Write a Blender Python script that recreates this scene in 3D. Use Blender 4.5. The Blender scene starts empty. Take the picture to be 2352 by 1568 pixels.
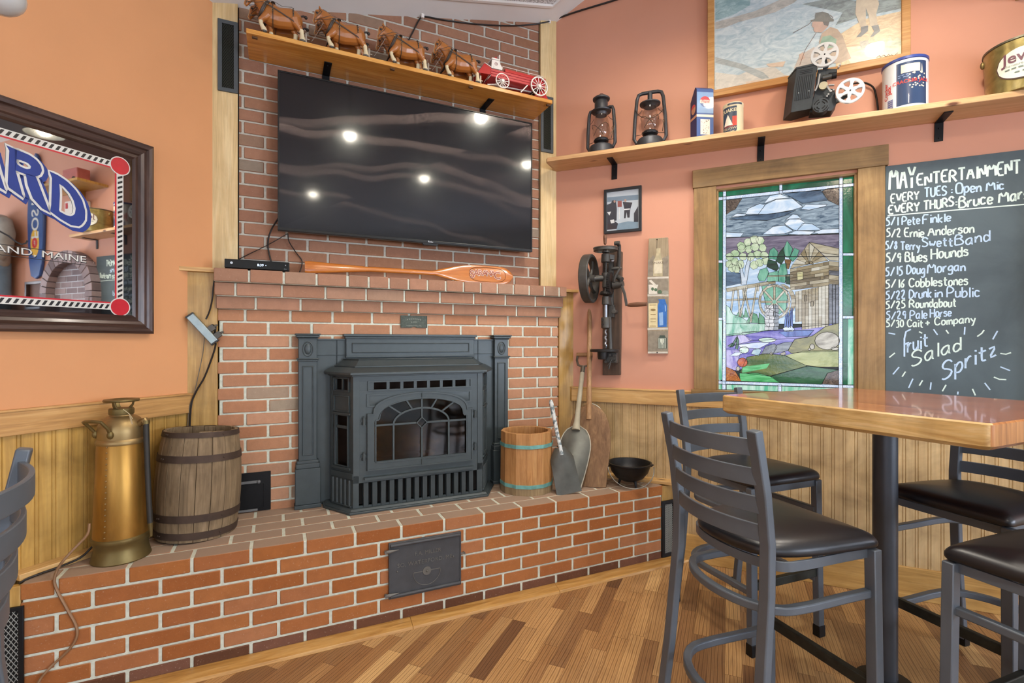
import bpy, bmesh, math, random
from math import sin, cos, pi, radians, atan2, hypot, tan
from mathutils import Vector, Matrix
random.seed(7)
S = bpy.context.scene
COL = S.collection
# ------------------------------------------------------------ camera
F_PX, CX, CY, HCAM = 1150.0, 1176.0, 788.0, 1.31
cam_d = bpy.data.cameras.new('camera'); cam = bpy.data.objects.new('camera', cam_d); COL.objects.link(cam)
cam.location = (0, 0, HCAM); cam.rotation_euler = (pi / 2, 0, 0)
cam_d.sensor_width = 36; cam_d.lens = F_PX / 2352 * 36; cam_d.shift_y = (CY - 784) / 2352
cam_d.clip_start = .05
S.camera = cam
# ------------------------------------------------------------ view, world
S.view_settings.view_transform = 'Standard'; S.view_settings.look = 'None'
S.view_settings.gamma = 1; S.view_settings.use_curve_mapping = False
S.view_settings.exposure = 0.0
wd = bpy.data.worlds.new('World'); S.world = wd; wd.use_nodes = True
wd.node_tree.nodes['Background'].inputs[0].default_value = (.80, .90, 1, 1)
wd.node_tree.nodes['Background'].inputs[1].default_value = 1.0
# ------------------------------------------------------------ frames of the three walls (x along, y into the wall)
class Fr:
    def __init__(s, xx, xy, dist):
        n = hypot(xx, xy); s.x = Vector((xx / n, xy / n, 0)); s.y = Vector((-xy / n, xx / n, 0)); s.dist = dist
        s.rot = atan2(xy, xx)
    def P(s, u, w, z): return s.x * u + s.y * (s.dist + w) + Vector((0, 0, z))
    def uz(s, px, py, w=0):
        r = Vector(((px - CX) / F_PX, 1, (CY - py) / F_PX)); t = (s.dist + w) / r.dot(s.y)
        p = Vector((0, 0, HCAM)) + r * t
        return p.dot(s.x), p.z
    def uw(s, px, py, z):
        t = (z - HCAM) * F_PX / (CY - py); p = Vector(((px - CX) / F_PX * t, t, z))
        return p.dot(s.x), p.dot(s.y) - s.dist
FL = Fr(496, 1150, 2.387)       # left orange wall
FD = Fr(2457, 1150, 2.851)      # face of the brick chimney
FR = Fr(2516, -1150, 3.198)     # right salmon wall
FW = Fr(1, 0, 0)
HZ = .458                       # hearth top
UPW = .094                      # upper brick face sits further back
# ------------------------------------------------------------ mesh builder
class MB:
    def __init__(s, off=(0, 0, 0)):
        s.v = []; s.f = []; s.m = []; s.off = Vector(off); s.M = None
    def add(s, vs, fs, m=0):
        n = len(s.v)
        for p in vs:
            p = Vector(p)
            if s.M is not None: p = s.M @ p
            s.v.append(p - s.off)
        for f in fs:
            s.f.append([n + i for i in f]); s.m.append(m)
        return s
    def box(s, x0, x1, y0, y1, z0, z1, m=0):
        return s.add([(x, y, z) for x in (x0, x1) for y in (y0, y1) for z in (z0, z1)],
                     [(0, 1, 3, 2), (4, 6, 7, 5), (0, 4, 5, 1), (2, 3, 7, 6), (0, 2, 6, 4), (1, 5, 7, 3)], m)
    def cbox(s, c, d, m=0):
        return s.box(c[0] - d[0] / 2, c[0] + d[0] / 2, c[1] - d[1] / 2, c[1] + d[1] / 2, c[2] - d[2] / 2, c[2] + d[2] / 2, m)
    def prism(s, poly, h0, h1, ax='y', m=0, top=None):
        # poly: 2D points; extruded along ax between h0 and h1; top: optional 2D points at h1
        top = top or poly; n = len(poly)
        def P(a, b, h): return (a, h, b) if ax == 'y' else ((a, b, h) if ax == 'z' else (h, a, b))
        vs = [P(a, b, h0) for a, b in poly] + [P(a, b, h1) for a, b in top]
        fs = [list(range(n)), [n + i for i in reversed(range(n))]] + [(i, n + i, n + (i + 1) % n, (i + 1) % n) for i in range(n)]
        return s.add(vs, fs, m)
    def face(s, pts, m=0): return s.add(pts, [list(range(len(pts)))], m)
    def rings(s, rings, m=0, closed=False, caps=True):
        n = len(rings[0]); vs = [p for r in rings for p in r]; fs = []
        k = len(rings)
        for i in range(k if closed else k - 1):
            a = i * n; b = ((i + 1) % k) * n
            for j in range(n): fs.append((a + j, a + (j + 1) % n, b + (j + 1) % n, b + j))
        if caps and not closed:
            fs.append(list(reversed(range(n)))); fs.append([(k - 1) * n + j for j in range(n)])
        return s.add(vs, fs, m)
    def sweep(s, pts, sec, m=0, closed=False, up=None, caps=True, tw=None):
        # sec(i) -> list of 2D offsets (a along side, b along up)
        pts = [Vector(p) for p in pts]; k = len(pts); R = []; prev = None
        for i, p in enumerate(pts):
            if closed: t = pts[(i + 1) % k] - pts[i - 1]
            else: t = pts[min(i + 1, k - 1)] - pts[max(i - 1, 0)]
            t = t.normalized() if t.length > 1e-9 else Vector((0, 0, 1))
            if up is not None: u = Vector(up)
            elif prev is not None: u = prev
            else: u = Vector((0, 0, 1)) if abs(t.z) < .9 else Vector((1, 0, 0))
            side = t.cross(u)
            if side.length < 1e-6: side = t.cross(Vector((1, .3, .2)))
            side.normalize(); u = side.cross(t).normalized(); prev = u
            R.append([p + side * a + u * b for a, b in sec(i)])
        return s.rings(R, m, closed, caps)
    def tube(s, pts, r, n=8, m=0, closed=False, caps=True, ry=None):
        rr = r if isinstance(r, (list, tuple)) else [r] * len(pts)
        q = 1 if ry is None else ry
        return s.sweep(pts, lambda i: [(rr[i] * cos(2 * pi * j / n), q * rr[i] * sin(2 * pi * j / n)) for j in range(n)], m, closed, None, caps)
    def rbar(s, pts, w, h, m=0, up=(0, 0, 1), closed=False):
        a, b = w / 2, h / 2
        return s.sweep(pts, lambda i: [(-a, -b), (a, -b), (a, b), (-a, b)], m, closed, up)
    def lathe(s, prof, n=32, c=(0, 0, 0), m=0, ax='z', a0=0, a1=2 * pi, cap=True):
        full = abs(a1 - a0 - 2 * pi) < 1e-6
        R = []
        for r, z in prof:
            ring = []
            for j in range(n if full else n + 1):
                a = a0 + (a1 - a0) * j / n; x, y = r * cos(a), r * sin(a)
                p = (x, y, z) if ax == 'z' else ((x, -z, y) if ax == 'y' else (z, x, y))
                ring.append((c[0] + p[0], c[1] + p[1], c[2] + p[2]))
            R.append(ring)
        k = len(R[0]); vs = [p for r in R for p in r]; fs = []
        for i in range(len(R) - 1):
            for j in range(k if full else k - 1):
                fs.append((i * k + j, i * k + (j + 1) % k, (i + 1) * k + (j + 1) % k, (i + 1) * k + j))
        if full and tuple(prof[0]) != tuple(prof[-1]) and cap:
            if prof[0][0] > 1e-6: fs.append(list(reversed(range(k))))
            if prof[-1][0] > 1e-6: fs.append([(len(R) - 1) * k + j for j in range(k)])
        return s.add(vs, fs, m)
    def cyl(s, p, q, r, n=16, m=0, r2=None): return s.tube([p, q], [r, r if r2 is None else r2], n, m)
    def ball(s, c, r, n=12, m=0, sc=(1, 1, 1)):
        k = max(4, n // 2)
        R = [(max(1e-5, sin(pi * i / k)), -cos(pi * i / k)) for i in range(k + 1)]
        vs = []; fs = []
        for a, z in R:
            for j in range(n): vs.append((c[0] + r * sc[0] * a * cos(2 * pi * j / n), c[1] + r * sc[1] * a * sin(2 * pi * j / n), c[2] + r * sc[2] * z))
        for i in range(k):
            for j in range(n): fs.append((i * n + j, i * n + (j + 1) % n, (i + 1) * n + (j + 1) % n, (i + 1) * n + j))
        return s.add(vs, fs, m)
    def merge(s, data, M=None, m=0):
        vs, fs = data
        s2 = s.M
        if M is not None: vs = [M @ Vector(v) for v in vs]
        return s.add(vs, fs, m)
    def build(s, name, mats, parent=None, bevel=0, smooth=35, seg=2, subd=0, double=False):
        me = bpy.data.meshes.new(name)
        me.from_pydata([tuple(v) for v in s.v], [], s.f)
        if not isinstance(mats, (list, tuple)): mats = [mats]
        for x in mats: me.materials.append(x)
        me.polygons.foreach_set('material_index', s.m)
        bm = bmesh.new(); bm.from_mesh(me)
        if double: bmesh.ops.remove_doubles(bm, verts=bm.verts, dist=1e-5)
        bmesh.ops.recalc_face_normals(bm, faces=bm.faces); bm.to_mesh(me); bm.free()
        if smooth:
            me.polygons.foreach_set('use_smooth', [True] * len(me.polygons)); me.set_sharp_from_angle(angle=radians(smooth))
        o = bpy.data.objects.new(name, me); COL.objects.link(o)
        if parent is not None: o.parent = parent
        if bevel:
            b = o.modifiers.new('bevel', 'BEVEL'); b.width = bevel; b.segments = seg; b.limit_method = 'ANGLE'; b.angle_limit = radians(40)
            b.harden_normals = False
        if subd:
            q = o.modifiers.new('subd', 'SUBSURF'); q.levels = subd; q.render_levels = subd
        return o
def place(o, F, u=0, w=0, z=0, rot=0):
    o.location = F.P(u, w, z); o.rotation_euler = (0, 0, F.rot + rot); return o
def tag(o, label, cat, group=None, kind=None):
    o['label'] = label; o['category'] = cat
    if group: o['group'] = group
    if kind: o['kind'] = kind
    return o
def thing(name, label, cat, F, u=0, w=0, z=0, rot=0, group=None):
    o = bpy.data.objects.new(name, None); COL.objects.link(o); o.empty_display_size = .05
    place(o, F, u, w, z, rot); return tag(o, label, cat, group)
def struct(o, F=FW, u=0, w=0, z=0, label=None):
    place(o, F, u, w, z); o['kind'] = 'structure'
    if label: o['label'] = label
    return o
def copy_tree(o, parent=None):
    c = o.copy(); COL.objects.link(c)
    if parent is not None: c.parent = parent
    for ch in [x for x in KIDS.get(o.name, [])]: copy_tree(ch, c)
    return c
KIDS = {}
def index_kids():
    KIDS.clear()
    for o in list(COL.objects):
        if o.parent: KIDS.setdefault(o.parent.name, []).append(o)
def rounded(x0, x1, z0, z1, r, n=4):
    P = []
    for cx, cz, a in ((x1 - r, z1 - r, 0), (x0 + r, z1 - r, pi / 2), (x0 + r, z0 + r, pi), (x1 - r, z0 + r, 1.5 * pi)):
        for i in range(n + 1): P.append((cx + r * cos(a + pi / 2 * i / n), cz + r * sin(a + pi / 2 * i / n)))
    return P
def ell(cx, cz, rx, rz, n=24, a0=0, a1=2 * pi):
    return [(cx + rx * cos(a0 + (a1 - a0) * i / n), cz + rz * sin(a0 + (a1 - a0) * i / n)) for i in range(n if abs(a1 - a0 - 2 * pi) < 1e-6 else n + 1)]
def txt(body, size=1, ext=.0, align='CENTER', shear=0, sx=1, space=1, bold=0):
    """vertices and faces of a line of lettering in the x,z plane, facing -y"""
    cu = bpy.data.curves.new('t', 'FONT'); cu.body = body; cu.size = size; cu.extrude = ext; cu.align_x = align; cu.shear = shear
    cu.space_character = space; cu.resolution_u = 3; cu.offset = bold
    ob = bpy.data.objects.new('t', cu); COL.objects.link(ob)
    dg = bpy.context.evaluated_depsgraph_get(); ev = ob.evaluated_get(dg); me = ev.to_mesh()
    vs = [Vector((v.co.x * sx, -v.co.z, v.co.y)) for v in me.vertices]; fs = [list(p.vertices) for p in me.polygons]
    ev.to_mesh_clear(); bpy.data.objects.remove(ob); bpy.data.curves.remove(cu)
    return vs, fs
def T(x, y, z): return Matrix.Translation((x, y, z))
def RZ(a): return Matrix.Rotation(a, 4, 'Z')
def RX(a): return Matrix.Rotation(a, 4, 'X')
def RY(a): return Matrix.Rotation(a, 4, 'Y')
# ------------------------------------------------------------ materials
def lin(h):
    h = h.lstrip('#'); c = [int(h[i:i + 2], 16) / 255 for i in (0, 2, 4)]
    return tuple((x / 12.92 if x <= .04045 else ((x + .055) / 1.055) ** 2.4) for x in c) + (1,)
class NT:
    def __init__(s, name):
        s.mat = bpy.data.materials.new(name); s.mat.use_nodes = True; s.t = s.mat.node_tree; s.n = s.t.nodes; s.n.clear()
        s.out = s.n.new('ShaderNodeOutputMaterial'); s.p = s.n.new('ShaderNodeBsdfPrincipled'); s.l(s.p, 0, s.out, 0)
        s.tc = None
    def l(s, a, i, b, j): s.t.links.new(a.outputs[i], b.inputs[j])
    def co(s, scale=(1, 1, 1), rot=(0, 0, 0), kind='Object'):
        if s.tc is None: s.tc = s.n.new('ShaderNodeTexCoord')
        mp = s.n.new('ShaderNodeMapping'); mp.inputs['Scale'].default_value = scale; mp.inputs['Rotation'].default_value = rot
        s.l(s.tc, kind, mp, 0); return mp
    def noise(s, scale, detail=4, co=None, rough=.5, dist=0):
        x = s.n.new('ShaderNodeTexNoise'); x.inputs['Scale'].default_value = scale; x.inputs['Detail'].default_value = detail
        x.inputs['Roughness'].default_value = rough; x.inputs['Distortion'].default_value = dist
        co = co or s.co(); s.l(co, 0, x, 'Vector'); return x
    def ramp(s, src, si, stops):
        r = s.n.new('ShaderNodeValToRGB'); e = r.color_ramp.elements
        while len(e) < len(stops): e.new(.5)
        for k, (p, c) in enumerate(stops): e[k].position = p; e[k].color = c if len(c) == 4 else tuple(c) + (1,)
        s.l(src, si, r, 0); return r
    def mix(s, fac, a, b, blend='MIX'):
        m = s.n.new('ShaderNodeMix'); m.data_type = 'RGBA'; m.blend_type = blend
        for k, v in ((0, fac), (6, a), (7, b)):
            if isinstance(v, tuple) and hasattr(v[0], 'outputs'): s.t.links.new(v[0].outputs[v[1]], m.inputs[k])
            else: m.inputs[k].default_value = v
        return m
    def bump(s, src, si, strength=.3, dist=.002):
        b = s.n.new('ShaderNodeBump'); b.inputs['Strength'].default_value = strength; b.inputs['Distance'].default_value = dist
        s.l(src, si, b, 'Height'); s.l(b, 0, s.p, 'Normal'); return b
    def set(s, **k):
        for a, v in k.items(): s.p.inputs[a.replace('_', ' ')].default_value = v
        return s
MATS = {}
def plain(name, col, rough=.5, metal=0, var=.08, scale=30, bump=0, bscale=200, bdist=.001, coat=0, spec=.5):
    if name in MATS: return MATS[name]
    t = NT(name); c = lin(col) if isinstance(col, str) else col
    n = t.noise(scale, 4)
    r = t.ramp(n, 0, [(.3, tuple(x * (1 - var) for x in c[:3])), (.7, tuple(min(1, x * (1 + var)) for x in c[:3]))])
    t.l(r, 0, t.p, 'Base Color'); t.set(Roughness=rough, Metallic=metal, Coat_Weight=coat, Specular_IOR_Level=spec)
    if bump: t.bump(t.noise(bscale, 3), 0, bump, bdist)
    MATS[name] = t.mat; return t.mat
def wood(name, dark, mid, light, ax=0, scale=1, rough=.45, coat=0, knots=0, stain=0, bump=.15):
    """grain runs along axis ax"""
    if name in MATS: return MATS[name]
    t = NT(name)
    sc = [14 * scale] * 3; sc[ax] = 1.1 * scale
    co = t.co(tuple(sc)); n1 = t.noise(2.2, 6, co, .6, 1.5)
    sc2 = [90 * scale] * 3; sc2[ax] = 3 * scale
    n2 = t.noise(2, 3, t.co(tuple(sc2)), .6)
    r = t.ramp(n1, 0, [(.25, lin(dark)), (.5, lin(mid)), (.75, lin(light))])
    r2 = t.ramp(n2, 0, [(.3, (.72, .70, .68)), (.6, (1, 1, 1))])
    col = t.mix(.55, (r, 0), (r2, 0), 'MULTIPLY'); cur = (col, 2)
    if stain:
        n3 = t.noise(5, 4, t.co((1, 1, 1)), .6, .5); r3 = t.ramp(n3, 0, [(.35, (.62, .58, .52)), (.65, (1.08, 1.06, 1.02))])
        m = t.mix(stain, cur, (r3, 0), 'MULTIPLY'); cur = (m, 2)
    if knots:
        v = t.n.new('ShaderNodeTexVoronoi'); v.inputs['Scale'].default_value = 1
        ks = [9, 9, 9]; ks[ax] = 3.2
        t.l(t.co(tuple(ks)), 0, v, 'Vector')
        r4 = t.ramp(v, 0, [(.05, (1, 1, 1)), (.11, (0, 0, 0))])
        m = t.mix((r4, 0), cur, lin('#5a2e12')); cur = (m, 2)
    t.t.links.new(cur[0].outputs[cur[1]], t.p.inputs['Base Color'])
    t.set(Roughness=rough, Coat_Weight=coat, Coat_Roughness=.12)
    if bump: t.bump(n2, 0, bump, .001)
    MATS[name] = t.mat; return t.mat
def brick_mat(name, stops, dust=None, mott=.5):
    t = NT(name); g = t.n.new('ShaderNodeNewGeometry')
    i = list(g.outputs.keys()).index('Random Per Island')
    r = t.ramp(g, i, [(p, lin(c)) for p, c in stops]); r.color_ramp.interpolation = 'LINEAR'
    n = t.noise(28, 6, None, .65); rn = t.ramp(n, 0, [(.3, (.78, .76, .74)), (.7, (1.12, 1.1, 1.08))])
    m = t.mix(mott, (r, 0), (rn, 0), 'MULTIPLY'); cur = (m, 2)
    sp = t.noise(160, 2); rs = t.ramp(sp, 0, [(.66, (0, 0, 0)), (.74, (1, 1, 1))])
    m2 = t.mix((rs, 0), cur, lin('#c9b5a2')); m2.inputs[0].default_value = .2
    mm = t.n.new('ShaderNodeMath'); mm.operation = 'MULTIPLY'; mm.inputs[1].default_value = .25; t.l(rs, 0, mm, 0); t.l(mm, 0, m2, 0); cur = (m2, 2)
    if dust:
        sx = t.n.new('ShaderNodeSeparateXYZ'); t.l(g, 'Normal', sx, 0)
        rr = t.ramp(sx, 2, [(.55, (0, 0, 0)), (.9, (.75, .75, .75))])
        md = t.mix((rr, 0), cur, lin(dust)); cur = (md, 2)
    t.t.links.new(cur[0].outputs[cur[1]], t.p.inputs['Base Color']); t.set(Roughness=.82, Specular_IOR_Level=.25)
    t.bump(t.noise(120, 5, None, .7), 0, .35, .002)
    MATS[name] = t.mat; return t.mat
def flat(name, col, rough=.6, metal=0, coat=0): return plain(name, col, rough, metal, .03, 40, coat=coat)
def glass(name, col='#ffffff', rough=0, ior=1.45, alpha=None):
    t = NT(name); t.set(Base_Color=lin(col), Roughness=rough, IOR=ior, Transmission_Weight=1.0)
    MATS[name] = t.mat; return t.mat
def thin_glass(name, tint='#ffffff', refl=.08):
    """window-like glass: mostly clear with a sharp reflection"""
    t = NT(name); tr = t.n.new('ShaderNodeBsdfTransparent'); tr.inputs[0].default_value = lin(tint)
    gl = t.n.new('ShaderNodeBsdfGlossy'); gl.inputs['Roughness'].default_value = .03
    fr = t.n.new('ShaderNodeLayerWeight'); fr.inputs[0].default_value = .3
    pw = t.n.new('ShaderNodeMath'); pw.operation = 'POWER'; pw.inputs[1].default_value = 3; t.l(fr, 1, pw, 0)
    ad = t.n.new('ShaderNodeMath'); ad.operation = 'MULTIPLY_ADD'; ad.inputs[1].default_value = .55; ad.inputs[2].default_value = refl; t.l(pw, 0, ad, 0)
    mx = t.n.new('ShaderNodeMixShader'); t.l(ad, 0, mx, 0); t.l(tr, 0, mx, 1); t.l(gl, 0, mx, 2); t.l(mx, 0, t.out, 0)
    t.n.remove(t.p); MATS[name] = t.mat; return t.mat
def emit(name, col, strength):
    t = NT(name); t.set(Base_Color=lin(col), Emission_Color=lin(col), Emission_Strength=strength); MATS[name] = t.mat; return t.mat
# ------------------------------------------------------------ ceiling lamps and added fill lights (built further down)
LAMP_E, LAMP_Z, SPOT_W, FILL_E, FILL_F = 190, 3.2, 44, 5.6, 21.0
LAMPS = [(.135, 1.115), (.63, 2.28), (1.33, .73), (1.73, 1.91), (.82, -.8)]
# ------------------------------------------------------------ shared materials
M_orange = plain('orange_wall_paint', '#d69a68', .6, 0, .035, 3, .25, 260, .0006)
M_salmon = plain('daylit_salmon_wall', '#cd957b', .6, 0, .03, 3, .25, 260, .0006)  # pinker than the left wall: window daylight's cast put into the colour
M_white = plain('white_paint', '#dedbd6', .6, 0, .02, 6, .1, 200, .0005)
M_ceil = plain('ceiling_white', '#d3d0cb', .8, 0, .03, 5, .2, 180, .0006)
M_tile = NT('acoustic_tile')
_n = M_tile.noise(140, 3); _r = M_tile.ramp(_n, 0, [(.42, lin('#8d8984')), (.55, lin('#cfccc8'))]); M_tile.l(_r, 0, M_tile.p, 'Base Color'); M_tile.set(Roughness=.9); M_tile = M_tile.mat
M_mortar = plain('mortar', '#cbd0c0', .9, 0, .12, 60, .5, 150, .002)
M_mortar2 = plain('mortar_grey', '#b3b0a4', .9, 0, .12, 60, .5, 150, .002)
M_br_h = brick_mat('hearth_brick', [(0, '#96592e'), (.3, '#a26636'), (.55, '#a76c40'), (.8, '#9a5d33'), (1, '#ab7550')], dust='#9c8f7f')
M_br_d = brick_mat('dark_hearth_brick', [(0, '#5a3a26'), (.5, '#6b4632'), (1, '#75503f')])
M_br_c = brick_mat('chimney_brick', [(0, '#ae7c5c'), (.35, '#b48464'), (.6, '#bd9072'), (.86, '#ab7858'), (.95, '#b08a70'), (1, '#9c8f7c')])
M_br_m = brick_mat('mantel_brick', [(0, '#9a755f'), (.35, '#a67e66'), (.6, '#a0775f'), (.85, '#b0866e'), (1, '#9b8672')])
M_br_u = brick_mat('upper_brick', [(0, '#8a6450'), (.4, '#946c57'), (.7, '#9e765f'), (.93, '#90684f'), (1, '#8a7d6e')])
M_pine = wood('pine_trim', '#b98d55', '#d3a96a', '#e2bf85', 0, 1, .45, .15, 1)
M_pine_v = wood('pale_board', '#c9ac78', '#dac08c', '#e6d2a2', 2, .8, .5, .05, 0, .25)
M_oakb_v = wood('stained_board', '#a27c3c', '#bd9650', '#cfab66', 2, .9, .4, .1, 0, .6)
M_rail_l = wood('rail_wood', '#a77c48', '#c4965a', '#d6ad72', 0, 1, .4, .15)
M_bead = wood('beadboard_stain', '#b08a48', '#c9a256', '#d8b46a', 2, .5, .4, .15, 0, .75)
M_bead_r = wood('beadboard_pale', '#c0a274', '#ccb080', '#d6bd90', 2, .5, .45, .1, 0, .9)
M_trimg = wood('window_trim', '#80663f', '#9b7c4d', '#ad8f5d', 0, .6, .45, .05, 0, .8)
M_trimgv = wood('window_trim_upright', '#80663f', '#9b7c4d', '#ad8f5d', 2, .6, .45, .05, 0, .8)
M_base = wood('baseboard_pine', '#a9803f', '#c69c58', '#d8b06e', 0, .8, .4, .15, 1, .4)
M_strip = wood('floor_strip', '#94672f', '#ba8c4c', '#d0a868', 0, 1.2, .35, .15)
M_black = plain('black_metal', '#1b1c1e', .45, .6, .1, 60)
M_dark = plain('dark_gap', '#15120f', .9)
M_steel = plain('bright_steel', '#b9bcbc', .3, 1, .08, 40)

def floor_mat():
    t = NT('oak_strip_floor'); W_, L_ = .066, .44
    def mth(op, a, b=None):
        m = t.n.new('ShaderNodeMath'); m.operation = op
        for k, v in ((0, a), (1, b)):
            if v is None: continue
            if isinstance(v, tuple): t.t.links.new(v[0].outputs[v[1]], m.inputs[k])
            else: m.inputs[k].default_value = v
        return (m, 0)
    sp = t.n.new('ShaderNodeSeparateXYZ'); t.l(t.co((1, 1, 1)), 0, sp, 0)
    row = mth('FLOOR', mth('DIVIDE', (sp, 1), W_)); wn = t.n.new('ShaderNodeTexWhiteNoise'); wn.noise_dimensions = '1D'; t.t.links.new(row[0].outputs[0], wn.inputs['W'])
    xs = mth('ADD', mth('DIVIDE', (sp, 0), L_), (wn, 0)); col = mth('FLOOR', xs)
    cb = t.n.new('ShaderNodeCombineXYZ'); t.t.links.new(row[0].outputs[0], cb.inputs[0]); t.t.links.new(col[0].outputs[0], cb.inputs[1])
    w2 = t.n.new('ShaderNodeTexWhiteNoise'); w2.noise_dimensions = '2D'; t.l(cb, 0, w2, 'Vector')
    pl = t.ramp(w2, 0, [(0, lin('#755439')), (.2, lin('#a67c50')), (.42, lin('#bb925f')), (.62, lin('#cba26c')), (.82, lin('#96704a')), (1, lin('#e6c084'))])
    sh = t.n.new('ShaderNodeVectorMath'); sh.operation = 'SCALE'; sh.inputs['Scale'].default_value = 31; t.l(w2, 1, sh, 0)
    va = t.n.new('ShaderNodeVectorMath'); va.operation = 'ADD'; t.l(t.co((2.4, 22, 1)), 0, va, 0); t.l(sh, 0, va, 1)
    wv = t.n.new('ShaderNodeTexWave'); wv.wave_type = 'BANDS'; wv.bands_direction = 'Y'; wv.inputs['Scale'].default_value = .9; wv.inputs['Distortion'].default_value = 7; wv.inputs['Detail'].default_value = 3; wv.inputs['Detail Scale'].default_value = .8; t.l(va, 0, wv, 'Vector')
    gr = t.ramp(wv, 1, [(.0, (.50, .42, .35)), (.3, (1, 1, 1)), (.8, (1.04, 1.03, 1.0)), (1, (.8, .74, .68))])
    m = t.mix(.85, (pl, 0), (gr, 0), 'MULTIPLY')
    fine = t.noise(2, 3, t.co((5, 220, 1)), .7); fr = t.ramp(fine, 0, [(.35, (.66, .60, .54)), (.6, (1, 1, 1))])
    m2 = t.mix(.6, (m, 2), (fr, 0), 'MULTIPLY')
    ey = mth('FRACT', mth('DIVIDE', (sp, 1), W_)); ex = mth('FRACT', xs)
    e1 = mth('LESS_THAN', ey, .014); e2 = mth('LESS_THAN', ex, .003); e = mth('MAXIMUM', e1, e2)
    m3 = t.mix(e, (m2, 2), lin('#5a3c22')); t.l(m3, 2, t.p, 'Base Color')
    rr = t.ramp(t.noise(4, 4), 0, [(.3, (.28, .28, .28)), (.7, (.5, .5, .5))]); t.l(rr, 0, t.p, 'Roughness')
    t.set(Coat_Weight=.15, Coat_Roughness=.25)
    return t.mat
M_floor = floor_mat()

# ------------------------------------------------------------ room shell
def bricks(mb, u0, u1, tops, h, L, phase, w0, w1, jz=.0085, ju=.012, jit=.0015, m=0, row_m=None, half=.5):
    for k, zt in enumerate(tops):
        ph = phase + (half * L if k % 2 else 0)
        i0 = math.floor((u0 - ph) / L)
        a = ph + i0 * L
        while a < u1:
            x0, x1 = max(a + ju / 2, u0), min(a + L - ju / 2, u1)
            if x1 - x0 > .012:
                j = random.uniform(-jit, jit)
                mb.box(x0, x1, w0 + j, w1, zt - h + jz, zt, (row_m or {}).get(k, m))
            a += L
BL, BH = .208, .0655
b = MB(); b.box(-6, 8, -6, 6, -.1, 0); o = b.build('floor', M_floor); struct(o, FL)
# left wall
b = MB(); b.box(-4.3, 3.35, 0, .12, 0, 4.0); struct(b.build('wall_left', M_orange), FL)
# right wall with the window opening
WU0, WU1, WZ0, WZ1 = -.132, .565, 1.036, 2.222
b = MB(); b.box(-2.55, WU0, 0, .14, 0, 4.0); b.box(WU1, 6.2, 0, .14, 0, 4.0); b.box(WU0, WU1, 0, .14, 0, WZ0); b.box(WU0, WU1, 0, .14, WZ1, 4.0)
struct(b.build('wall_right', M_salmon), FR)
pA = FL.P(-4.2, 0, 0); pB = FR.P(6.1, 0, 0)
M_back = plain('back_wall_paint', '#d3d0c8', .7, 0, .03, 2)
b = MB(); b.box(-.5, 9.8, -.12, 0, 0, 4.0); o = b.build('wall_back', M_back); o.location = pA; o.rotation_euler = (0, 0, FR.rot); o['kind'] = 'structure'
b = MB(); b.box(-7.5, .5, 0, .12, 0, 4.0); o = b.build('wall_far', plain('green_grey_paint', '#c3ccb8', .7, 0, .05, 2)); o.location = pB; o.rotation_euler = (0, 0, FL.rot + pi); o['kind'] = 'structure'
o.scale.x = -1
# ceilings
b = MB(); b.box(-6, 8, -8, 5, 3.75, 3.85); struct(b.build('ceiling', M_ceil), FW)
def zc(x, y): return 3.425 + .389 * (x - .112) - .30 * (y - 3.304)
A = Vector((-.95, 4.03)); Bp = FR.P(-.5, .05, 0).xy; Cp = FL.P(-4.25, .05, 0).xy
b = MB()
b.add([(p.x, p.y, zc(p.x, p.y)) for p in (A, Bp, Cp)] + [(p.x, p.y, zc(p.x, p.y) + .03) for p in (A, Bp, Cp)], [(0, 1, 2), (5, 4, 3), (0, 3, 4, 1), (1, 4, 5, 2), (2, 5, 3, 0)])
struct(b.build('ceiling_slope', M_ceil))
# acoustic panel with a raised white border in the sloping ceiling
def on_ceil(px, py, dz=0):
    r = Vector(((px - CX) / F_PX, 1, (CY - py) / F_PX)); k0 = 3.425 - .389 * .112 + .30 * 3.304
    t = (k0 - HCAM - dz) / (r.z - .389 * r.x + .30); p = Vector((0, 0, HCAM)) + r * t; return p
q = [on_ceil(*p) for p in ((900, -18), (1268, 12), (1330, -40), (1180, -160), (900, -160))]
b = MB(); b.face([p + Vector((0, 0, -.004)) for p in q]); b.face([p + Vector((0, 0, -.001)) for p in q])
for i in range(len(q)): b.face([q[i] + Vector((0, 0, -.004)), q[(i + 1) % len(q)] + Vector((0, 0, -.004)), q[(i + 1) % len(q)], q[i]])
struct(b.build('ceiling_tile', M_tile, smooth=0))
b = MB(); b.rbar([p + Vector((0, 0, -.008)) for p in q], .022, .014, 0, closed=True); struct(b.build('trim_11', M_white))

# --- upper brick face (above the mantel)
zs = [1.674 + BH * (k + 1) for k in range(31)]
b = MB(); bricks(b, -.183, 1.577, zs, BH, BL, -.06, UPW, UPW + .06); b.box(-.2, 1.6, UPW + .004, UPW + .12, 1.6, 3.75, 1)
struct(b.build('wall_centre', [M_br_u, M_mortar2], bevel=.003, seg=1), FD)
# --- lower chimney breast
zs = [1.478 - BH * k for k in range(16)]
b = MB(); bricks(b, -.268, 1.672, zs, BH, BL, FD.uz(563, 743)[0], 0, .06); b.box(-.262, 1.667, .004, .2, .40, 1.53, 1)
struct(b.build('chimney_breast', [M_br_c, M_mortar], bevel=.003, seg=1), FD)
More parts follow.
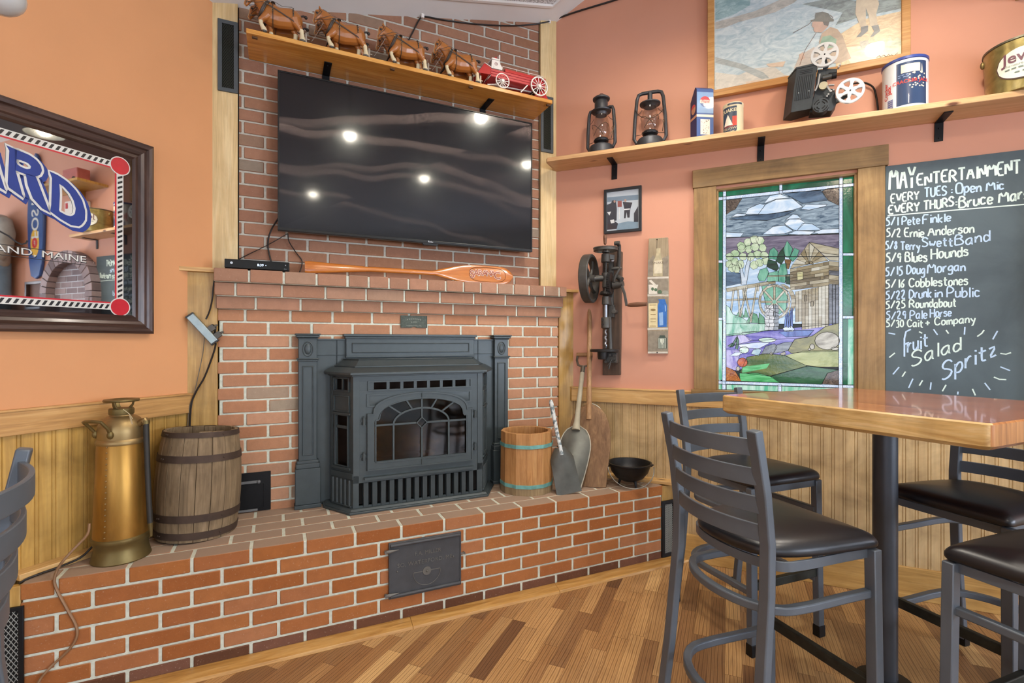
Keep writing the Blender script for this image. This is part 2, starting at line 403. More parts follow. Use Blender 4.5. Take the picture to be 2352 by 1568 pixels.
# --- corbelled mantel
b = MB()
bricks(b, -.272, 1.676, [1.541], .063, BL, -.1, -.025, UPW + .02, .002, .010, .002)
bricks(b, -.277, 1.682, [1.606], .064, BL, .02, -.05, UPW + .02, .002, .010, .002)
bricks(b, -.282, .33, [1.672], .064, .155, -.282, -.078, UPW + .02, .002, .010, .002); bricks(b, .338, 1.688, [1.672], .064, .108, .338, -.078, UPW + .02, .002, .010, .002)
b.box(-.266, 1.67, -.02, UPW + .02, 1.478, 1.54, 1); b.box(-.27, 1.675, -.045, UPW + .02, 1.54, 1.606, 1); b.box(-.277, 1.682, -.072, UPW + .02, 1.608, 1.668, 1)
struct(b.build('mantel', [M_br_m, M_mortar], bevel=.003, seg=1), FD)
# --- raised hearth
HF = -.516; HU0, HU1 = -.823, 2.0897
b = MB()
ph = FD.uz(640, 1490, HF)[0]
tops = [HZ - BH * k for k in range(1, 7)]
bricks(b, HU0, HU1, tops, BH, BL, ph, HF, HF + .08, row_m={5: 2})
for r in range(5):
    w0 = HF + r * .104
    bricks(b, HU0 if r < 1 else HU0 - .0, HU1, [HZ], BH, BL, ph + (0.5 * BL if r % 2 == 0 else 0.1 * BL), w0, w0 + .096, .0085, .012, .001)
b.box(HU0 + .005, HU1 - .005, HF + .004, 0.02, 0, HZ - .002, 1)
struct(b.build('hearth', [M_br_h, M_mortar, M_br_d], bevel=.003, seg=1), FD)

# --- boards either side of the chimney
b = MB(); b.box(-.4, -.268, -.008, .03, HZ, 1.655); b.box(-.425, -.268, -.035, .03, 1.655, 1.676, 1)
struct(b.build('trim_1', [M_oakb_v, M_pine], bevel=.002), FD)
b = MB(); b.box(1.6725, 1.79, -.008, .03, HZ, 1.645); b.box(1.6725, 1.812, -.035, .03, 1.645, 1.664, 1)
struct(b.build('trim_2', [M_oakb_v, M_pine], bevel=.002), FD)
b = MB(); b.box(-.30, -.186, UPW - .018, UPW + .03, 1.66, 3.4); b.box(-.187, -.181, UPW + .0, UPW + .03, 1.67, 3.4, 1); struct(b.build('trim_3', [M_pine_v, M_dark], bevel=.002), FD)
b = MB(); b.box(1.580, 1.70, UPW - .018, UPW + .03, 1.66, 3.75); b.box(1.576, 1.581, UPW, UPW + .03, 1.67, 3.7, 1); struct(b.build('trim_4', [M_pine_v, M_dark], bevel=.002), FD)
# boards at the ends of the hearth
b = MB(); b.box(HU1, 2.225, HF + .004, HF + .03, 0, .452); struct(b.build('trim_5', M_oakb_v, bevel=.002), FD)
b = MB(); b.box(-1.0, HU0, HF + .004, HF + .03, 0, .452); struct(b.build('trim_6', M_oakb_v, bevel=.002), FD)
# ledges along both walls on top of the hearth
u0 = FL.uz(44, 1320, -.06)[0]
b = MB(); b.box(u0, 1.66, -.062, 0, HZ, HZ + .024); struct(b.build('trim_7', M_pine, bevel=.002), FL)
u1 = FR.uz(1558, 1108, -.05)[0]
b = MB(); b.box(-1.02, u1, -.075, 0, HZ, HZ + .020); struct(b.build('trim_8', M_pine, bevel=.002), FR)
# wainscot
def beadboard(u0, u1, z0, z1, pitch=.052):
    b = MB(); P = [(u0, 0)]; u = u0 + .01
    while u < u1 - .02:
        for g in (0, .012):
            P += [(u + g, -.008), (u + g + .002, -.0045), (u + g + .004, -.008)]
        u += pitch
    P = [(u0, 0), (u0, -.008)] + P[1:] + [(u1, -.008), (u1, 0)]
    n = len(P); vs = [(a, w, z) for z in (z0, z1) for a, w in P]
    b.add(vs, [(i, i + 1, n + i + 1, n + i) for i in range(n - 1)]); return b
struct(beadboard(-4.2, 1.62, 0, 1.0).build('wainscot_left', M_bead, smooth=20), FL)
struct(beadboard(-1.02, 6.0, 0, .96).build('wainscot_right', M_bead_r, smooth=20), FR)
b = MB(); b.box(-4.2, 1.60, -.024, 0, .977, 1.068); b.box(-4.2, 1.60, -.03, 0, 1.062, 1.071); struct(b.build('trim_9', M_rail_l, bevel=.002), FL)
b = MB(); b.box(-1.02, 6.0, -.022, 0, .93, 1.018); b.box(-1.02, 6.0, -.026, 0, 1.014, 1.024); struct(b.build('trim_10', M_pine, bevel=.002), FR)
u0 = FR.uz(1552, 1250, -.025)[0]
b = MB(); b.box(u0 - .02, 6.0, -.025, 0, 0, .162); struct(b.build('baseboard_right', M_base, bevel=.003), FR)
b = MB(); b.box(-4.2, FL.uz(10, 1400, -.02)[0], -.022, 0, 0, .16); struct(b.build('baseboard_left', M_base, bevel=.003), FL)
# hardwood strip between hearth and floor
prof = [(HF, 0), (HF, .026), (HF - .012, .028), (HF - .062, .012), (HF - .068, 0)]
b = MB()
us = [-1.3, FD.uz(947, 1450, HF - .05)[0], FD.uz(1283, 1360, HF - .05)[0], 2.27]
for a, c in zip(us, us[1:]): b.prism([(w, z) for w, z in prof], a + .0006, c - .0006, 'x')
struct(b.build('trim_12', M_strip, bevel=.0015), FD)

# --- window casing
b = MB()
b.box(-.2625, .698, -.026, 0, 2.236, 2.343); b.box(-.256, WU0, -.02, 0, 1.036, 2.236, 1); b.box(WU1 - .0, .684, -.02, 0, 1.036, 2.236, 1)
b.box(-.27, .70, -.04, .1, 1.012, 1.036)          # stool
b.box(WU0 - .001, WU0 + .012, 0, .14, WZ0, WZ1, 1); b.box(WU1 - .012, WU1 + .001, 0, .14, WZ0, WZ1, 1); b.box(WU0, WU1, 0, .14, WZ1 - .012, WZ1 + .001)
struct(b.build('window_1', [M_trimg, M_trimgv], bevel=.002), FR)
# ------------------------------------------------------------ cast iron stove and its surround
M_iron = plain('stove_iron', '#40494b', .42, .2, .07, 25, .12, 400, .0006)
M_iron2 = plain('stove_iron_panel', '#394143', .45, .2, .07, 25, .12, 400, .0006)
M_soot = plain('firebox_lining', '#8a6a42', .9, 0, .35, 9)
M_sootd = plain('firebox_dark', '#2b1c10', .9, 0, .3, 9)
def amber_glass():
    t = NT('sooty_stove_glass'); tr = t.n.new('ShaderNodeBsdfTransparent')
    r = t.ramp(t.noise(6, 4), 0, [(.35, lin('#5a4630')), (.65, lin('#c9b08a'))]); t.l(r, 0, tr, 0)
    gl = t.n.new('ShaderNodeBsdfGlossy'); gl.inputs['Roughness'].default_value = .06
    fr = t.n.new('ShaderNodeFresnel'); fr.inputs[0].default_value = 1.5
    mx = t.n.new('ShaderNodeMixShader'); t.l(fr, 0, mx, 0); t.l(tr, 0, mx, 1); t.l(gl, 0, mx, 2); t.l(mx, 0, t.out, 0); t.n.remove(t.p); return t.mat
M_sglass = amber_glass()
def ring(mb, outer, inner, y0, y1, m=0):
    n = len(outer); vs = [(a, y, z) for y in (y0, y1) for L in (outer, inner) for a, z in L]
    fs = []
    for i in range(n):
        j = (i + 1) % n
        fs += [(i, j, n + j, n + i), (2 * n + i, 3 * n + i, 3 * n + j, 2 * n + j), (i, 2 * n + i, 2 * n + j, j), (n + i, n + j, 3 * n + j, 3 * n + i)]
    return mb.add(vs, fs, m)
def frame4(mb, x0, x1, z0, z1, t, y0, y1, m=0):
    return ring(mb, [(x0, z0), (x1, z0), (x1, z1), (x0, z1)], [(x0 + t, z0 + t), (x1 - t, z0 + t), (x1 - t, z1 - t), (x0 + t, z1 - t)], y0, y1, m)
C0 = .692
def zs_(y, px=966.5, w=-.235): return FD.uz(px, 740 + .2933 * y, w)[1] - HZ
def xs_(x, w=-.235): return FD.uz(660 + .2933 * x, 1000, w)[0] - C0
# surround
st = thing('pellet_stove', 'black cast iron bay fronted stove with arched glass door and pilastered surround', 'stove', FD, C0, 0, HZ)
su = st
zt = 1.36 - HZ; xo = .595
b = MB(); b.box(-.53, -.40, -.02, -.001, 0, zt - .03); b.box(.40, .53, -.02, -.001, 0, zt - .03); b.box(-.41, .41, -.02, -.001, .60, zt - .03)
b.box(-.53, .53, -.026, -.02, zt - .115, zt - .112); b.box(-.52, .52, -.028, -.001, zt - .034, zt - .026)
b.build('back_plate', M_iron, su, bevel=.0015)
for s in (-1, 1):
    c = s * (xo - .045); p = MB(); h = .045
    p.box(c - h, c + h, -.045, -.001, .24, zt - .02)
    frame4(p, c - .027, c + .027, .27, .735, .006, -.051, -.045)
    p.box(c - h - .004, c + h + .004, -.054, -.001, zt - .145, zt - .135); p.box(c - h - .009, c + h + .009, -.060, -.001, zt - .135, zt - .128)
    p.box(c - h - .004, c + h + .004, -.052, -.001, zt - .028, zt - .02); p.box(c - h - .012, c + h + .012, -.062, -.001, zt - .02, zt - .008); p.box(c - h - .017, c + h + .017, -.068, -.001, zt - .008, zt)
    p.box(c - h - .008, c + h + .008, -.055, -.001, .228, .245); p.box(c - h - .013, c + h + .013, -.062, -.001, .205, .23)
    p.box(c - h - .016, c + h + .016, -.066, -.001, .02, .205); p.box(c - h - .02, c + h + .02, -.07, -.001, 0, .02)
    ov = p.build('pilaster', M_iron, su, bevel=.003)
    p = MB(); zc_ = zt - .08
    p.tube([(c + .024 * cos(a), -.046, zc_ + .037 * sin(a)) for a in [2 * pi * k / 32 for k in range(32)]], .0035, 6, closed=True)
    p.ball((c, -.044, zc_), 1, 20, sc=(.017, .008, .029)); p.build('oval_boss', M_iron, ov)
b = MB(); xa = xs_(460, -.04); xb = xs_(1460, -.04)
b.box(xa, xb, -.042, -.001, zt - .125, zt - .02); b.box(xa - .006, xb + .006, -.05, -.001, zt - .026, zt - .014); b.box(xa - .014, xb + .014, -.058, -.001, zt - .014, zt)
b.box(xa - .002, xb + .002, -.047, -.001, zt - .128, zt - .119); frame4(b, xa + .03, xb - .03, zt - .102, zt - .048, .005, -.048, -.042)
b.build('header_panel', M_iron, su, bevel=.0025)
# stove
def bay(hf, wf, hb, wb, w0=-.002): return [(-hb, w0), (-hb, wb), (-hf, wf), (hf, wf), (hb, wb), (hb, w0)]
XH = .349
def insetbay(d): return bay(XH + d * .55, -.235 - d, .44 + d, -.075 - d * .45)
b = MB(); b.prism(insetbay(.038), 0, .012, 'z'); b.prism(insetbay(.032), .012, .022, 'z', top=insetbay(.02)); b.build('base_plate', M_iron, st, bevel=.003)
zl = zs_(405)            # underside of the lid
b = MB()
b.prism(insetbay(.012), zl - .004, zl + .004, 'z'); b.prism(insetbay(.030), zl + .004, zl + .016, 'z'); b.prism(insetbay(.030), zl + .016, zl + .040, 'z', top=insetbay(-.008))
b.prism(insetbay(-.022), zl + .040, zl + .047, 'z'); b.prism(insetbay(-.03), zl + .047, zl + .078, 'z', top=insetbay(-.07)); b.prism(insetbay(-.066), zl + .078, zl + .082, 'z')
b.build('lid', M_iron, st, bevel=.0035)
# shell: side panels and rear
fr0 = -.235
for s in (-1, 1):
    b = MB()
    A_ = Vector((s * XH, fr0)); B_ = Vector((s * .44, -.075)); d = (B_ - A_); Ls = d.length; d.normalize(); n_ = Vector((d.y, -d.x)) * (1 if s > 0 else -1)
    M_ = Matrix(((d.x, -n_.x, 0, A_.x), (d.y, -n_.y, 0, A_.y), (0, 0, 1, 0), (0, 0, 0, 1)))
    b.M = M_   # local: x along the side, y inward, z up
    b.box(0, Ls, .001, .012, .022, .165); b.box(0, .018, 0, .012, .165, zl); b.box(Ls - .012, Ls, 0, .012, .165, zl)
    b.box(.018, Ls - .012, 0.003, .012, .165, .225); b.box(.018, Ls - .012, .003, .012, .485, zl - .075)
    b.box(.018, .045, .003, .012, .225, .485); b.box(Ls - .045, Ls - .012, .003, .012, .225, .485); b.box(.018, Ls - .012, .003, .012, .415, .43)
    b.box(.018, Ls - .012, .003, .012, zl - .02, zl); b.box(.018, .05, .003, .012, zl - .08, zl); b.box(Ls - .04, Ls - .012, .003, .012, zl - .08, zl); b.box(Ls / 2 - .006, Ls / 2 + .006, .003, .012, zl - .08, zl)
    frame4(b, .03, Ls - .025, .5, .585, .006, -.004, .004); b.box(.02, Ls - .015, -.007, .004, .487, .497); b.box(.02, Ls - .015, -.007, .004, .208, .220)
    frame4(b, .038, Ls - .036, .222, .488, .006, -.005, .004)
    frame4(b, .03, Ls - .025, zl - .085, zl - .012, .006, -.005, .004)
    b.box(0, Ls, -.004, .006, .165, .195)
    for k in range(5):
        x = .02 + (Ls - .05) * k / 4; b.prism([(x, 0), (x + .007, -.008), (x + .014, 0)], .03, .16, 'z')
    b.box(.012, Ls - .012, -.007, .006, .024, .032)
    b.M = None
    b.box(s * .435 - .005, s * .435 + .005, -.075, -.002, .022, zl)
    b.build('side_panel', M_iron, st, bevel=.0012, seg=1)
b = MB()
b.box(-.40, .40, -.03, -.004, .02, zl); b.box(-.37, .37, -.21, -.02, zl - .03, zl - .01); b.box(-.37, .37, -.21, -.02, .14, .155)
b.box(-.42, -.40, -.08, -.02, .02, zl); b.box(.40, .42, -.08, -.02, .02, zl); b.build('firebox', M_sootd, st)
b = MB(); b.box(-.30, .30, -.035, -.032, .2, zl - .1, 0); b.prism([(-.2, -.19), (.25, -.19), (.2, -.06), (-.15, -.06)], .155, .25, 'z', top=[(-.18, -.18), (.2, -.18), (.15, -.08), (-.1, -.08)]); b.box(-.28, .29, -.2, -.19, .2, .26)
b.build('burn_pot', M_soot, st)
# front plate around the door
dx0, dx1 = xs_(622), xs_(1447); dz0, dz1 = zs_(1118), zs_(540); dsp = zs_(690)
gx0, gx1 = xs_(680), xs_(1405); gz0, gz1, gsp = zs_(1052), zs_(597), zs_(748)
def arch(x0, x1, z0, zsp, z1, n=18, sh=.0):
    c = (x0 + x1) / 2; rx = (x1 - x0) / 2 - sh
    return [(x0, z0), (x1, z0), (x1, zsp)] + [(c + rx * cos(pi * k / n), zsp + (z1 - zsp) * sin(pi * k / n) ** .8) for k in range(0, n + 1)] + [(x0, zsp)]
ao = arch(dx0, dx1, dz0, dsp, dz1, sh=.028); ai = arch(gx0, gx1, gz0, gsp, gz1, sh=.018)
zfl = zs_(1150); zvt = zs_(520); XF = XH
b = MB()
rect = []
for a, z in ao:    # outer rectangle with the same number of points
    if z <= dz0 + 1e-6: rect.append((-XF if a < 0 else XF, zfl))
    elif abs(a) > (dx1 - dx0) / 2 - .005 and z <= dsp + 1e-6: rect.append((-XF if a < 0 else XF, dsp))
    else: rect.append((max(-XF, min(XF, a * 1.25)), zvt))
ring(b, rect, ao, fr0, fr0 + .012)
b.box(-XF, XF, fr0, fr0 + .012, zs_(450), zl)
b.box(-XF, xs_(678), fr0, fr0 + .012, zvt, zs_(450)); b.box(xs_(1400), XF, fr0, fr0 + .012, zvt, zs_(450))
x0, x1 = xs_(678), xs_(1400)
for k in range(1, 7):
    x = x0 + (x1 - x0) * k / 7; b.box(x - .008, x + .008, fr0 - .002, fr0 + .012, zvt - .002, zs_(450))
frame4(b, xs_(628), xs_(1440), zs_(522), zs_(448), .007, fr0 - .007, fr0)
b.box(-XF, -XF + .03, fr0 - .004, fr0, zfl, zl); b.box(XF - .03, XF, fr0 - .004, fr0, zfl, zl)
b.box(-XF, XF, fr0, fr0 + .012, .03, zs_(1395)); b.box(-XF, xs_(560), fr0, fr0 + .012, .03, zfl); b.box(xs_(1485), XF, fr0, fr0 + .012, .03, zfl); b.box(-XF, XF, fr0, fr0 + .012, zs_(1205), zfl)
for s in (-1, 1):      # raised spandrel panels
    P = [(s * (dx1 - .004), zs_(640)), (s * (dx1 - .004), zs_(545)), (s * .085, zs_(545)), (s * .16, zs_(585)), (s * .24, zs_(645))]
    Q = [(s * (dx1 - .018), zs_(630)), (s * (dx1 - .018), zs_(557)), (s * .125, zs_(557)), (s * .17, zs_(590)), (s * .245, zs_(632))]
    ring(b, P, Q, fr0 - .006, fr0); c = (s * .24, zs_(590)); b.add([(a, fr0 - .001, z) for a, z in Q] + [(c[0], fr0 - .007, c[1])], [(i, (i + 1) % 5, 5) for i in range(5)])
b.prism([(xs_(600), fr0), (xs_(600), fr0 - .026), (xs_(1450), fr0 - .026), (xs_(1450), fr0)], zs_(1180), zs_(1163), 'z')
b.build('front_plate', M_iron, st, bevel=.0015, seg=1)
b = MB(); x0, x1 = xs_(585), xs_(1470)
for k in range(14):
    x = x0 + (x1 - x0) * (k + .25) / 14; b.prism([(x - .007, fr0 + .02), (x - .004, fr0 - .004), (x + .020, fr0 - .004), (x + .026, fr0 + .02)], zs_(1390), zs_(1205), 'z')
b.box(xs_(560), xs_(1485), fr0 - .006, fr0, zs_(1400), zs_(1388)); b.box(-.33, .33, fr0 + .03, fr0 + .035, .03, .15, 1)
b.build('lower_grille', [M_iron2, M_dark], st, bevel=.001, seg=1)
# door
b = MB(); ring(b, ao, ai, fr0 - .012, fr0 - .001)
def off(L, d):
    cz = (dz0 + dz1) / 2
    return [(a - math.copysign(d, a), z + (d if z < cz else -d)) for a, z in L]
ring(b, off(ao, .001), off(ao, .008), fr0 - .017, fr0 - .012); ring(b, off(ai, -.009), off(ai, -.002), fr0 - .016, fr0 - .012)
b.box(-.0012, .0012, fr0 - .0185, fr0 - .012, dz0, gz0); b.box(-.0012, .0012, fr0 - .0185, fr0 - .012, gz1, dz1)
door = b.build('door_frame', M_iron, st, bevel=.001, seg=1)
mz = zs_(782); r1 = (gx1 - gx0) * .297; cz = mz
b = MB(); y = fr0 - .008
def mun(p, q, t=.010): b.rbar([(p[0], y, p[1]), (q[0], y, q[1])], t, .008, up=(0, 1, 0))
mun((gx0, mz), (-.03, mz)); mun((.03, mz), (gx1, mz)); mun((0, gz0), (0, mz - .025)); mun((0, mz + .025), (0, gz1)); mun((-r1, gz0), (-r1, mz)); mun((r1, gz0), (r1, mz))
b.rbar([(r1 * cos(pi * k / 20), y, mz + (zs_(668) - mz) * sin(pi * k / 20)) for k in range(21)], .010, .008, up=(0, 1, 0))
for a in (.24, .39, .61, .76):
    c_, s_ = cos(pi * a), sin(pi * a); mun((r1 * c_, mz + (zs_(668) - mz) * s_), ((gx1 - .02) * c_ * 1.02, gsp + (gz1 - gsp) * s_ ** .8 * 1.0), .009)
dd = .028
b.rbar([(dd, y - .002, mz), (0, y - .002, mz + dd), (-dd, y - .002, mz), (0, y - .002, mz - dd)], .008, .010, up=(0, 1, 0), closed=True)
b.build('muntins', M_iron, door, bevel=.001, seg=1)
b = MB(); b.prism(off(ai, -.004), fr0 - .003, fr0 - .001); b.build('glass', M_sglass, door)
for s, x in ((-1, xs_(597)), (1, xs_(1465))):
    for z in (zs_(745), zs_(1010)):
        b = MB(); b.cyl((x, fr0 - .012, z - .018), (x, fr0 - .012, z + .018), .008, 12); b.box(x - .012, x + .012, fr0 - .010, fr0, z - .004, z + .012); b.cyl((x, fr0 - .012, z + .018), (x, fr0 - .012, z + .025), .005, 10)
        b.build('hinge', M_iron, st)

# ------------------------------------------------------------ iron doors and plates in the brick
# clean-out door on the hearth face
u0, z1 = FD.uz(892, 1247, HF); u1, _ = FD.uz(1057, 1218, HF); _, z0 = FD.uz(1057, 1338, HF)
z1 = (FD.uz(892, 1247, HF)[1] + FD.uz(1057, 1218, HF)[1]) / 2; z0 = (FD.uz(892, 1373, HF)[1] + FD.uz(1057, 1340, HF)[1]) / 2
M_cast = plain('old_cast_iron', '#46484b', .55, .25, .12, 18, .3, 260, .001)
M_castl = plain('worn_cast_edge', '#6c6b66', .5, .4, .12, 40)
co = thing('cleanout_door', 'black cast iron clean-out door with raised lettering in the hearth front', 'door', FD, (u0 + u1) / 2, HF - .003, (z0 + z1) / 2)
hx, hz = (u1 - u0) / 2, (z1 - z0) / 2
b = MB(); b.box(-hx, hx, -.008, .006, -hz, hz); frame4(b, -hx, hx, -hz, hz, .006, -.012, -.008)
b.tube([(-hx + .006, -.012, hz - .012), (hx - .006, -.012, hz - .012)], .008, 8); b.tube([(-hx + .006, -.012, -hz + .012), (hx - .006, -.012, -hz + .012)], .008, 8)
pl = b.build('door_plate', M_cast, co, bevel=.0015)
b = MB()
b.merge(txt('F.A. MILLER.', .026, .0012), T(.012, -.0095, hz * .40)); b.merge(txt('SO. WATERFORD. ME.', .026, .0012, space=1.08), T(.0, -.0095, hz * .08))
b.build('raised_lettering', M_castl, pl)
b = MB(); cz = -hz * .22
b.cyl((.004, -.008, cz), (.004, -.012, cz), .020, 20); b.box(-.058, .068, -.0095, -.008, cz - .002, cz + .0015); b.ball((.004, -.014, cz), .005)
b.tube([(.004 - .066 * cos(a), -.0105, cz - .066 * sin(a)) for a in [pi * k / 18 for k in range(19)]], .0014, 6)
for x, z in ((-hx * .78, -hz * .05), (hx * .77, hz * .12)): b.ball((x, -.009, z), .004)
b.build('draft_slide', M_castl, co)
for z in (hz * .72, -hz * .84):
    b = MB(); b.tube([(-hx - .018, -.012, z), (-hx + .0, -.018, z + .002), (-hx + .045, -.012, z + .002)], [.006, .008, .002], 10); b.cyl((-hx - .014, -.004, z), (-hx - .014, -.020, z), .007, 12); b.build('hinge', M_castl, co)
b = MB(); b.tube([(hx, -.010, hz * .18), (hx + .02, -.016, hz * .18)], .004, 8); b.cyl((hx + .016, 0, hz * .18), (hx + .016, -.022, hz * .18), .0045, 8); b.build('latch', M_castl, co)
# flat hatch beside the barrel
ua, za = FD.uz(550, 1090, -.006); ub, zb = FD.uz(622, 1081, -.006)
hh = thing('ash_hatch', 'flat black steel hatch low in the brick behind the barrel', 'hatch', FD, ub - .13, -.001, HZ)
b = MB(); b.box(-.13, .13, -.005, .001, .002, zb - HZ); frame4(b, -.11, .10, .02, .142, .004, -.008, -.005)
b.build('hatch_plate', M_black, hh, bevel=.001)
M_dst = plain('dusty_steel', '#77797a', .6, .5)
b = MB(); b.box(-.11, .075, -.012, -.005, .145, .158); b.ball((.075, -.009, .15), .010); b.build('slide_rail', M_dst, hh, bevel=.001)
b = MB(); b.box(-.11, .07, -.014, -.005, .006, .016); b.build('slide_rail', M_dst, hh, bevel=.001)
# builder plate under the mantel
ua, za = FD.uz(920, 724, -.004); ub, zb = FD.uz(981, 753, -.004)
pq = thing('builder_plaque', 'small weathered bronze plaque fixed to the brick under the mantel', 'plaque', FD, (ua + ub) / 2, -.002, (za + zb) / 2)
hx, hz = (ub - ua) / 2, (za - zb) / 2
M_brz = plain('weathered_bronze', '#4c544c', .6, .4, .25, 120)
out = [(-hx, -hz), (-.015, -hz), (-.008, -hz + .006), (.008, -hz + .006), (.015, -hz), (hx, -hz), (hx, hz), (-hx, hz)]
b = MB(); b.prism(out, -.004, .001); b.rbar([(a * .95, -.005, z * .92) for a, z in out], .002, .002, up=(0, 1, 0), closed=True); p1 = b.build('plate', M_brz, pq)
b = MB()
for k in range(8):
    a = (k - 3.5) * .16; b.cbox((.10 * sin(a) * .72, -.0046, .028 * cos(a) - .012), (.005, .0008, .007))
b.merge(txt('& SON', .012, .0004), T(0, -.0046, -.006)); b.merge(txt('HARRISON. ME', .012, .0004, space=1.1), T(0, -.0046, -hz + .008))
b.build('raised_lettering', plain('bronze_letters', '#86897c', .5, .5), p1)
# ------------------------------------------------------------ expanded metal vents
def vent(F, u0, u1, z0, z1, w, label, mf, col2, pitch=.016):
    t = thing('vent_grille', label, 'vent', F, (u0 + u1) / 2, w, (z0 + z1) / 2, group=None)
    hx, hz = (u1 - u0) / 2, (z1 - z0) / 2; fw = min(.022, hx * .42)
    b = MB(); frame4(b, -hx, hx, -hz, hz, fw, -.008, .002)
    b.build('vent_frame', mf, t, bevel=.0015)
    b = MB(); iw, ih = hx - fw, hz - fw
    b.box(-iw, iw, .001, .003, -ih, ih, 1)
    n = int((2 * ih + 2 * iw * 1.6) / pitch)
    for k in range(n):
        for s in (1, -1):
            z0_ = -ih - 2 * iw * 1.6 + k * pitch if s > 0 else -ih + k * pitch
            pts = [(s_, z0_ + s * 1.6 * (s_ + iw)) for s_ in (-iw, iw)]
            (xa, za), (xb, zb) = pts
            def clip(xa, za, xb, zb):
                out = []
                for lim, sg in ((ih, 1), (-ih, -1)):
                    if sg * za > sg * lim and sg * zb > sg * lim: return None
                    if sg * za > sg * lim: f = (lim - za) / (zb - za); xa, za = xa + f * (xb - xa), lim
                    elif sg * zb > sg * lim: f = (lim - za) / (zb - za); xb, zb = xa + f * (xb - xa), lim
                return xa, za, xb, zb
            c = clip(xa, za, xb, zb)
            if c and hypot(c[2] - c[0], c[3] - c[1]) > .004: b.rbar([(c[0], -.003 + .001 * s, c[1]), (c[2], -.003 + .001 * s, c[3])], .0022, .0012, up=(0, 1, 0))
    b.build('expanded_mesh', [col2, M_dark], t, smooth=0)
    return t
M_vf = plain('vent_grey', '#4c5357', .5, .3); M_vm = plain('mesh_dark', '#35382f', .5, .6); M_vml = plain('mesh_light', '#a3a7a2', .45, .4)
vent(FD, -.2744, -.1845, 2.5885, 2.9515, UPW - .02, 'grey framed metal vent high on the pale board left of the television', M_vf, M_vm)
vent(FD, 1.5775, 1.672, 2.58, 2.953, UPW - .02, 'grey framed metal vent on the pale board right of the television', M_vf, M_vm)
ua, za = FD.uz(1520, 1151, HF - .005); ub, zb = FD.uz(1551, 1287, HF - .005)
vent(FD, ua, ub, max(.03, zb), za, HF - .002, 'black vent of expanded metal at the right end of the hearth', M_black, M_vml, .013)
ua, za = FD.uz(22, 1396, HF - .005); ub, _ = FD.uz(55, 1393, HF - .005)
vent(FD, ua - .03, ub, .04, za, HF - .002, 'black vent of expanded metal at the left end of the hearth', M_black, M_vml, .022)
# ------------------------------------------------------------ television
def tv_mat():
    t = NT('television_screen'); t.n.remove(t.p)
    nw = t.n.new('ShaderNodeTexWave'); nw.wave_type = 'BANDS'; nw.bands_direction = 'X'; nw.inputs['Scale'].default_value = .9; nw.inputs['Distortion'].default_value = 3; nw.inputs['Detail'].default_value = 1
    t.l(t.co((1, 1, 1)), 0, nw, 'Vector')
    bp = t.n.new('ShaderNodeBump'); bp.inputs['Strength'].default_value = .2; bp.inputs['Distance'].default_value = .012; t.l(nw, 1, bp, 'Height')
    base = t.n.new('ShaderNodeBsdfDiffuse'); base.inputs[0].default_value = (.003, .003, .004, 1)
    g1 = t.n.new('ShaderNodeBsdfGlossy'); g1.inputs['Roughness'].default_value = .07; g1.inputs[0].default_value = (.018, .02, .022, 1)
    g2 = t.n.new('ShaderNodeBsdfGlossy'); g2.inputs['Roughness'].default_value = .19; g2.inputs[0].default_value = (.012, .014, .016, 1)
    tg = t.n.new('ShaderNodeTangent'); tg.direction_type = 'RADIAL'; tg.axis = 'Z'
    g3 = t.n.new('ShaderNodeBsdfAnisotropic') if hasattr(bpy.types, 'ShaderNodeBsdfAnisotropic') else t.n.new('ShaderNodeBsdfGlossy')
    g3.inputs['Roughness'].default_value = .22; g3.inputs['Anisotropy'].default_value = -.97; g3.inputs[0].default_value = (.036, .030, .032, 1)
    t.l(tg, 0, g3, 'Tangent'); t.l(bp, 0, g3, 'Normal')
    a = t.n.new('ShaderNodeAddShader'); b_ = t.n.new('ShaderNodeAddShader'); c = t.n.new('ShaderNodeAddShader')
    t.l(base, 0, a, 0); t.l(g1, 0, a, 1); t.l(a, 0, b_, 0); t.l(g2, 0, b_, 1); t.l(b_, 0, c, 0); t.l(g3, 0, c, 1); t.l(c, 0, t.out, 0)
    return t.mat
M_tv = tv_mat(); M_bez = plain('tv_bezel', '#141516', .3, .3)
TVW = UPW - .10
u0, z1 = 0.0, 2.717; u1, z0 = 1.474, 1.892
tv = thing('television', 'large black flat television mounted on the brick under the wooden shelf', 'television', FD, (u0 + u1) / 2, TVW, (z0 + z1) / 2)
tv.rotation_mode = 'XYZ'; tv.rotation_euler = (radians(0), 0, FD.rot)
hx, hz = (u1 - u0) / 2, (z1 - z0) / 2
b = MB(); b.box(-hx, hx, .004, .03, -hz, hz); b.box(-hx * .7, hx * .7, .03, .058, -hz * .9, hz * .6); b.build('back_case', M_bez, tv, bevel=.004)
b = MB(); b.face([(-hx + .007, .001, -hz + .016), (hx - .007, .001, -hz + .016), (hx - .007, .001, hz - .007), (-hx + .007, .001, hz - .007)]); b.build('screen', M_tv, tv, smooth=0)
b = MB(); ring(b, [(-hx, -hz), (hx, -hz), (hx, hz), (-hx, hz)], [(-hx + .007, -hz + .016), (hx - .007, -hz + .016), (hx - .007, hz - .007), (-hx + .007, hz - .007)], -.003, .006)
bz = b.build('bezel', M_bez, tv, bevel=.0015)
b = MB(); b.prism([(.02, -hz + .001), (.12, -hz + .001), (.11, -hz - .012), (.03, -hz - .012)], -.002, .02); b.build('sensor_bar', M_bez, tv, bevel=.001)
b = MB(); b.merge(txt('Roku', .014, .0002), T(.07, -.0034, -hz + .004)); b.build('maker_mark', plain('silver_print', '#c9cccf', .4, .3), bz)
b = MB(); b.box(-.25, .25, .058, .099, -.1, .1); b.build('wall_bracket', M_black, tv)

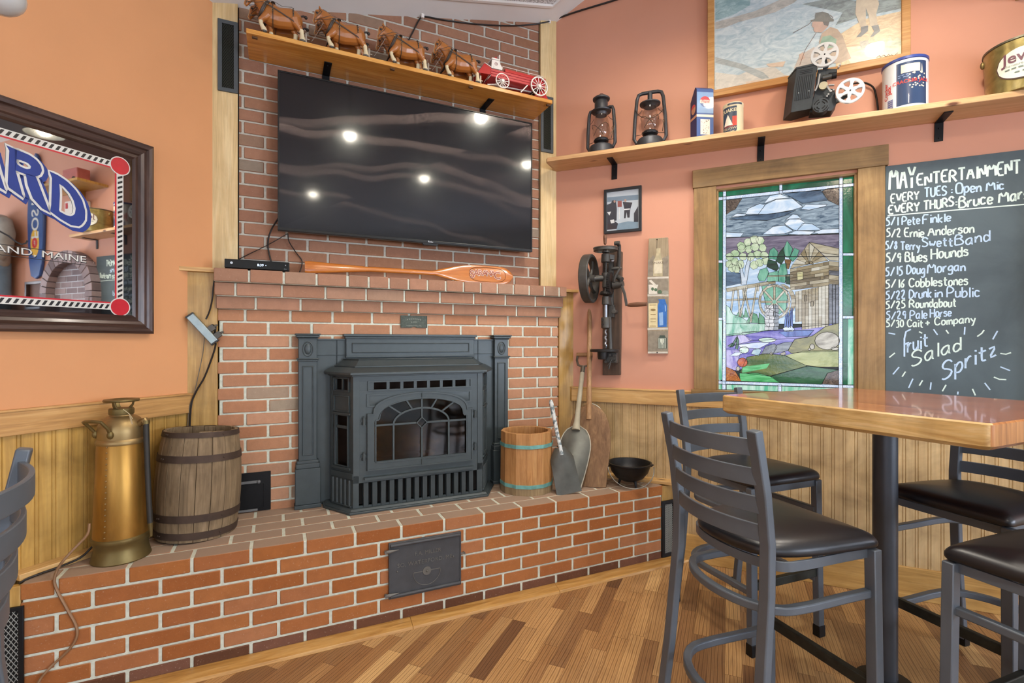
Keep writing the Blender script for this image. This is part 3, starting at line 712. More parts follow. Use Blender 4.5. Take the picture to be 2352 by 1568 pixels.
# ------------------------------------------------------------ long shelf above the television
M_shelf = wood('varnished_shelf', '#b8792c', '#d69a48', '#e4b468', 0, .8, .3, .4, 0)
SH = 2.811
sw0 = UPW - .25
sh = thing('wall_shelf', 'long varnished wooden shelf on the brick above the television', 'shelf', FD, .70, UPW, SH)
b = MB(); b.box(-.836, .838, -.25, -.001, -.022, 0); b.build('shelf_board', M_shelf, sh, bevel=.002)
for px, py in ((752, 150), (1122, 245)):
    u = FD.uz(px, py, UPW - .1)[0] - .70
    b = MB(); b.box(u - .019, u + .019, -.15, -.001, -.026, -.022); b.box(u - .019, u + .019, -.006, -.001, -.16, -.022); b.ball((u, -.12, -.027), .004)
    b.build('bracket', M_black, sh, bevel=.001)
for x in (-.80, -.14, .31, .82):
    b = MB(); b.box(x - .012, x + .012, -.235, -.22, -.030, -.022); b.build('clip', plain('brown_clip', '#5b4028', .5), sh, bevel=.001)

# ------------------------------------------------------------ model horses
M_horse = plain('horse_coat', '#a5662c', .35, 0, .12, 12, coat=.2); M_feather = plain('horse_feather', '#d8cba6', .5, 0, .08, 40); M_hoof = plain('hoof_grey', '#5b5a55', .5)
M_leather = plain('harness_leather', '#3b322b', .45, 0, .1, 60); M_brass = plain('brass_stud', '#c8b48a', .35, .8); M_beadw = plain('white_bead', '#efece2', .4); M_dbrown = plain('dark_hair', '#2c221c', .6)
def horse_body():
    b = MB()
    def loft(secs, n=14):   # (x, y, z, half_a, half_b) ring planes follow the path
        pts = [Vector(s[:3]) for s in secs]
        k = len(pts); R = []
        for i, p in enumerate(pts):
            t = (pts[min(i + 1, k - 1)] - pts[max(i - 1, 0)]).normalized(); side = Vector((0, 1, 0)); up = t.cross(side).normalized()
            R.append([p + up * (secs[i][3] * cos(2 * pi * j / n)) + side * (secs[i][4] * sin(2 * pi * j / n)) for j in range(n)])
        b.rings(R)
    loft([(-.070, 0, .106, .012, .010), (-.060, 0, .106, .032, .024), (-.042, 0, .107, .048, .033), (-.015, 0, .108, .055, .037), (.015, 0, .101, .050, .038), (.045, 0, .106, .050, .037), (.075, 0, .111, .050, .039), (.098, 0, .114, .042, .034), (.114, 0, .118, .026, .022), (.120, 0, .120, .010, .010)])
    loft([(-.025, 0, .125, .042, .026), (-.045, 0, .142, .037, .021), (-.065, 0, .160, .030, .017), (-.085, 0, .175, .024, .015), (-.100, 0, .184, .019, .013), (-.108, 0, .186, .012, .009)])
    loft([(-.100, 0, .192, .010, .009), (-.107, 0, .180, .021, .014), (-.113, 0, .166, .020, .0135), (-.120, 0, .150, .014, .011), (-.127, 0, .136, .011, .010), (-.131, 0, .127, .009, .009), (-.133, 0, .123, .005, .006)])
    for y in (-.008, .008): loft([(-.101, y, .193, .006, .004), (-.105, y, .204, .005, .003), (-.109, y * 1.1, .213, .001, .001)], 8)
    def leg(P): loft([(x, y, z, a, a * .9) for x, y, z, a in P], 10)
    leg([(-.035, -.022, .095, .022), (-.050, -.022, .075, .017), (-.066, -.022, .060, .012), (-.064, -.022, .045, .0095), (-.058, -.022, .030, .0105), (-.051, -.022, .019, .013), (-.046, -.022, .011, .011), (-.043, -.022, .006, .008)])
    leg([(-.022, .020, .090, .020), (-.022, .020, .065, .014), (-.021, .020, .045, .010), (-.020, .020, .028, .010), (-.021, .020, .014, .013), (-.022, .020, .006, .013), (-.023, .020, 0, .013)])
    leg([(.085, -.022, .105, .030), (.094, -.022, .080, .022), (.108, -.022, .062, .014), (.117, -.022, .052, .0115), (.119, -.022, .034, .010), (.121, -.022, .018, .013), (.121, -.022, .006, .0155), (.120, -.022, 0, .015)])
    leg([(.080, .020, .100, .028), (.080, .020, .078, .020), (.086, .020, .062, .014), (.092, .020, .050, .011), (.090, .020, .032, .010), (.091, .020, .016, .013), (.090, .020, .006, .015), (.089, .020, 0, .015)])
    o = b.build('horse_raw', M_horse)
    r = o.modifiers.new('r', 'REMESH'); r.mode = 'VOXEL'; r.voxel_size = .0021; r.use_smooth_shade = True
    q = o.modifiers.new('s', 'SMOOTH'); q.iterations = 5; q.factor = .5
    dg = bpy.context.evaluated_depsgraph_get(); me = bpy.data.meshes.new_from_object(o.evaluated_get(dg)); bpy.data.objects.remove(o)
    me.name = 'horse_body'; me.materials.clear()
    for m in (M_horse, M_feather, M_hoof): me.materials.append(m)
    for p in me.polygons:
        c = p.center; k = 0
        if c.z < .058 and c.x > .075: k = 1 if c.z < .050 + .010 * (c.x > .11) else 0
        elif c.x < -.045 and c.z < .056: k = 1
        elif c.x < .0 and c.z < .032: k = 1
        if abs(c.y) < .0055 and c.x < -.115 and c.z > .12 and p.normal.x < -.3: k = 1
        if k and (c.z < .007 or (c.x < -.03 and c.z < .0115 and c.x > -.06)): k = 2
        p.material_index = k; p.use_smooth = True
    return me
HB = horse_body()
def band(b, x, zc, hh, hw, w, r=.0018, a0=0, a1=2 * pi, tilt=0, n=28, th=.001):
    P = []
    for i in range(n + 1):
        a = a0 + (a1 - a0) * i / n; z = zc + hh * cos(a)
        P.append((x + tilt * cos(a), hw * sin(a), z))
    b.tube(P, r, 6, ry=w)
def make_horse(label):
    t = thing('horse_figurine', label, 'figurine', FD, 0, 0, SH, group=None)
    o = bpy.data.objects.new('body', HB); COL.objects.link(o); o.parent = t
    b = MB(); band(b, -.052, .120, .043, .036, 1.6, .0048, tilt=.020); band(b, -.046, .120, .045, .037, 1.2, .003, tilt=.020); b.build('collar', M_leather, t)
    b = MB()
    for s in (-1, 1):
        b.tube([(-.120, s * .0125, .158), (-.108, s * .0155, .176), (-.099, s * .012, .192)], .0012, 5); b.tube([(-.127, s * .011, .137), (-.118, s * .0145, .152), (-.100, s * .0165, .170), (-.094, s * .014, .186)], .0013, 5)
        b.cbox((-.1185, s * .015, .170), (.011, .0015, .010)); b.ball((-.1185, s * .0165, .170), .0035, 8)
        b.tube([(-.126, s * .0112, .136), (-.095, s * .019, .138), (-.070, s * .026, .142), (-.045, s * .034, .150)], .0011, 5)
        b.tube([(-.125, s * .0112, .135), (-.09, s * .018, .150), (-.055, s * .022, .168), (-.03, s * .018, .172)], .0011, 5)
    band(b, -.1285, .1345, .0115, .0118, 1, .0012); band(b, -.1035, .187, .014, .0125, 1, .0012, tilt=-.004); b.build('bridle', M_leather, t)
    b = MB(); band(b, -.012, .107, .0565, .0385, 1.8, .0018); band(b, .079, .112, .052, .0405, 1.8, .0018, -2.0, 2.0)
    for s in (-1, 1):
        b.tube([(-.048, s * .036, .142), (-.02, s * .0395, .128), (.02, s * .0405, .110), (.06, s * .0405, .092), (.09, s * .038, .078), (.112, s * .032, .068)], .0019, 6, ry=1.5)
        b.tube([(-.03, s * .018, .167), (-.002, s * .026, .160), (.03, s * .02, .152), (.075, s * .012, .165)], .0010, 5)
    b.ball((-.012, -.0, .163), 1, 10, sc=(.012, .026, .004)); b.build('harness', M_leather, t)
    b = MB()
    for s in (-1, 1):
        for k in range(5): b.ball((-.046 + .009 * k, s * (.038 + .0006 * k), .1405 - .004 * k), .0016, 6)
        for a in (.7, 1.0, 1.3, 1.6): b.ball((.079, s * .0415 * sin(a), .112 + .053 * cos(a)), .0016, 6)
        b.tube([(-.012 + .0055 * cos(2 * pi * k / 12), s * .0395, .112 + .0055 * sin(2 * pi * k / 12)) for k in range(12)], .001, 5, closed=True)
        b.ball((-.124, s * .0125, .137), .0022, 6); b.ball((.108, s * .034, .070), .0026, 6); b.ball((-.05, s * .036, .143), .0026, 6)
    b.build('brass_studs', M_brass, t)
    b = MB()
    for k in range(5): b.ball((-.098 + .016 * k, -.002, .199 - .0012 * k - .0016 * k * k), .0026, 8)
    b.build('mane_beads', M_beadw, t)
    b = MB(); b.tube([(-.104, 0, .199), (-.085, 0, .1985), (-.06, 0, .188), (-.035, 0, .172)], [.002, .004, .004, .002], 6); b.build('mane', M_dbrown, t)
    b = MB(); b.tube([(.116, 0, .138), (.126, 0, .142), (.136, 0, .140)], [.004, .005, .006], 8); b.ball((.138, 0, .138), .0085, 10); b.build('tail_bun', M_dbrown, t)
    return t
HU = [sum((FD.uz(a, ya, -.126)[0] + .132, FD.uz(c, yc, -.126)[0] - .125)) / 2 for a, ya, c, yc in ((568, 30, 692, 97), (724, 60, 838, 135), (870, 92, 974, 169), (997, 130, 1096, 200))]
names = ['first', 'second', 'third', 'fourth']
near_lab = ['brown model draft horse nearest the left end of the high shelf, front row', 'second brown model draft horse from the left on the high shelf, front row', 'third brown model draft horse from the left on the high shelf, front row', 'brown model draft horse just ahead of the red toy wagon, front row']
far_lab = ['brown model draft horse half hidden behind the leftmost horse, wall side', 'brown model draft horse half hidden behind the second horse, wall side', 'brown model draft horse half hidden behind the third horse, wall side', 'brown model draft horse half hidden behind the horse at the wagon, wall side']
h0 = make_horse(near_lab[0]); index_kids()
for k in range(4):
    for r in range(2):
        h = h0 if (k, r) == (0, 0) else copy_tree(h0)
        h['label'] = (near_lab, far_lab)[r][k]; h['group'] = 'model draft horses on the shelf'
        place(h, FD, HU[k] + .012 * r, (-.126, -.022)[r], SH)
# draw poles and swingletrees between the pairs
M_pew = plain('pewter_bar', '#a8a196', .35, .6)
def chainpts(b, p, q, n, r=.0011, sag=.004):
    p, q = Vector(p), Vector(q)
    for i in range(n):
        f = (i + .5) / n; c = p.lerp(q, f) - Vector((0, 0, sag * 4 * f * (1 - f))); d = (q - p).normalized() * (q - p).length / n * .62
        nrm = Vector((0, 1, 0)) if i % 2 else Vector((0, 0, 1)); s_ = d.cross(nrm).normalized() * .0022
        b.tube([c - d * .8 , c + s_, c + d * .8, c - s_], r * .7, 5, closed=True)
for k in range(4):
    t = thing('hitch_pole', ['pale hitch pole and swingletree beside the leftmost horses on the shelf', 'pale hitch pole and swingletree beside the second pair of model horses', 'pale hitch pole and swingletree beside the third pair of model horses', 'pale hitch pole and swingletree between the last pair and the wagon'][k], 'hitch', FD, HU[k] + .150, -.074, SH, group='hitch poles of the model team')
    b = MB(); b.tube([(-.235 if k else -.20, 0, .024), (.0, 0, .020)], .0028, 8); b.build('pole', M_pew, t)
    b = MB(); b.box(-.004, .004, -.05, .05, .018, .026); b.box(-.016, -.008, -.075, -.068, .0, .045); b.cyl((-.012, -.071, .045), (-.012, -.071, .048), .006, 10); b.box(-.016, .004, -.072, -.048, .019, .023); b.build('swingletree', M_pew, t)
    b = MB(); chainpts(b, (-.020, -.085, .060), (-.004, -.05, .024), 5); chainpts(b, (.015, -.06, .022), (.068, -.085, .115), 9); b.build('trace_chain', M_pew, t)

# ------------------------------------------------------------ toy wagon
M_red = plain('wagon_red', '#b3161a', .3, 0, .05, coat=.3); M_wht = plain('wagon_white', '#e4e0d8', .4, 0, .03); M_drk = plain('wagon_dark_red', '#7a0f12', .35)
wg = thing('toy_wagon', 'red and white toy horse wagon at the right end of the high shelf', 'toy', FD, 1.32, -.095, SH)
def wl(X, Z, w=-.155): u, z = FD.uz(1080 + X / 10.455, 110 + Z / 10.455, w); return u - 1.32, z - SH
WY = .060
x0, zb0 = wl(495, 690); x1, zb1 = wl(1790, 990); _, zt0 = wl(505, 480); _, zt1 = wl(1810, 840)
zb, zt = (zb0 + zb1) / 2, (zt0 + zt1) / 2
b = MB()
for s in (-1, 1):
    for k in range(3):
        za = zb + (zt - zb) * k / 3; b.box(x0, x1, s * WY - .003, s * WY + .003, za + .001, za + (zt - zb) / 3 - .001)
b.box(x0, x1, -WY, WY, zb, zb + .004); b.box(x1 - .004, x1, -WY, WY, zb, zt); b.build('wagon_body', plain('wagon_pink_red', '#b9343a', .35, 0, .05), wg, bevel=.001)
b = MB(); b.box(x0 + .09, x1 + .004, -WY - .004, WY + .004, zt, zt + .018); b.build('top_rail', M_red, wg, bevel=.001)
P = [wl(*p) for p in ((520, 285), (705, 320), (720, 400), (765, 480), (765, 540), (505, 480))]
for s in (1, -1):
    b = MB(); b.prism(P, s * WY - .003, s * WY + .003); sp = b.build('seat_side', M_wht, wg)
b = MB()
for s, q in ((-1, 0),):
    cx, cz = wl(618, 390)
    b.tube([(cx + .009 * cos(2 * pi * k / 20), -WY - .0035, cz + .009 * sin(2 * pi * k / 20)) for k in range(20)], .0009, 5, closed=True); b.merge(txt('AB', .012, .0003), T(cx, -WY - .0035, cz - .004))
b.build('emblem', M_drk, sp)
a, z = wl(520, 250); c, z2 = wl(705, 290)
b = MB(); b.box(a, c, -WY - .003, WY + .003, (z + z2) / 2 - .005, (z + z2) / 2 + .004, 1); b.tube([((a + c) / 2 + .004, -WY + .004, (z + z2) / 2 + .008), ((a + c) / 2 + .004, WY - .004, (z + z2) / 2 + .008)], .009, 10)
b.box(c - .002, c + .005, -WY, WY, (z + z2) / 2, (z + z2) / 2 + .032, 1); b.build('driver_seat', [M_red, M_wht], wg, bevel=.001)
dt = wl(345, 360); db = wl(180, 590); fb = wl(365, 790); ft = wl(505, 470)
b = MB(); b.add([(p[0], y, p[1]) for y in (-WY, WY) for p in (dt, db, (x0, zb + .012), ft)], [(0, 1, 5, 4), (1, 2, 6, 5), (0, 3, 2, 1), (4, 5, 6, 7)])
b.build('dashboard', M_red, wg)
b = MB(); b.rbar([(dt[0], -WY - .002, dt[1]), (ft[0], -WY - .002, ft[1])], .005, .003); b.rbar([(dt[0], WY, dt[1]), (ft[0], WY, ft[1])], .005, .003); b.rbar([(dt[0], -WY, dt[1]), (dt[0], WY, dt[1])], .005, .003)
r0, r1 = wl(780, 440), wl(1745, 690)
zr = (r0[1] + r1[1]) / 2
b.tube([(r0[0], -WY, zr), (r1[0], -WY, zr), (r1[0], WY, zr), (r0[0], WY, zr)], .0014, 6)
for f in (0, .33, .66, 1):
    x = r0[0] + (r1[0] - r0[0]) * f
    for s in (-1, 1): b.cyl((x, s * WY, zt + .016), (x, s * WY, zr), .0012, 6)
b.build('hand_rail', M_wht, wg)
def wheel(cx, r, y, lab):
    b = MB(); cz = r
    b.lathe([(r * .88, -.004), (r, -.004), (r, .004), (r * .88, .004), (r * .88, -.004)], 36, (cx, y, cz), 0, 'y')
    for k in range(12): a = 2 * pi * k / 12 + .1; b.rbar([(cx + .006 * cos(a), y, cz + .006 * sin(a)), (cx + r * .9 * cos(a), y, cz + r * .9 * sin(a))], .0035, .003, up=(0, 1, 0))
    b.cyl((cx, y - .009, cz), (cx, y + .006, cz), .009, 14); b.build('wheel', M_wht, wg)
for s in (-1, 1): wheel(1.2001 - 1.32, .044, s * .052 - .008 * (s < 0), ''); wheel(1.4385 - 1.32, .058, s * .060 - .012 * (s < 0), '')
b = MB()
b.rbar([(1.2001 - 1.32, -.06, .044), (1.2001 - 1.32, .05, .044)], .007, .007); b.rbar([(1.4385 - 1.32, -.07, .058), (1.4385 - 1.32, .055, .058)], .008, .008); b.rbar([(-.17, 0, .04), (.10, 0, .052)], .008, .006)
b.box(1.2001 - 1.34, 1.2001 - 1.30, -.035, .035, .044, zb); b.box(1.4385 - 1.335, 1.4385 - 1.305, -.04, .04, .058, zb); b.rbar([(-.20, -.02, .024), (-.13, -.02, .040)], .006, .006); b.rbar([(.0, -.06, .0 + .003), (.045, -.06, zb)], .006, .004, up=(0, 1, 0)); b.build('running_gear', M_wht, wg)
b = MB(); b.prism([(x1 - .01, .055), (x1 + .002, .055), (x1 + .035, .002), (x1 - .07, .002)], -.045, .045); b.build('tail_box', M_red, wg)

# ------------------------------------------------------------ cable box and paddle on the mantel
MZ = 1.673
ua, _ = FD.uz(513, 600, -.075); ub, _ = FD.uz(663, 610, -.075)
cb = thing('cable_box', 'flat black digital box with a lit clock on the left end of the mantel', 'box', FD, (ua + ub) / 2 + .004, -.062, MZ)
hx = (ub - ua) / 2
b = MB(); b.box(-hx, hx, -.008, .135, .004, .047); b.box(-hx + .01, -hx + .03, .0, .12, 0, .005); b.box(hx - .03, hx - .01, .0, .12, 0, .005); case = b.build('case', plain('box_plastic', '#17191a', .4), cb, bevel=.003)
b = MB(); b.face([(-hx + .003, -.0085, .006), (hx - .003, -.0085, .006), (hx - .003, -.0085, .045), (-hx + .003, -.0085, .045)]); b.build('front_window', plain('gloss_black', '#101213', .12), cb)
b = MB(); b.merge(txt('8:39', .016, .0002, space=1.05), T(.012, -.009, .019)); b.ball((.036, -.009, .024), .002, 6); b.build('clock_digits', emit('clock_blue', '#cfe4ff', 2.2), cb)
b = MB(); b.cyl((-hx + .03, -.009, .028), (-hx + .03, -.0095, .028), .006, 16); b.build('power_button', M_steel, cb)
b = MB(); b.merge(txt('x', .012, .0002), T(hx - .018, -.009, .028)); b.merge(txt('xfinity', .005, .0002), T(hx - .02, -.009, .010)); b.build('maker_mark', M_steel, cb)
# paddle
ua, za = FD.uz(700, 618, -.02); ub, zb_ = FD.uz(1178, 640, -.02)
pd = thing('canoe_paddle', 'varnished wooden canoe paddle with red and silver lettering lying on the mantel', 'paddle', FD, ua, -.016, MZ)
Lp = ub - ua
M_pad = wood('paddle_wood', '#a85a1c', '#c2742e', '#d48d45', 0, .8, .25, .6)
def padsec(x):   # centre z, half height, half thickness
    f = x / Lp
    if f < .02: return .036, .030 + .004 * f / .02, .011
    if f < .30: 
        q = (f - .02) / .28; h = .033 - (.033 - .0145) * min(1, q * 1.15); return .036 + .009 * q, h, .013
    if f < .58: return .045, .0145, .0135
    q = (f - .58) / .42
    h = .0145 + (.055 - .0145) * (1 - (1 - min(1, q / .5)) ** 1.7 if q < .5 else 1)
    if q > .82: h *= math.sqrt(max(.02, 1 - ((q - .82) / .18) ** 2))
    return .047 + .008 * min(1, q * 2), h, .0135 - .009 * min(1, q * 3)
b = MB(); R = []
for i in range(61):
    x = Lp * i / 60; cz, hh_, th = padsec(x); lean = .18
    R.append([(x, th * sin(2 * pi * j / 20) + lean * (cz - .06 + hh_ * cos(2 * pi * j / 20)), cz + hh_ * cos(2 * pi * j / 20)) for j in range(20)])
b.rings(R); pb = b.build('shaft_and_blade', M_pad, pd, smooth=60)
Mt = T(Lp * .842, -.0062, .055) @ RX(-.178) 
b = MB()
for k, ch in enumerate('SARANAC'):
    q = (k - 3) / 3; s_ = .066 if k in (0, 6) else .046 + .006 * abs(q)
    b.merge(txt(ch, s_, .0003, bold=.0008), Mt @ T(q * .082, -.0012, -.012 - .010 * (1 - abs(q)) * 0 - (.012 if k in (0, 6) else .0) + .006 * (1 - q * q)))
lt = b.build('red_lettering', plain('sign_red', '#94431f', .4), pb)
b = MB()
for k, ch in enumerate('SARANAC'):
    q = (k - 3) / 3; s_ = .066 if k in (0, 6) else .046 + .006 * abs(q)
    b.merge(txt(ch, s_, .0002, bold=.0030), Mt @ T(q * .082, -.0006, -.012 - (.012 if k in (0, 6) else .0) + .006 * (1 - q * q)))
b.build('silver_outline', plain('silver_outline', '#d8d2c8', .35, .2), pb)
b = MB(); oo = [Mt @ Vector((x, -.0006, z)) for x, z in [(.02 + .118 * math.copysign(abs(cos(a)) ** .6, cos(a)), .045 * math.copysign(abs(sin(a)) ** .7, sin(a))) for a in [2 * pi * k / 48 for k in range(48)]]]
b.tube(oo, .0013, 4, closed=True); b.build('oval_border', plain('border_brown', '#7d4520', .4), pb)
# ------------------------------------------------------------ cables at the television
def cable(name, label, pts, r, mat, F=FD, cat='cable', sub=4):
    # smooth the path
    P = [Vector(p) for p in pts]; out = []
    for i in range(len(P) - 1):
        p0, p1, p2, p3 = P[max(i - 1, 0)], P[i], P[i + 1], P[min(i + 2, len(P) - 1)]
        for k in range(sub):
            t = k / sub; out.append(.5 * ((2 * p1) + (p2 - p0) * t + (2 * p0 - 5 * p1 + 4 * p2 - p3) * t * t + (3 * p1 - p0 - 3 * p2 + p3) * t ** 3))
    out.append(P[-1]); c = out[0].copy()
    b = MB(off=c); b.tube(out, r, 6); o = b.build(name, mat, smooth=60); place(o, F, 0, 0, 0); o.location = F.P(c.x, c.y, c.z)
    return tag(o, label, cat)
M_cab = plain('black_cable', '#1e1b1a', .5); M_cabb = plain('brown_cord', '#8a6a4c', .5)
def dpt(px, py, w): u, z = FD.uz(px, py, w); return (u, w, z)
cable('hdmi_cable', 'black cable looping from the television edge down behind the clock box', [dpt(640, 500, .06), dpt(622, 530, .07), dpt(615, 560, .08), dpt(620, 590, .08), (FD.uz(628, 606, .08)[0], .075, MZ + .03)], .0042, M_cab)
cable('thin_cable', 'thin black wire running slantwise from the television to the clock box', [dpt(660, 537, .06), dpt(610, 565, .07), dpt(555, 592, .085), (FD.uz(530, 605, .08)[0], .08, MZ + .03)], .0022, M_cab)
cable('television_cable', 'dark cord hanging below the television between clock box and paddle', [dpt(661, 536, .06), dpt(664, 555, .07), dpt(680, 580, .08), dpt(694, 600, .085), (FD.uz(686, 618, .08)[0], .07, MZ + .012), (FD.uz(670, 623, .08)[0], .05, MZ + .005)], .003, M_cab)
def upt(px, py, w): return dpt(px, py, w)
cable('ceiling_cable', 'dark cable clipped along the ceiling edge above the horses', [dpt(935, 100, UPW - .006), dpt(950, 70, UPW - .006), dpt(965, 42, UPW - .006), dpt(976, 38, UPW - .008), dpt(1020, 46, UPW - .008), dpt(1100, 56, UPW - .008), dpt(1180, 59, UPW - .008), dpt(1232, 55, UPW - .012), dpt(1262, 49, UPW - .03)] , .0045, M_cab)
def rpt(px, py, w): u, z = FR.uz(px, py, w); return (u, w, z)
cable('wall_cable', 'dark cable continuing along the top of the salmon wall', [rpt(1275, 45, -.012), rpt(1300, 35, -.008), rpt(1340, 22, -.008), rpt(1400, 4, -.008), rpt(1470, -18, -.008)], .0055, M_cab, FR)
for k, (px, py) in enumerate(((971, 36), (1262, 49))):
    u, z = FD.uz(px, py, UPW - .02); b = MB(); b.box(-.009, .009, -.012, .004, -.012, .012); o = b.build('cable_clip', M_white, bevel=.002); place(o, FD, u, UPW - .012, z); tag(o, ['small white cable clip above the third horse', 'small white cable clip at the top right corner of the brick'][k], 'clip')
# ------------------------------------------------------------ power strip on the left board
p0 = dpt(436, 724, -.03); p1 = dpt(494, 786, -.03)
pc = ((p0[0] + p1[0]) / 2, -.03, (p0[2] + p1[2]) / 2); L_ = hypot(p1[0] - p0[0], p1[2] - p0[2]); an = atan2(p1[2] - p0[2], p1[0] - p0[0])
ps = thing('power_strip', 'grey metal power strip hung aslant on the wooden board left of the brick', 'power strip', FD, *pc)
M_zinc = plain('zinc', '#8d9896', .35, .7, .1, 30)
b = MB(); b.M = RY(-an); b.box(-L_ / 2, L_ / 2, -.018, .020, -.019, .019); sb = b.build('strip_case', M_zinc, ps, bevel=.004)
b = MB(); b.M = RY(-an); b.box(-L_ / 2 - .004, -L_ / 2 + .004, -.019, .021, -.020, .020); b.box(L_ / 2 - .004, L_ / 2 + .004, -.019, .021, -.020, .020); b.build('end_cap', plain('strip_black', '#2d2f30', .5), ps, bevel=.002)
for k, x in enumerate((.02, .062)):
    b = MB(); b.M = RY(-an); b.box(x - .014, x + .014, -.012, .012, .018, .046); b.tube([(x, 0, .046), (x + .003, 0, .062)], [.007, .004], 8); b.build('plug', plain('plug_grey', '#4f4c45', .5), ps, bevel=.003)
def lpt(px, py, w=-.03): return dpt(px, py, w)
cable('plug_cord', 'dark twin cord rising from the power strip past the mantel end', [lpt(473, 733), lpt(481, 715), lpt(487, 690), lpt(490, 660), lpt(494, 635, -.02)], .004, M_cab)
cable('plug_cord', 'short dark cord looped behind the lower end of the power strip', [lpt(488, 746), lpt(495, 750, -.02), lpt(494, 762, -.014), lpt(489, 775, -.012)], .004, M_cab)
cable('supply_cord', 'black cord dropping from the power strip behind the wooden barrel', [lpt(496, 788), lpt(490, 812), lpt(470, 865), lpt(450, 900), lpt(438, 940), (FD.uz(434, 990, -.014)[0], -.014, .75), (FD.uz(434, 990, -.014)[0], -.014, HZ + .005)], .0045, M_cab)
cable('supply_cord', 'thin grey cord beside the black one on the left board', [lpt(470, 770), lpt(466, 810), lpt(458, 850), lpt(446, 905), lpt(432, 960), (FD.uz(430, 990, -.014)[0] - .012, -.013, HZ + .004)], .0022, plain('grey_cord', '#6b6458', .5))
def wthing(name, label, cat, x, y, z, rot=0, group=None): return thing(name, label, cat, FW, x, y, z, rot, group)
# ------------------------------------------------------------ antique extinguisher
def copper_mat():
    t = NT('tarnished_copper')
    n = t.noise(5, 5, t.co((1, 1, .4)), .6, 1); r = t.ramp(n, 0, [(.3, lin('#80602c')), (.5, lin('#a37a38')), (.7, lin('#b48c48'))]); t.l(r, 0, t.p, 'Base Color')
    t.set(Metallic=.75, Roughness=.36); return t.mat
M_cop = copper_mat(); M_brs = plain('dull_brass', '#978056', .42, .8, .16, 14); M_brsd = plain('dark_brass', '#75663f', .45, .75, .2, 12)
ex = wthing('antique_extinguisher', 'tall antique copper and brass soda fire extinguisher standing on the hearth by the barrel', 'extinguisher', -1.56, 2.0, HZ)
b = MB(); b.lathe([(.0905, .088), (.0915, .095), (.079, .462), (.077, .466)], 40); body = b.build('body', M_cop, ex)
b = MB(); b.lathe([(.097, 0), (.099, .004), (.097, .010), (.093, .025), (.0885, .045), (.0885, .060), (.094, .075), (.097, .083), (.096, .091), (.0915, .095)], 40); b.build('base', M_brsd, ex)
b = MB(); b.lathe([(.0815, .455), (.0835, .462), (.0815, .47), (.0775, .476), (.079, .50), (.076, .525), (.064, .550), (.048, .562), (.040, .565), (.037, .572), (.0, .573)], 40); b.build('dome', M_brs, ex)
b = MB(); b.lathe([(.0, .570), (.041, .570), (.042, .574), (.042, .590), (.039, .594), (.020, .595), (0, .595)], 32)
for k in range(3):
    a = 2 * pi * k / 3 + .5; b.tube([(.026 * cos(a), .026 * sin(a), .592), (.036 * cos(a), .036 * sin(a), .606), (.040 * cos(a), .040 * sin(a), .622)], [.010, .007, .006], 8, ry=.6)
b.lathe([(.036, .620), (.058, .620), (.060, .624), (.058, .629), (.046, .630), (.036, .625), (.036, .620)], 36); b.build('cap_wheel', M_brsd, ex)
b = MB()
for k in range(17): a = -1.5; r = .0915 - (.0125) * k / 17; z = .108 + .0215 * k; b.ball(((r + .0005) * cos(a), (r + .0005) * sin(a), z), .0035, 8)
b.build('rivet', M_brs, body); bpy.data.objects[-1] if False else None
def pol(r, a, z): return (r * cos(a), r * sin(a), z)
b = MB(); Pv = [pol(.076, -1.36, .50), pol(.088, -1.40, .525), pol(.108, -1.52, .553), pol(.118, -1.75, .557), pol(.122, -2.0, .555), pol(.118, -2.22, .551), pol(.098, -2.36, .528), pol(.078, -2.42, .500)]
b.tube(Pv, .0062, 8); b.ball(pol(.079, -1.35, .498), .012, 10, sc=(1, 1, 1.3)); b.ball(pol(.080, -2.42, .497), .012, 10, sc=(1, 1, 1.3)); b.build('carry_handle', M_brsd, ex)
ha = .0
b = MB(); b.tube([pol(.058, ha, .52), pol(.084, ha, .54), pol(.092, ha, .545), pol(.100, ha, .53)], [.012, .013, .014, .013], 12); b.build('spout', M_brs, ex)
b = MB(); b.tube([pol(.098, ha, .54), pol(.100, ha, .47), pol(.105, ha - .02, .36), pol(.112, ha - .04, .24), pol(.120, ha - .06, .135)], [.011, .0105, .010, .010, .010], 12)
hs = b.build('hose', plain('perished_rubber', '#26241f', .55, 0, .15, 30), ex)
b = MB(); b.tube([pol(.120, ha - .06, .138), pol(.122, ha - .06, .118), pol(.124, ha - .06, .085)], [.0105, .008, .005], 12); b.cyl(pol(.098, ha, .545), pol(.0985, ha, .53), .0135, 12); b.build('nozzle', M_brsd, hs)
b = MB(); b.tube([(.03, -.03, .592), (.058, -.035, .575), (.075, -.038, .555)], .0012, 5); b.add([(.060, -.040, .574), (.072, -.046, .571), (.082, -.046, .535), (.070, -.042, .536)], [(0, 1, 2, 3)]); b.build('paper_tag', plain('aged_paper', '#cfc29c', .8), ex)
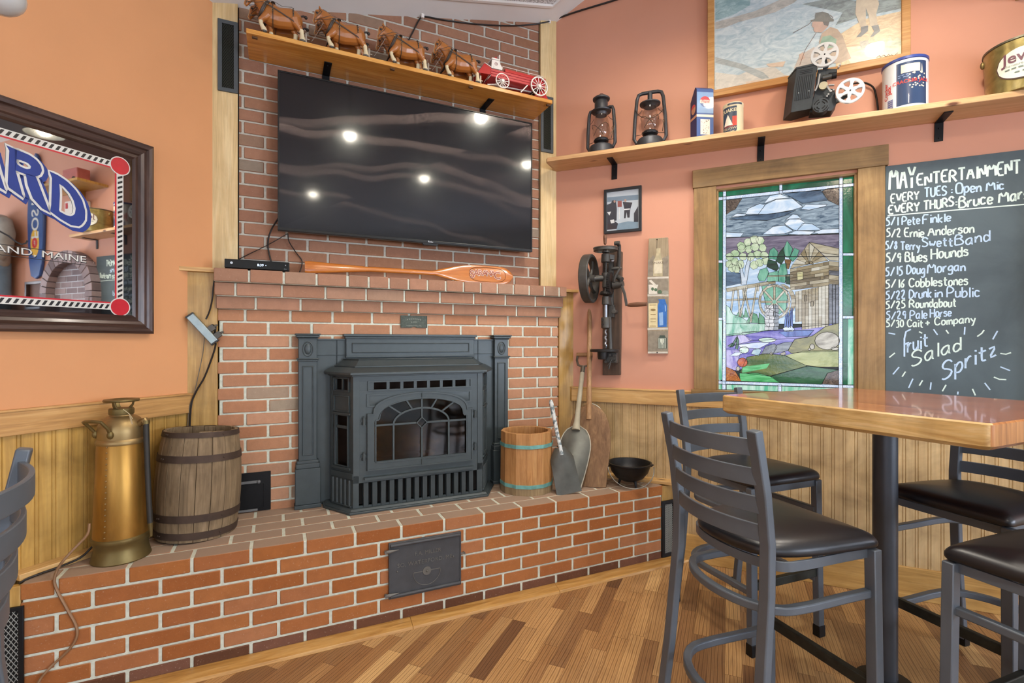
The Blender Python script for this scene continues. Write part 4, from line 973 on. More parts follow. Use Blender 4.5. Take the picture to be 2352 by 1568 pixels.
# ------------------------------------------------------------ barrel
M_barrel = wood('weathered_barrel', '#63543f', '#857257', '#a08c70', 2, 1.0, .8, 0, 0, .7, .5); M_hoop = plain('rusty_hoop', '#4a3b31', .7, .35, .2, 20, .3, 120)
br = wthing('wooden_barrel', 'weathered grey wooden barrel with iron hoops, open top, on the hearth', 'barrel', -1.425, 2.262, HZ)
br.rotation_euler = (radians(-2.5), radians(2), .3)
NS = 18; Hb = .462
def brad(z): f = z / Hb; return .150 + .021 * (1 - ((f - .46) / .54) ** 2) - .004 * f
for k in range(NS):
    a0, a1 = 2 * pi * k / NS + .006, 2 * pi * (k + 1) / NS - .006; b = MB(); R = []
    zt_ = Hb + random.uniform(-.004, .003)
    for i in range(9):
        z = zt_ * i / 8; r = brad(z) + random.uniform(-.0006, .0006) * 0; ring_ = []
        for q in range(4): a = a0 + (a1 - a0) * q / 3; ring_.append((r * cos(a), r * sin(a), z))
        for q in range(3, -1, -1): a = a0 + (a1 - a0) * q / 3; ring_.append(((r - .014) * cos(a), (r - .014) * sin(a), z))
        R.append(ring_)
    b.rings(R); b.build('stave', M_barrel, br, bevel=.001, seg=1, smooth=40)
b = MB(); b.lathe([(.001, .03), (.148, .03), (.148, .04), (.001, .04)], 36); b.build('floor_head', M_barrel, br)
for z, h in ((.012, .030), (.085, .032), (.335, .030), (.440, .022)):
    b = MB(); r0_, r1_ = brad(z) + .0012, brad(z + h) + .0012; b.lathe([(r0_, z), (r0_ + .002, z), (r1_ + .002, z + h), (r1_, z + h), (r0_, z)], 48)
    hp = b.build('hoop', M_hoop, br)
    b = MB()
    for a in (-2.35, -2.28, -.75): rr = brad(z + h / 2) + .004; b.ball((rr * cos(a), rr * sin(a), z + h / 2), .004, 8)
    b.build('rivet', M_hoop, hp)
# ------------------------------------------------------------ wooden bucket with blue bands
M_buck = wood('bucket_wood', '#9c6a38', '#c08d56', '#cfa26b', 2, 1.3, .6, 0, 0, .5, .3)
M_bandb = plain('verdigris_band', '#6fa9a4', .6, .2, .25, 30, .2, 90); M_bfoot = wood('bucket_foot', '#7d6a50', '#94805f', '#a8946f', 2, 1.3, .7, 0, 0, .4)
bk = wthing('wooden_bucket', 'pale wooden stave bucket with blue metal bands on the hearth right of the stove', 'bucket', .0855, 2.935, HZ)
NB = 12; Hk = .345
for k in range(NB):
    a0, a1 = 2 * pi * k / NB + .1, 2 * pi * (k + 1) / NB + .1; b = MB(); R = []
    for z, m in ((0, 1), (.048, 1), (Hk, 0)):
        r = .155 - .004 * z / Hk; f = .9975
        R.append([(r * cos(a0) * f, r * sin(a0) * f, z), (r * cos(a1) * f, r * sin(a1) * f, z), ((r - .022) * cos(a1), (r - .022) * sin(a1), z), ((r - .022) * cos(a0), (r - .022) * sin(a0), z)])
    b.rings(R[1:]); b.build('stave', M_buck, bk, bevel=.0012, seg=1, smooth=0)
b = MB(); b.lathe([(.154, 0), (.154, .047), (.13, .047), (.13, 0), (.154, 0)], NB, a0=.1, a1=.1 + 2 * pi); b.build('foot_ring', M_bfoot, bk, smooth=0)
b = MB(); b.lathe([(.001, .05), (.133, .05), (.133, .06), (.001, .06)], 24); b.build('bottom', M_buck, bk)
for z in (.040, .262):
    b = MB(); b.lathe([(.1565, z), (.1565, z + .020), (.1535, z + .020), (.1535, z), (.1565, z)], NB, a0=.1, a1=.1 + 2 * pi); b.build('band', M_bandb, bk, smooth=0)
# ------------------------------------------------------------ shovels and scoops
M_ash = wood('old_ash_handle', '#8c6844', '#a8825a', '#bd9870', 2, 1.2, .6); M_shov = wood('old_shovel_wood', '#6d5038', '#8a6a4c', '#a3835f', 2, .8, .75, 0, 0, .7, .4)
M_greyw = plain('grey_wood_handle', '#aba48e', .7, 0, .1, 25, .2, 90); M_scoop = plain('grey_scoop_metal', '#6f716a', .55, .45, .25, 10, .2, 60); M_rim = plain('pale_rim', '#b4b0a0', .5, .3, .1, 40)
def axes(p, q, right):
    p, q = Vector(p), Vector(q); up = (q - p).normalized(); nrm = Vector(right).cross(up).normalized(); rt = up.cross(nrm).normalized()
    return Matrix(((rt.x, nrm.x, up.x, p.x), (rt.y, nrm.y, up.y, p.y), (rt.z, nrm.z, up.z, p.z), (0, 0, 0, 1)))   # local x right, y away, z along
# big wooden shovel leaning in the corner
p = Vector((.452, 2.965, HZ + .002)); q = Vector((.515, 3.318, 1.60))
ms = wthing('malt_shovel', 'large old brown wooden shovel leaning in the corner, its handle behind the drill press', 'shovel', *p)
Mx = T(-p.x, -p.y, -p.z) @ axes(p, q, (.93, -.37, 0))
Lh = (q - p).length
b = MB(); b.M = Mx; R = []
for i in range(15):
    z = .0 + .50 * i / 14; f = i / 14; hw = .100 + .030 * min(1, f * 2) if f < .55 else .130 * math.sqrt(max(.012, 1 - ((f - .55) / .452) ** 2.4))
    dish = .016 * (1 - abs(f - .4)); ring_ = []
    for j in range(9): a = -1 + j / 4; ring_.append((hw * a, -.020 * a * a - .006, z))
    for j in range(8, -1, -1): a = -1 + j / 4; ring_.append((hw * a, -.020 * a * a + .004, z))
    R.append(ring_)
b.rings(R); bl = b.build('blade', M_shov, ms, smooth=50)
b = MB(); b.M = Mx; b.tube([(0, -.004, .40), (0, -.004, .50), (0, 0, .60), (0, 0, Lh)], [.018, .017, .0155, .014], 12); b.build('handle', M_ash, ms)
b = MB(); b.M = Mx; b.tube([(.130 * cos(a) * .99, -.022, .275 + .227 * sin(a)) for a in [.25 + (pi / 2 - .25) * k / 12 for k in range(13)]], .0035, 6); b.build('rim_binding', M_rim, bl)
# grey grain scoop with D grip
p = Vector((.325, 2.90, HZ + .004)); q = Vector((.476, 3.285, 1.235))
gs = wthing('grain_scoop', 'grey grain scoop with a D grip handle propped against the big wooden shovel', 'scoop', *p)
Mx = T(-p.x, -p.y, -p.z) @ axes(p, q, (.93, -.37, 0)); Lh = (q - p).length
b = MB(); b.M = Mx; Ro, N_ = [], 15
for i in range(N_):
    f = i / (N_ - 1); z = .40 * f; hw = (.060 + .038 * sin(pi * min(1, f * 1.1) * .62)) if f < .62 else .0975 * math.sqrt(max(.03, 1 - ((f - .62) / .385) ** 2.2)); dp = .055 * sin(pi * min(1, .25 + f * .72))
    r_ = [(hw * a, -.03 + dp * (1 - a * a), z) for a in [-1 + j / 5 for j in range(11)]] + [(hw * a * .97, -.034 + dp * (1 - a * a), z + .001) for a in [1 - j / 5 for j in range(11)]]
    Ro.append(r_)
b.rings(Ro); bw = b.build('bowl', M_scoop, gs, smooth=50)
b = MB(); b.M = Mx
rim = [Ro[i][10] for i in range(N_)] + [Ro[i][0] for i in range(N_ - 1, -1, -1)]
b.tube(rim, .0038, 6); b.build('rolled_rim', M_rim, bw)
b = MB(); b.M = Mx; b.tube([(0, -.012, .365), (0, -.012, .42), (0, -.006, .50), (0, 0, Lh - .11)], [.026, .019, .0155, .0145], 12); b.build('handle', M_greyw, gs)
b = MB(); b.M = Mx; M_strap = plain('iron_strap', '#5d574c', .55, .5)
b.tube([(0, 0, Lh - .13), (0, 0, Lh - .085)], .015, 10); b.tube([(0, 0, Lh - .09), (-.035, 0, Lh - .075), (-.047, 0, Lh - .04), (-.045, 0, Lh + .004)], .0045, 8, ry=1.6); b.tube([(0, 0, Lh - .09), (.035, 0, Lh - .075), (.047, 0, Lh - .04), (.045, 0, Lh + .004)], .0045, 8, ry=1.6); b.build('d_bracket', M_strap, gs)
b = MB(); b.M = Mx; b.cyl((-.052, 0, Lh), (.052, 0, Lh), .013, 12); b.build('grip', M_ash, gs)
# small coal shovel
p = Vector((.322, 2.845, HZ + .003)); q = Vector((.222, 2.875, .985))
cs = wthing('coal_shovel', 'small grey coal shovel with a chipped white handle standing beside the bucket', 'shovel', *p)
Mx = T(-p.x, -p.y, -p.z) @ axes(p, q, (.95, .1, .25)); Lh = (q - p).length
b = MB(); b.M = Mx; R = []
for i in range(9):
    f = i / 8; z = .0 + .26 * f; hw = .072 - .006 * f if f < .8 else .067 - .04 * (f - .8) / .2; d = .028 * f
    R.append([(hw * a, .02 - d * a * a * 1.2, z) for a in [-1 + j / 4 for j in range(9)]] + [(hw * a, .023 - d * a * a * 1.2, z) for a in [1 - j / 4 for j in range(9)]])
b.rings(R); b.build('blade', plain('dull_steel_blade', '#62645f', .5, .6, .2, 14), cs, smooth=50)
b = MB(); b.M = Mx; b.tube([(0, .018, .22), (0, .012, .28), (0, 0, .34), (0, 0, Lh - .012), (0, 0, Lh)], [.012, .011, .0115, .0125, .007], 12)
t_ = NT('chipped_white'); n_ = t_.noise(45, 4); r_ = t_.ramp(n_, 0, [(.44, lin('#6f7f84')), (.52, lin('#cfd5d3'))]); t_.l(r_, 0, t_.p, 'Base Color'); t_.set(Roughness=.45)
b.build('handle', t_.mat, cs)
# ------------------------------------------------------------ cast iron pot
M_pot = plain('black_pot', '#1f2022', .42, .5, .15, 30)
pt = wthing('iron_pot', 'small black iron pot with bail and three legs at the hearth right end', 'pot', .705, 3.0, HZ)
b = MB(); b.lathe([(.0, .030), (.045, .032), (.080, .050), (.108, .085), (.120, .118), (.124, .130), (.130, .134), (.130, .140), (.121, .140), (.112, .118), (.098, .085), (.07, .056), (0, .045)], 40)
for k in range(3): a = 2 * pi * k / 3 - 1.2; b.tube([(.055 * cos(a), .055 * sin(a), .042), (.066 * cos(a), .066 * sin(a), 0.002)], [.009, .006], 8)
for s in (-1, 1): b.tube([(s * .124, -.012, .118), (s * .140, 0, .122), (s * .124, .012, .118)], .005, 8)
b.build('bowl', M_pot, pt)
b = MB(); b.tube([(.136 * cos(a), -.030 - .075 * sin(a), .118 - .108 * sin(a)) for a in [pi * k / 24 for k in range(25)]], .0028, 6); b.build('bail', plain('bail_wire', '#6b6a66', .4, .8), pt)
# ------------------------------------------------------------ cords on the floor and hearth at the left
cable('extension_cord', 'thin brown cord running over the hearth edge and down the brick', [FL_ for FL_ in [dpt(205, 1202, -.49)]] + [dpt(200, 1228, -.50), dpt(165, 1265, -.515), dpt(136, 1300, HF - .004), dpt(125, 1330, HF - .006), dpt(131, 1355, HF - .005), dpt(155, 1400, HF - .005), dpt(174, 1435, HF - .005), dpt(176, 1462, HF - .005), dpt(158, 1492, HF - .006), dpt(118, 1530, HF - .008), dpt(88, 1566, HF - .02), (FD.uz(60, 1590, HF - .03)[0], HF - .04, .03)], .0048, M_cabb)
def lp(px, py, w): u, z = FL.uz(px, py, w); return (u, w, z)
cable('black_cord', 'black cord lying along the wooden ledge at the left end of the hearth', [lp(212, 1255, -.072), lp(185, 1280, -.072), lp(140, 1300, -.07), lp(95, 1316, -.07), lp(60, 1330, -.07), lp(44, 1340, -.075)], .004, M_cab, FL)

# ------------------------------------------------------------ shelf on the salmon wall
M_shelf2 = wood('pale_shelf', '#b48c5c', '#cda474', '#dcb88a', 0, .8, .45, .1, 1)
def shz(u): return 2.4934 - .0196 * (u + 1.126)
s2 = thing('wall_shelf', 'long pale wooden shelf on the salmon wall above the window and chalkboard', 'shelf', FR, -1.126, 0, 2.4934)
s2.rotation_euler = (0, .0196, FR.rot)
b = MB(); b.box(0, 2.626, -.20, -.001, -.028, 0); b.box(-.01, .0, -.185, -.001, -.028, 0)
b.build('shelf_board', M_shelf2, s2, bevel=.003)
for px, py in ((1412, 380), (1748, 330), (2157, 280)):
    u = FR.uz(px, py, 0)[0] + 1.126
    b = MB(); b.box(u - .018, u + .018, -.005, -.0005, -.125, -.028); b.box(u - .018, u + .018, -.135, -.0005, -.033, -.028); b.rbar([(u, -.004, -.075), (u, -.05, -.031)], .03, .004, up=(1, 0, 0)) if False else None
    for z in (-.11, -.06): b.ball((u, -.006, z), .004, 8)
    b.build('bracket', M_black, s2, bevel=.0015)
u = 2.52; b = MB(); b.box(u - .018, u + .018, -.005, -.0005, -.125, -.028); b.box(u - .018, u + .018, -.135, -.0005, -.033, -.028); b.build('bracket', M_black, s2, bevel=.0015)
# ------------------------------------------------------------ lanterns
M_lan = plain('lantern_iron', '#44464a', .5, .6, .15, 40, .15, 200); M_land = plain('lantern_dark', '#252527', .5, .5)
M_lglass = thin_glass('lantern_glass', '#f3f1ee'); M_wire = plain('lantern_wire', '#4d4034', .5, .6)
def lantern(u, label, domed, h):
    t = thing('oil_lantern', label, 'lantern', FR, u, -.115, shz(u), -.12 if domed else .1, group=None)
    b = MB(); b.lathe([(.0, 0), (.073, 0), (.076, .004), (.076, .042), (.070, .052), (.042, .060), (.03, .072), (0, .072)], 36); b.build('fuel_tank', M_lan, t)
    b = MB(); b.lathe([(.026, .070), (.034, .076), (.044, .082), (.046, .092), (.040, .100), (.026, .100)], 28)
    for k in range(10): a = 2 * pi * k / 10; b.ball((.043 * cos(a), .043 * sin(a), .086), .004, 6)
    b.build('burner', M_land, t)
    gh = .155
    b = MB(); b.lathe([(.036, .098), (.048, .115), (.054, .14), (.052, .175), (.043, .215), (.036, .245), (.037, .252)], 32, cap=False); b.build('chimney_glass', M_lglass, t)
    w = .088; zt_ = h - .03 if not domed else .285
    for s in (-1, 1):
        b = MB()
        if domed: P = [(s * .060, 0, .045), (s * .078, 0, .040), (s * .090, 0, .062), (s * .088, 0, .16), (s * .080, 0, .265), (s * .072, 0, .285), (s * .052, 0, .288), (s * .034, 0, .284)]
        else: P = [(s * .060, 0, .045), (s * .080, 0, .040), (s * .093, 0, .065), (s * .088, 0, .18), (s * .076, 0, .30), (s * .066, 0, .328), (s * .045, 0, .335), (0, 0, .336)]
        b.tube(P, .0105, 10); b.build('side_tube', M_lan, t)
    b = MB()
    if domed:
        b.lathe([(.036, .246), (.040, .262), (.060, .268), (.062, .274), (.044, .280), (.041, .284), (.041, .328), (.036, .338), (.052, .344), (.053, .352), (.040, .362), (.02, .366), (0, .366)], 32)
        b.tube([(.018 * cos(a), 0, .364 + .022 * sin(a)) for a in [pi * k / 10 for k in range(11)]], .0016, 6)
    else:
        b.lathe([(.036, .246), (.044, .256), (.060, .262), (.061, .268), (.040, .272), (.028, .276), (0, .277)], 32); b.cyl((0, 0, .275), (0, 0, .335), .0145, 14)
    b.build('hood', M_lan, t)
    b = MB()
    for s in (-1, 1):
        b.tube([(-s * .03, -.047, .108), (-s * .012, -.056, .14), (s * .022, -.052, .172), (s * .043, -.040, .182), (s * .052, -.02, .178), (s * .05, -.01, .165)], .0017, 6)
        b.tube([(s * .085, 0, .085), (s * .05, -.01, .084), (s * .042, -.01, .10)], .0017, 6); b.tube([(s * .084, 0, .20), (s * .06, -.004, .215), (s * .045, -.004, .235)], .0015, 6)
    b.build('wire_guard', M_wire, t)
    b = MB()
    if domed: b.tube([(.086, 0, .25), (.100, -.02, .20), (.096, -.045, .12), (.070, -.06, .085)], .002, 6)
    else: b.tube([(.086 * cos(a), -.035 * sin(a) - .0, .262 - .095 * sin(a)) for a in [pi * k / 20 for k in range(21)]], .0022, 6)
    b.build('bail', M_wire, t)
    b = MB(); b.tube([(.083, -.004, .16), (.078, -.010, .13), (.072, -.012, .09)], .0024, 6); b.tube([(.08 + .006 * cos(a), -.012, .15 + .010 * sin(a)) for a in [2 * pi * k / 12 for k in range(12)]], .0015, 5, closed=True); b.build('lift_lever', M_wire, t)
    return t
def ru(px, py, w): return FR.uz(px, py, w)[0]
lantern(ru(1381, 300, -.115), 'dark metal oil lantern with a domed hood, leftmost on the salmon wall shelf', True, .37)
lantern(ru(1493, 290, -.115), 'dark metal oil lantern with a tall tube frame and wire bail, beside the domed lantern', False, .345)
# ------------------------------------------------------------ carton
uc = ru(1612, 300, -.10)
ct = thing('drink_carton', 'tall blue and white cardboard drink carton with a bottle cap emblem on the shelf', 'carton', FR, uc, -.10, shz(uc), .52)
M_cblue = plain('carton_blue', '#2c4f8a', .45, 0, .06, 8, coat=.2); M_cnavy = plain('carton_navy', '#262a52', .5, 0, .06, 8); M_ccream = plain('carton_cream', '#dcd2c2', .5, 0, .05, 20); M_cred = plain('carton_red', '#c2464a', .5); M_csky = plain('carton_light_blue', '#6d93bd', .4, 0, .15, 9, coat=.3)
hw, dp, h = .050, .040, .300
b = MB(); b.add([(x, y, z) for x in (-hw, hw) for y, z in ((-dp, 0), (dp, 0), (dp, h - .06), (-dp + .02, h + .004), (-dp, h - .012))], [(4, 3, 2, 1, 0), (5, 6, 7, 8, 9)], 1)
b.add([(x, y, z) for x in (-hw, hw) for y, z in ((-dp, 0), (dp, 0), (dp, h - .06), (-dp + .02, h + .004), (-dp, h - .012))], [(0, 5, 9, 4)], 0)
b.add([(x, y, z) for x in (-hw, hw) for y, z in ((-dp, 0), (dp, 0), (dp, h - .06), (-dp + .02, h + .004), (-dp, h - .012))], [(4, 9, 8, 3), (3, 8, 7, 2), (2, 7, 6, 1), (0, 1, 6, 5)], 0)
cx = b.build('carton_box', [M_cblue, M_cnavy], ct, smooth=0)
def decal(name, polys, mat, y, parent):
    b = MB()
    for P in polys: b.prism(P, y, y + .0006)
    return b.build(name, mat, parent, smooth=0)
decal('pale_panel', [[(-hw + .001, .15), (hw - .001, .15), (hw - .001, h - .03), (-hw + .001, h - .03)]], M_csky, -dp - .0006, cx)
decal('cream_band', [[(-hw, .128), (hw, .128), (hw, .142), (-hw, .142)]], M_ccream, -dp - .0007, cx)
cz = h - .085
decal('cap_white', [ell(0, cz, .031, .031)], M_ccream, -dp - .0012, cx)
decal('cap_red', [ell(0, cz, .031, .031, 14, .35, pi - .35)], M_cred, -dp - .0018, cx); decal('cap_blue', [ell(0, cz, .031, .031, 14, pi + .35, 2 * pi - .35)], M_cblue, -dp - .0018, cx)
b = MB(); b.merge(txt('Pepsi', .023, .0002, shear=.25), T(0, -dp - .0022, cz - .005)); b.build('red_script', M_cred, cx)
decal('bottle_panel', [[(-.028, .028), (.028, .028), (.028, .115), (-.028, .115)]], M_ccream, -dp - .0012, cx)
b = MB(); rnd = random.Random(3)
for k in range(34): x, z = rnd.uniform(-.024, .022), rnd.uniform(.031, .110); b.box(x, x + rnd.uniform(.001, .006), -dp - .0016, -dp - .0012, z, z + rnd.uniform(.001, .004))
[b.box(x_, x_ + .014, -dp - .0016, -dp - .0006, .012, .017) for x_ in (-.042, -.022, -.002, .02)]; b.build('small_print', plain('print_brown', '#6b5148', .6), cx)
Ml = RZ(-pi / 2)
b = MB(); b.M = T(-hw - .0006, 0, 0) @ Ml; b.prism(ell(0, cz - .03, .026, .028), 0, .0006); b.build('side_cap', plain('side_cap_tan', '#b5866a', .5), cx)
b = MB(); b.M = T(-hw - .0012, 0, 0) @ Ml; b.prism(ell(0, cz - .03, .026, .028, 14, .4, pi - .2), 0, .0006); b.build('side_cap_red', M_cred, cx)
b = MB(); b.M = T(-hw - .0006, 0, 0) @ Ml; b.prism([(-dp, .128), (dp, .128), (dp, .142), (-dp, .142)], 0, .0006); b.build('side_band', plain('side_cap_tan', '#b5866a', .5), cx)
# ------------------------------------------------------------ tins: a label wrapped on a cylinder
def wrap(b, r, a0, a1, z0, z1, m=0, n=20, dr=.0005):
    b.lathe([(r + dr, z0), (r + dr, z1)], n, (0, 0, 0), m, 'z', a0, a1)
def wrap_txt(b, body, size, r, ac, z, dr=.001, **k):
    vs, fs = txt(body, size, .0, **k); b.add([((r + dr) * cos(ac + v.x / r), (r + dr) * sin(ac + v.x / r), z + v.z) for v in vs], fs)
def wrap_poly(b, poly, r, ac, dr, m=0):   # small convex polygon on the cylinder, cut in strips
    vs = [((r + dr) * cos(ac + x / r), (r + dr) * sin(ac + x / r), z) for x, z in poly]; b.add(vs, [list(range(len(vs)))], m)
uc = ru(1684, 280, -.11)
qc = thing('cornmeal_can', 'small round dark blue and cream cornmeal can on the shelf beside the carton', 'can', FR, uc, -.11, shz(uc))
r, h = .053, .158; M_tcream = plain('tin_cream', '#d3c6a2', .45, 0, .06, 20); M_tnavy = plain('tin_navy', '#27374a', .45); M_tred = plain('tin_red', '#b5402f', .45)
b = MB(); b.lathe([(0, 0), (r, 0), (r, h), (r + .001, h + .002), (r + .001, h + .018), (r - .002, h + .02), (r - .004, h + .012), (0, h + .012)], 40); qb = b.build('can_body', M_tcream, qc)
a_f = -pi / 2 - .25
b = MB(); wrap(b, r, a_f - .95, a_f + .62, .0, h - .004); wrap(b, r + .001, a_f - .3, a_f + 1.2, h + .004, h + .014); b.build('navy_label', M_tnavy, qb)
b = MB(); wrap(b, r, a_f + .18, a_f + .62, .045, .098, dr=.0009); b.build('red_patch', M_tred, qb)
b = MB()
for k in range(8):
    f0, f1 = k / 8, (k + 1) / 8; x0, x1 = -.040 + .052 * f0, -.040 + .052 * f1; hh = lambda x: .050 + .062 * (1 - abs((x + .014) / .026)); wrap_poly(b, [(x0, .050), (x1, .050), (x1, hh(x1)), (x0, hh(x0))], r, a_f, .0010)
b.build('white_triangle', plain('tin_white', '#ddd6c4', .5), qb)
b = MB(); wrap_txt(b, 'QUAKER', .026, r, a_f - .14, h - .034, .0014, bold=.0006); wrap_txt(b, 'YELLOW', .019, r, a_f - .14, .026, .0014); wrap_txt(b, 'CORN MEAL', .019, r, a_f - .14, .006, .0014); b.build('cream_lettering', M_tcream, qb)
b = MB(); wrap_txt(b, 'DEGERMED', .012, r, a_f - .16, .040, .0016); b.build('red_lettering', M_tred, qb)
# cracker tin
uc = ru(2078, 230, -.10)
cj = thing('snack_tin', 'large round white and navy snack tin with red lettering on the shelf', 'tin', FR, uc, -.102, shz(uc))
r, h = .092, .235; M_tw = plain('tin_white_gloss', '#cfd3d6', .3, 0, .03, 10, coat=.3); M_tn = plain('tin_navy_gloss', '#243a5c', .3, 0, .05, 10, coat=.3); M_lid = plain('lid_blue', '#2a3f86', .35, coat=.2); M_tr2 = plain('tin_red_print', '#c8392c', .4)
b = MB(); b.lathe([(0, 0), (r, 0), (r + .001, .004), (r, .008), (r, h), (0, h)], 48); tb = b.build('tin_body', M_tw, cj)
b = MB(); b.lathe([(r + .001, h - .002), (r + .003, h), (r + .003, h + .012), (r, h + .014), (0, h + .014)], 48); b.build('lid', M_lid, cj)
a_f = -pi / 2 + .02
b = MB(); wrap(b, r, a_f - .62, a_f + .80, .012, h - .016); nl = b.build('navy_panel', M_tn, tb)
b = MB(); wrap(b, r, a_f - .42, a_f + .42, h - .068, h - .028, dr=.001); wrap_poly(b, [(.043, .16), (.052, .16), (.0475, .205)], r, a_f, .001)
rn = random.Random(5)
for k in range(26): x, z = rn.uniform(-.005, .062), rn.uniform(.085, .165); wrap_poly(b, ell(x, z, .004, .0036, 7), r, a_f, .0012)
b.build('cream_print', plain('tin_print_cream', '#dccdb0', .5), nl)
b = MB(); wrap_txt(b, 'CRACKER JACK', .0225, r, a_f + .06, .118, .0016, bold=.0004); b.build('red_lettering', M_tr2, nl)
b = MB()
for z_, xs_l in ((.156, (-.05, -.036, -.02)), (.146, (-.05, -.03, -.018))):
    for x_ in xs_l: wrap_poly(b, [(x_, z_), (x_ + .010, z_), (x_ + .010, z_ + .004), (x_, z_ + .004)], r, a_f, .0014)
b.build('blue_print', plain('tin_print_blue', '#7d93b5', .5), nl)
b = MB()
for body, z in (('Cracker', .0), ('Jack', .011)):
    vs, fs = txt(body, .026, 0, bold=.0006); a_s = a_f - 1.08
    b.add([((r + .001) * cos(a_s + (z * 1.6 - v.z) / r), (r + .001) * sin(a_s + (z * 1.6 - v.z) / r), .105 + v.x) for v in vs], fs)
b.build('side_lettering', M_tr2, tb)
b = MB()
for k in range(9): wrap(b, r, a_f - 1.08, a_f - .78, .012 + .005 * k, .012 + .005 * k + (.002 if k % 2 else .0035), n=4)
b.build('bar_print', M_lid, tb)
# lard pail
up = FR.uz(2260, 195, -.1)[0] + .142
pa = thing('lard_pail', 'large round old tinplate pail with a white oval label at the right of the shelf', 'pail', FR, up, -.100, shz(up))
r, h = .136, .228
t_ = NT('old_tinplate'); n_ = t_.noise(7, 5, None, .6, 1); r_ = t_.ramp(n_, 0, [(.3, lin('#6b5f3a')), (.5, lin('#8f8250')), (.68, lin('#b3a97c'))]); t_.l(r_, 0, t_.p, 'Base Color'); t_.set(Metallic=.75, Roughness=.33); M_tinp = t_.mat
b = MB(); b.lathe([(0, 0), (r - .010, 0), (r - .006, .004), (r + .002, h), (0, h)], 56); pb_ = b.build('pail_body', M_tinp, pa)
b = MB(); b.lathe([(r + .002, h - .004), (r + .006, h - .002), (r + .006, h + .006), (r + .001, h + .008), (0, h + .008)], 56); b.build('lid', plain('tin_lid', '#5c5a4c', .4, .7, .15, 20), pa)
a_f = -pi / 2 - .36
def ovalwrap(b, rx, rz, zc_, dr, m=0):
    n = 22
    for k in range(n):
        x0, x1 = -rx + 2 * rx * k / n, -rx + 2 * rx * (k + 1) / n; f0, f1 = rz * math.sqrt(max(0, 1 - (x0 / rx) ** 2)), rz * math.sqrt(max(0, 1 - (x1 / rx) ** 2))
        rr = r - .002 + dr; wrap_poly(b, [(x0, zc_ - f0), (x1, zc_ - f1), (x1, zc_ + f1), (x0, zc_ + f0)], rr, a_f, 0, m)
b = MB(); ovalwrap(b, .098, .072, .118, .002); b.build('dark_oval', plain('label_brown', '#4a3230', .5), pb_)
b = MB(); ovalwrap(b, .094, .068, .118, .0032); lb = b.build('white_label', plain('label_white', '#cdd0c4', .45, 0, .08, 12), pb_)
b = MB(); wrap_txt(b, 'Jewel', .066, r, a_f, .125, .003, bold=.001); b.build('maroon_lettering', plain('label_maroon', '#5c3040', .5), lb)
b = MB(); wrap_txt(b, 'The nature', .014, r, a_f - .25, .108, .003)
for x_, z_ in ((-.062, .094), (-.040, .094), (-.018, .094), (.010, .090), (.032, .090), (-.03, .074), (-.005, .074), (.02, .074)): wrap_poly(b, [(x_, z_), (x_ + .016, z_), (x_ + .016, z_ + .006), (x_, z_ + .006)], r, a_f, .003)
b.build('green_print', plain('label_green', '#5d6d62', .5), lb)
for s in (-1, 1):
    b = MB(); a = a_f + s * 1.42; b.ball(((r + .004) * cos(a), (r + .004) * sin(a), h - .035), .014, 12, sc=(.7, .7, 1.3)); b.build('ear', M_brsd, pa)
# ------------------------------------------------------------ film projector
up = ru(1850, 250, -.11)
pj = thing('film_projector', 'black vintage film projector with two pale grey film reels on the shelf', 'projector', FR, up, -.11, shz(up), -.05)
M_crk = plain('crackle_black', '#2b3236', .55, .2, .1, 60, .4, 260, .001); M_reel = plain('reel_grey', '#c3c7c8', .45, .15, .04, 20)
def pj_pt(px, py, w=-.11):
    u, z = FR.uz(px, py, w); return u - up, z - shz(up)
def zp(X, Y): return pj_pt(1790 + X / 8.254, 90 + Y / 8.254)
b = MB()
tl, tr, blc, brc = zp(320, 600), zp(710, 600), zp(225, 1290), zp(620, 1290)
lean = (tr[0] + tl[0]) / 2 - (brc[0] + blc[0]) / 2; hw = (tr[0] - tl[0]) / 2; z0, z1 = (blc[1] + brc[1]) / 2 - .004, (tl[1] + tr[1]) / 2; cxb = (blc[0] + brc[0]) / 2
lam = Matrix.Translation((cxb, 0, z0)) @ Matrix.Shear('XY', 4, (0, 0)) 
sh_ = Matrix(((1, 0, lean / (z1 - z0), cxb), (0, 1, 0, 0), (0, 0, 1, z0), (0, 0, 0, 1)))
b.M = sh_ @ RZ(0); hh_ = z1 - z0
P = [(hw * a, c) for a, c in ((-1, -.03), (1, -.03), (1, .03), (.4, .05), (-.8, .05))]
b.prism([(-hw, -.055), (hw, -.055), (hw, .03), (-hw * .9, .062), (-hw - .036, .036)], -.035, hh_, 'z')
b.prism([(-hw - .003, -.058), (hw + .003, -.058), (hw + .003, .03), (-hw * .9, .065), (-hw - .039, .038)], hh_ - .006, hh_ + .004, 'z')
for k in range(9): x = -hw * .72 + hw * 1.44 * k / 8; b.box(x - .0022, x + .0022, -.0585, -.055, .022, hh_ - .05)
for z in (hh_ - .022, hh_ - .030, hh_ - .038): b.box(-hw * .6, hw * .6, -.0575, -.055, z, z + .003)
b.build('lamp_house', M_crk, pj, bevel=.003)
b = MB(); b.M = sh_
for s in (-.5, .5): b.ball((hw * s, -.059, .058), .0035, 8)
b.build('rivet', M_steel, pj)
b = MB()
ct_ = zp(770, 1150); b.prism([zp(*q) for q in ((560, 1440), (980, 1420), (1060, 1290), (1040, 1010), (900, 990), (860, 640), (720, 640), (650, 1100))], -.035, .045)
b.prism([zp(*q) for q in ((700, 700), (880, 620), (1080, 620), (1080, 690), (930, 700), (880, 760))], -.03, -.01); b.box(-.03, .10, -.045, .05, .0, .010);
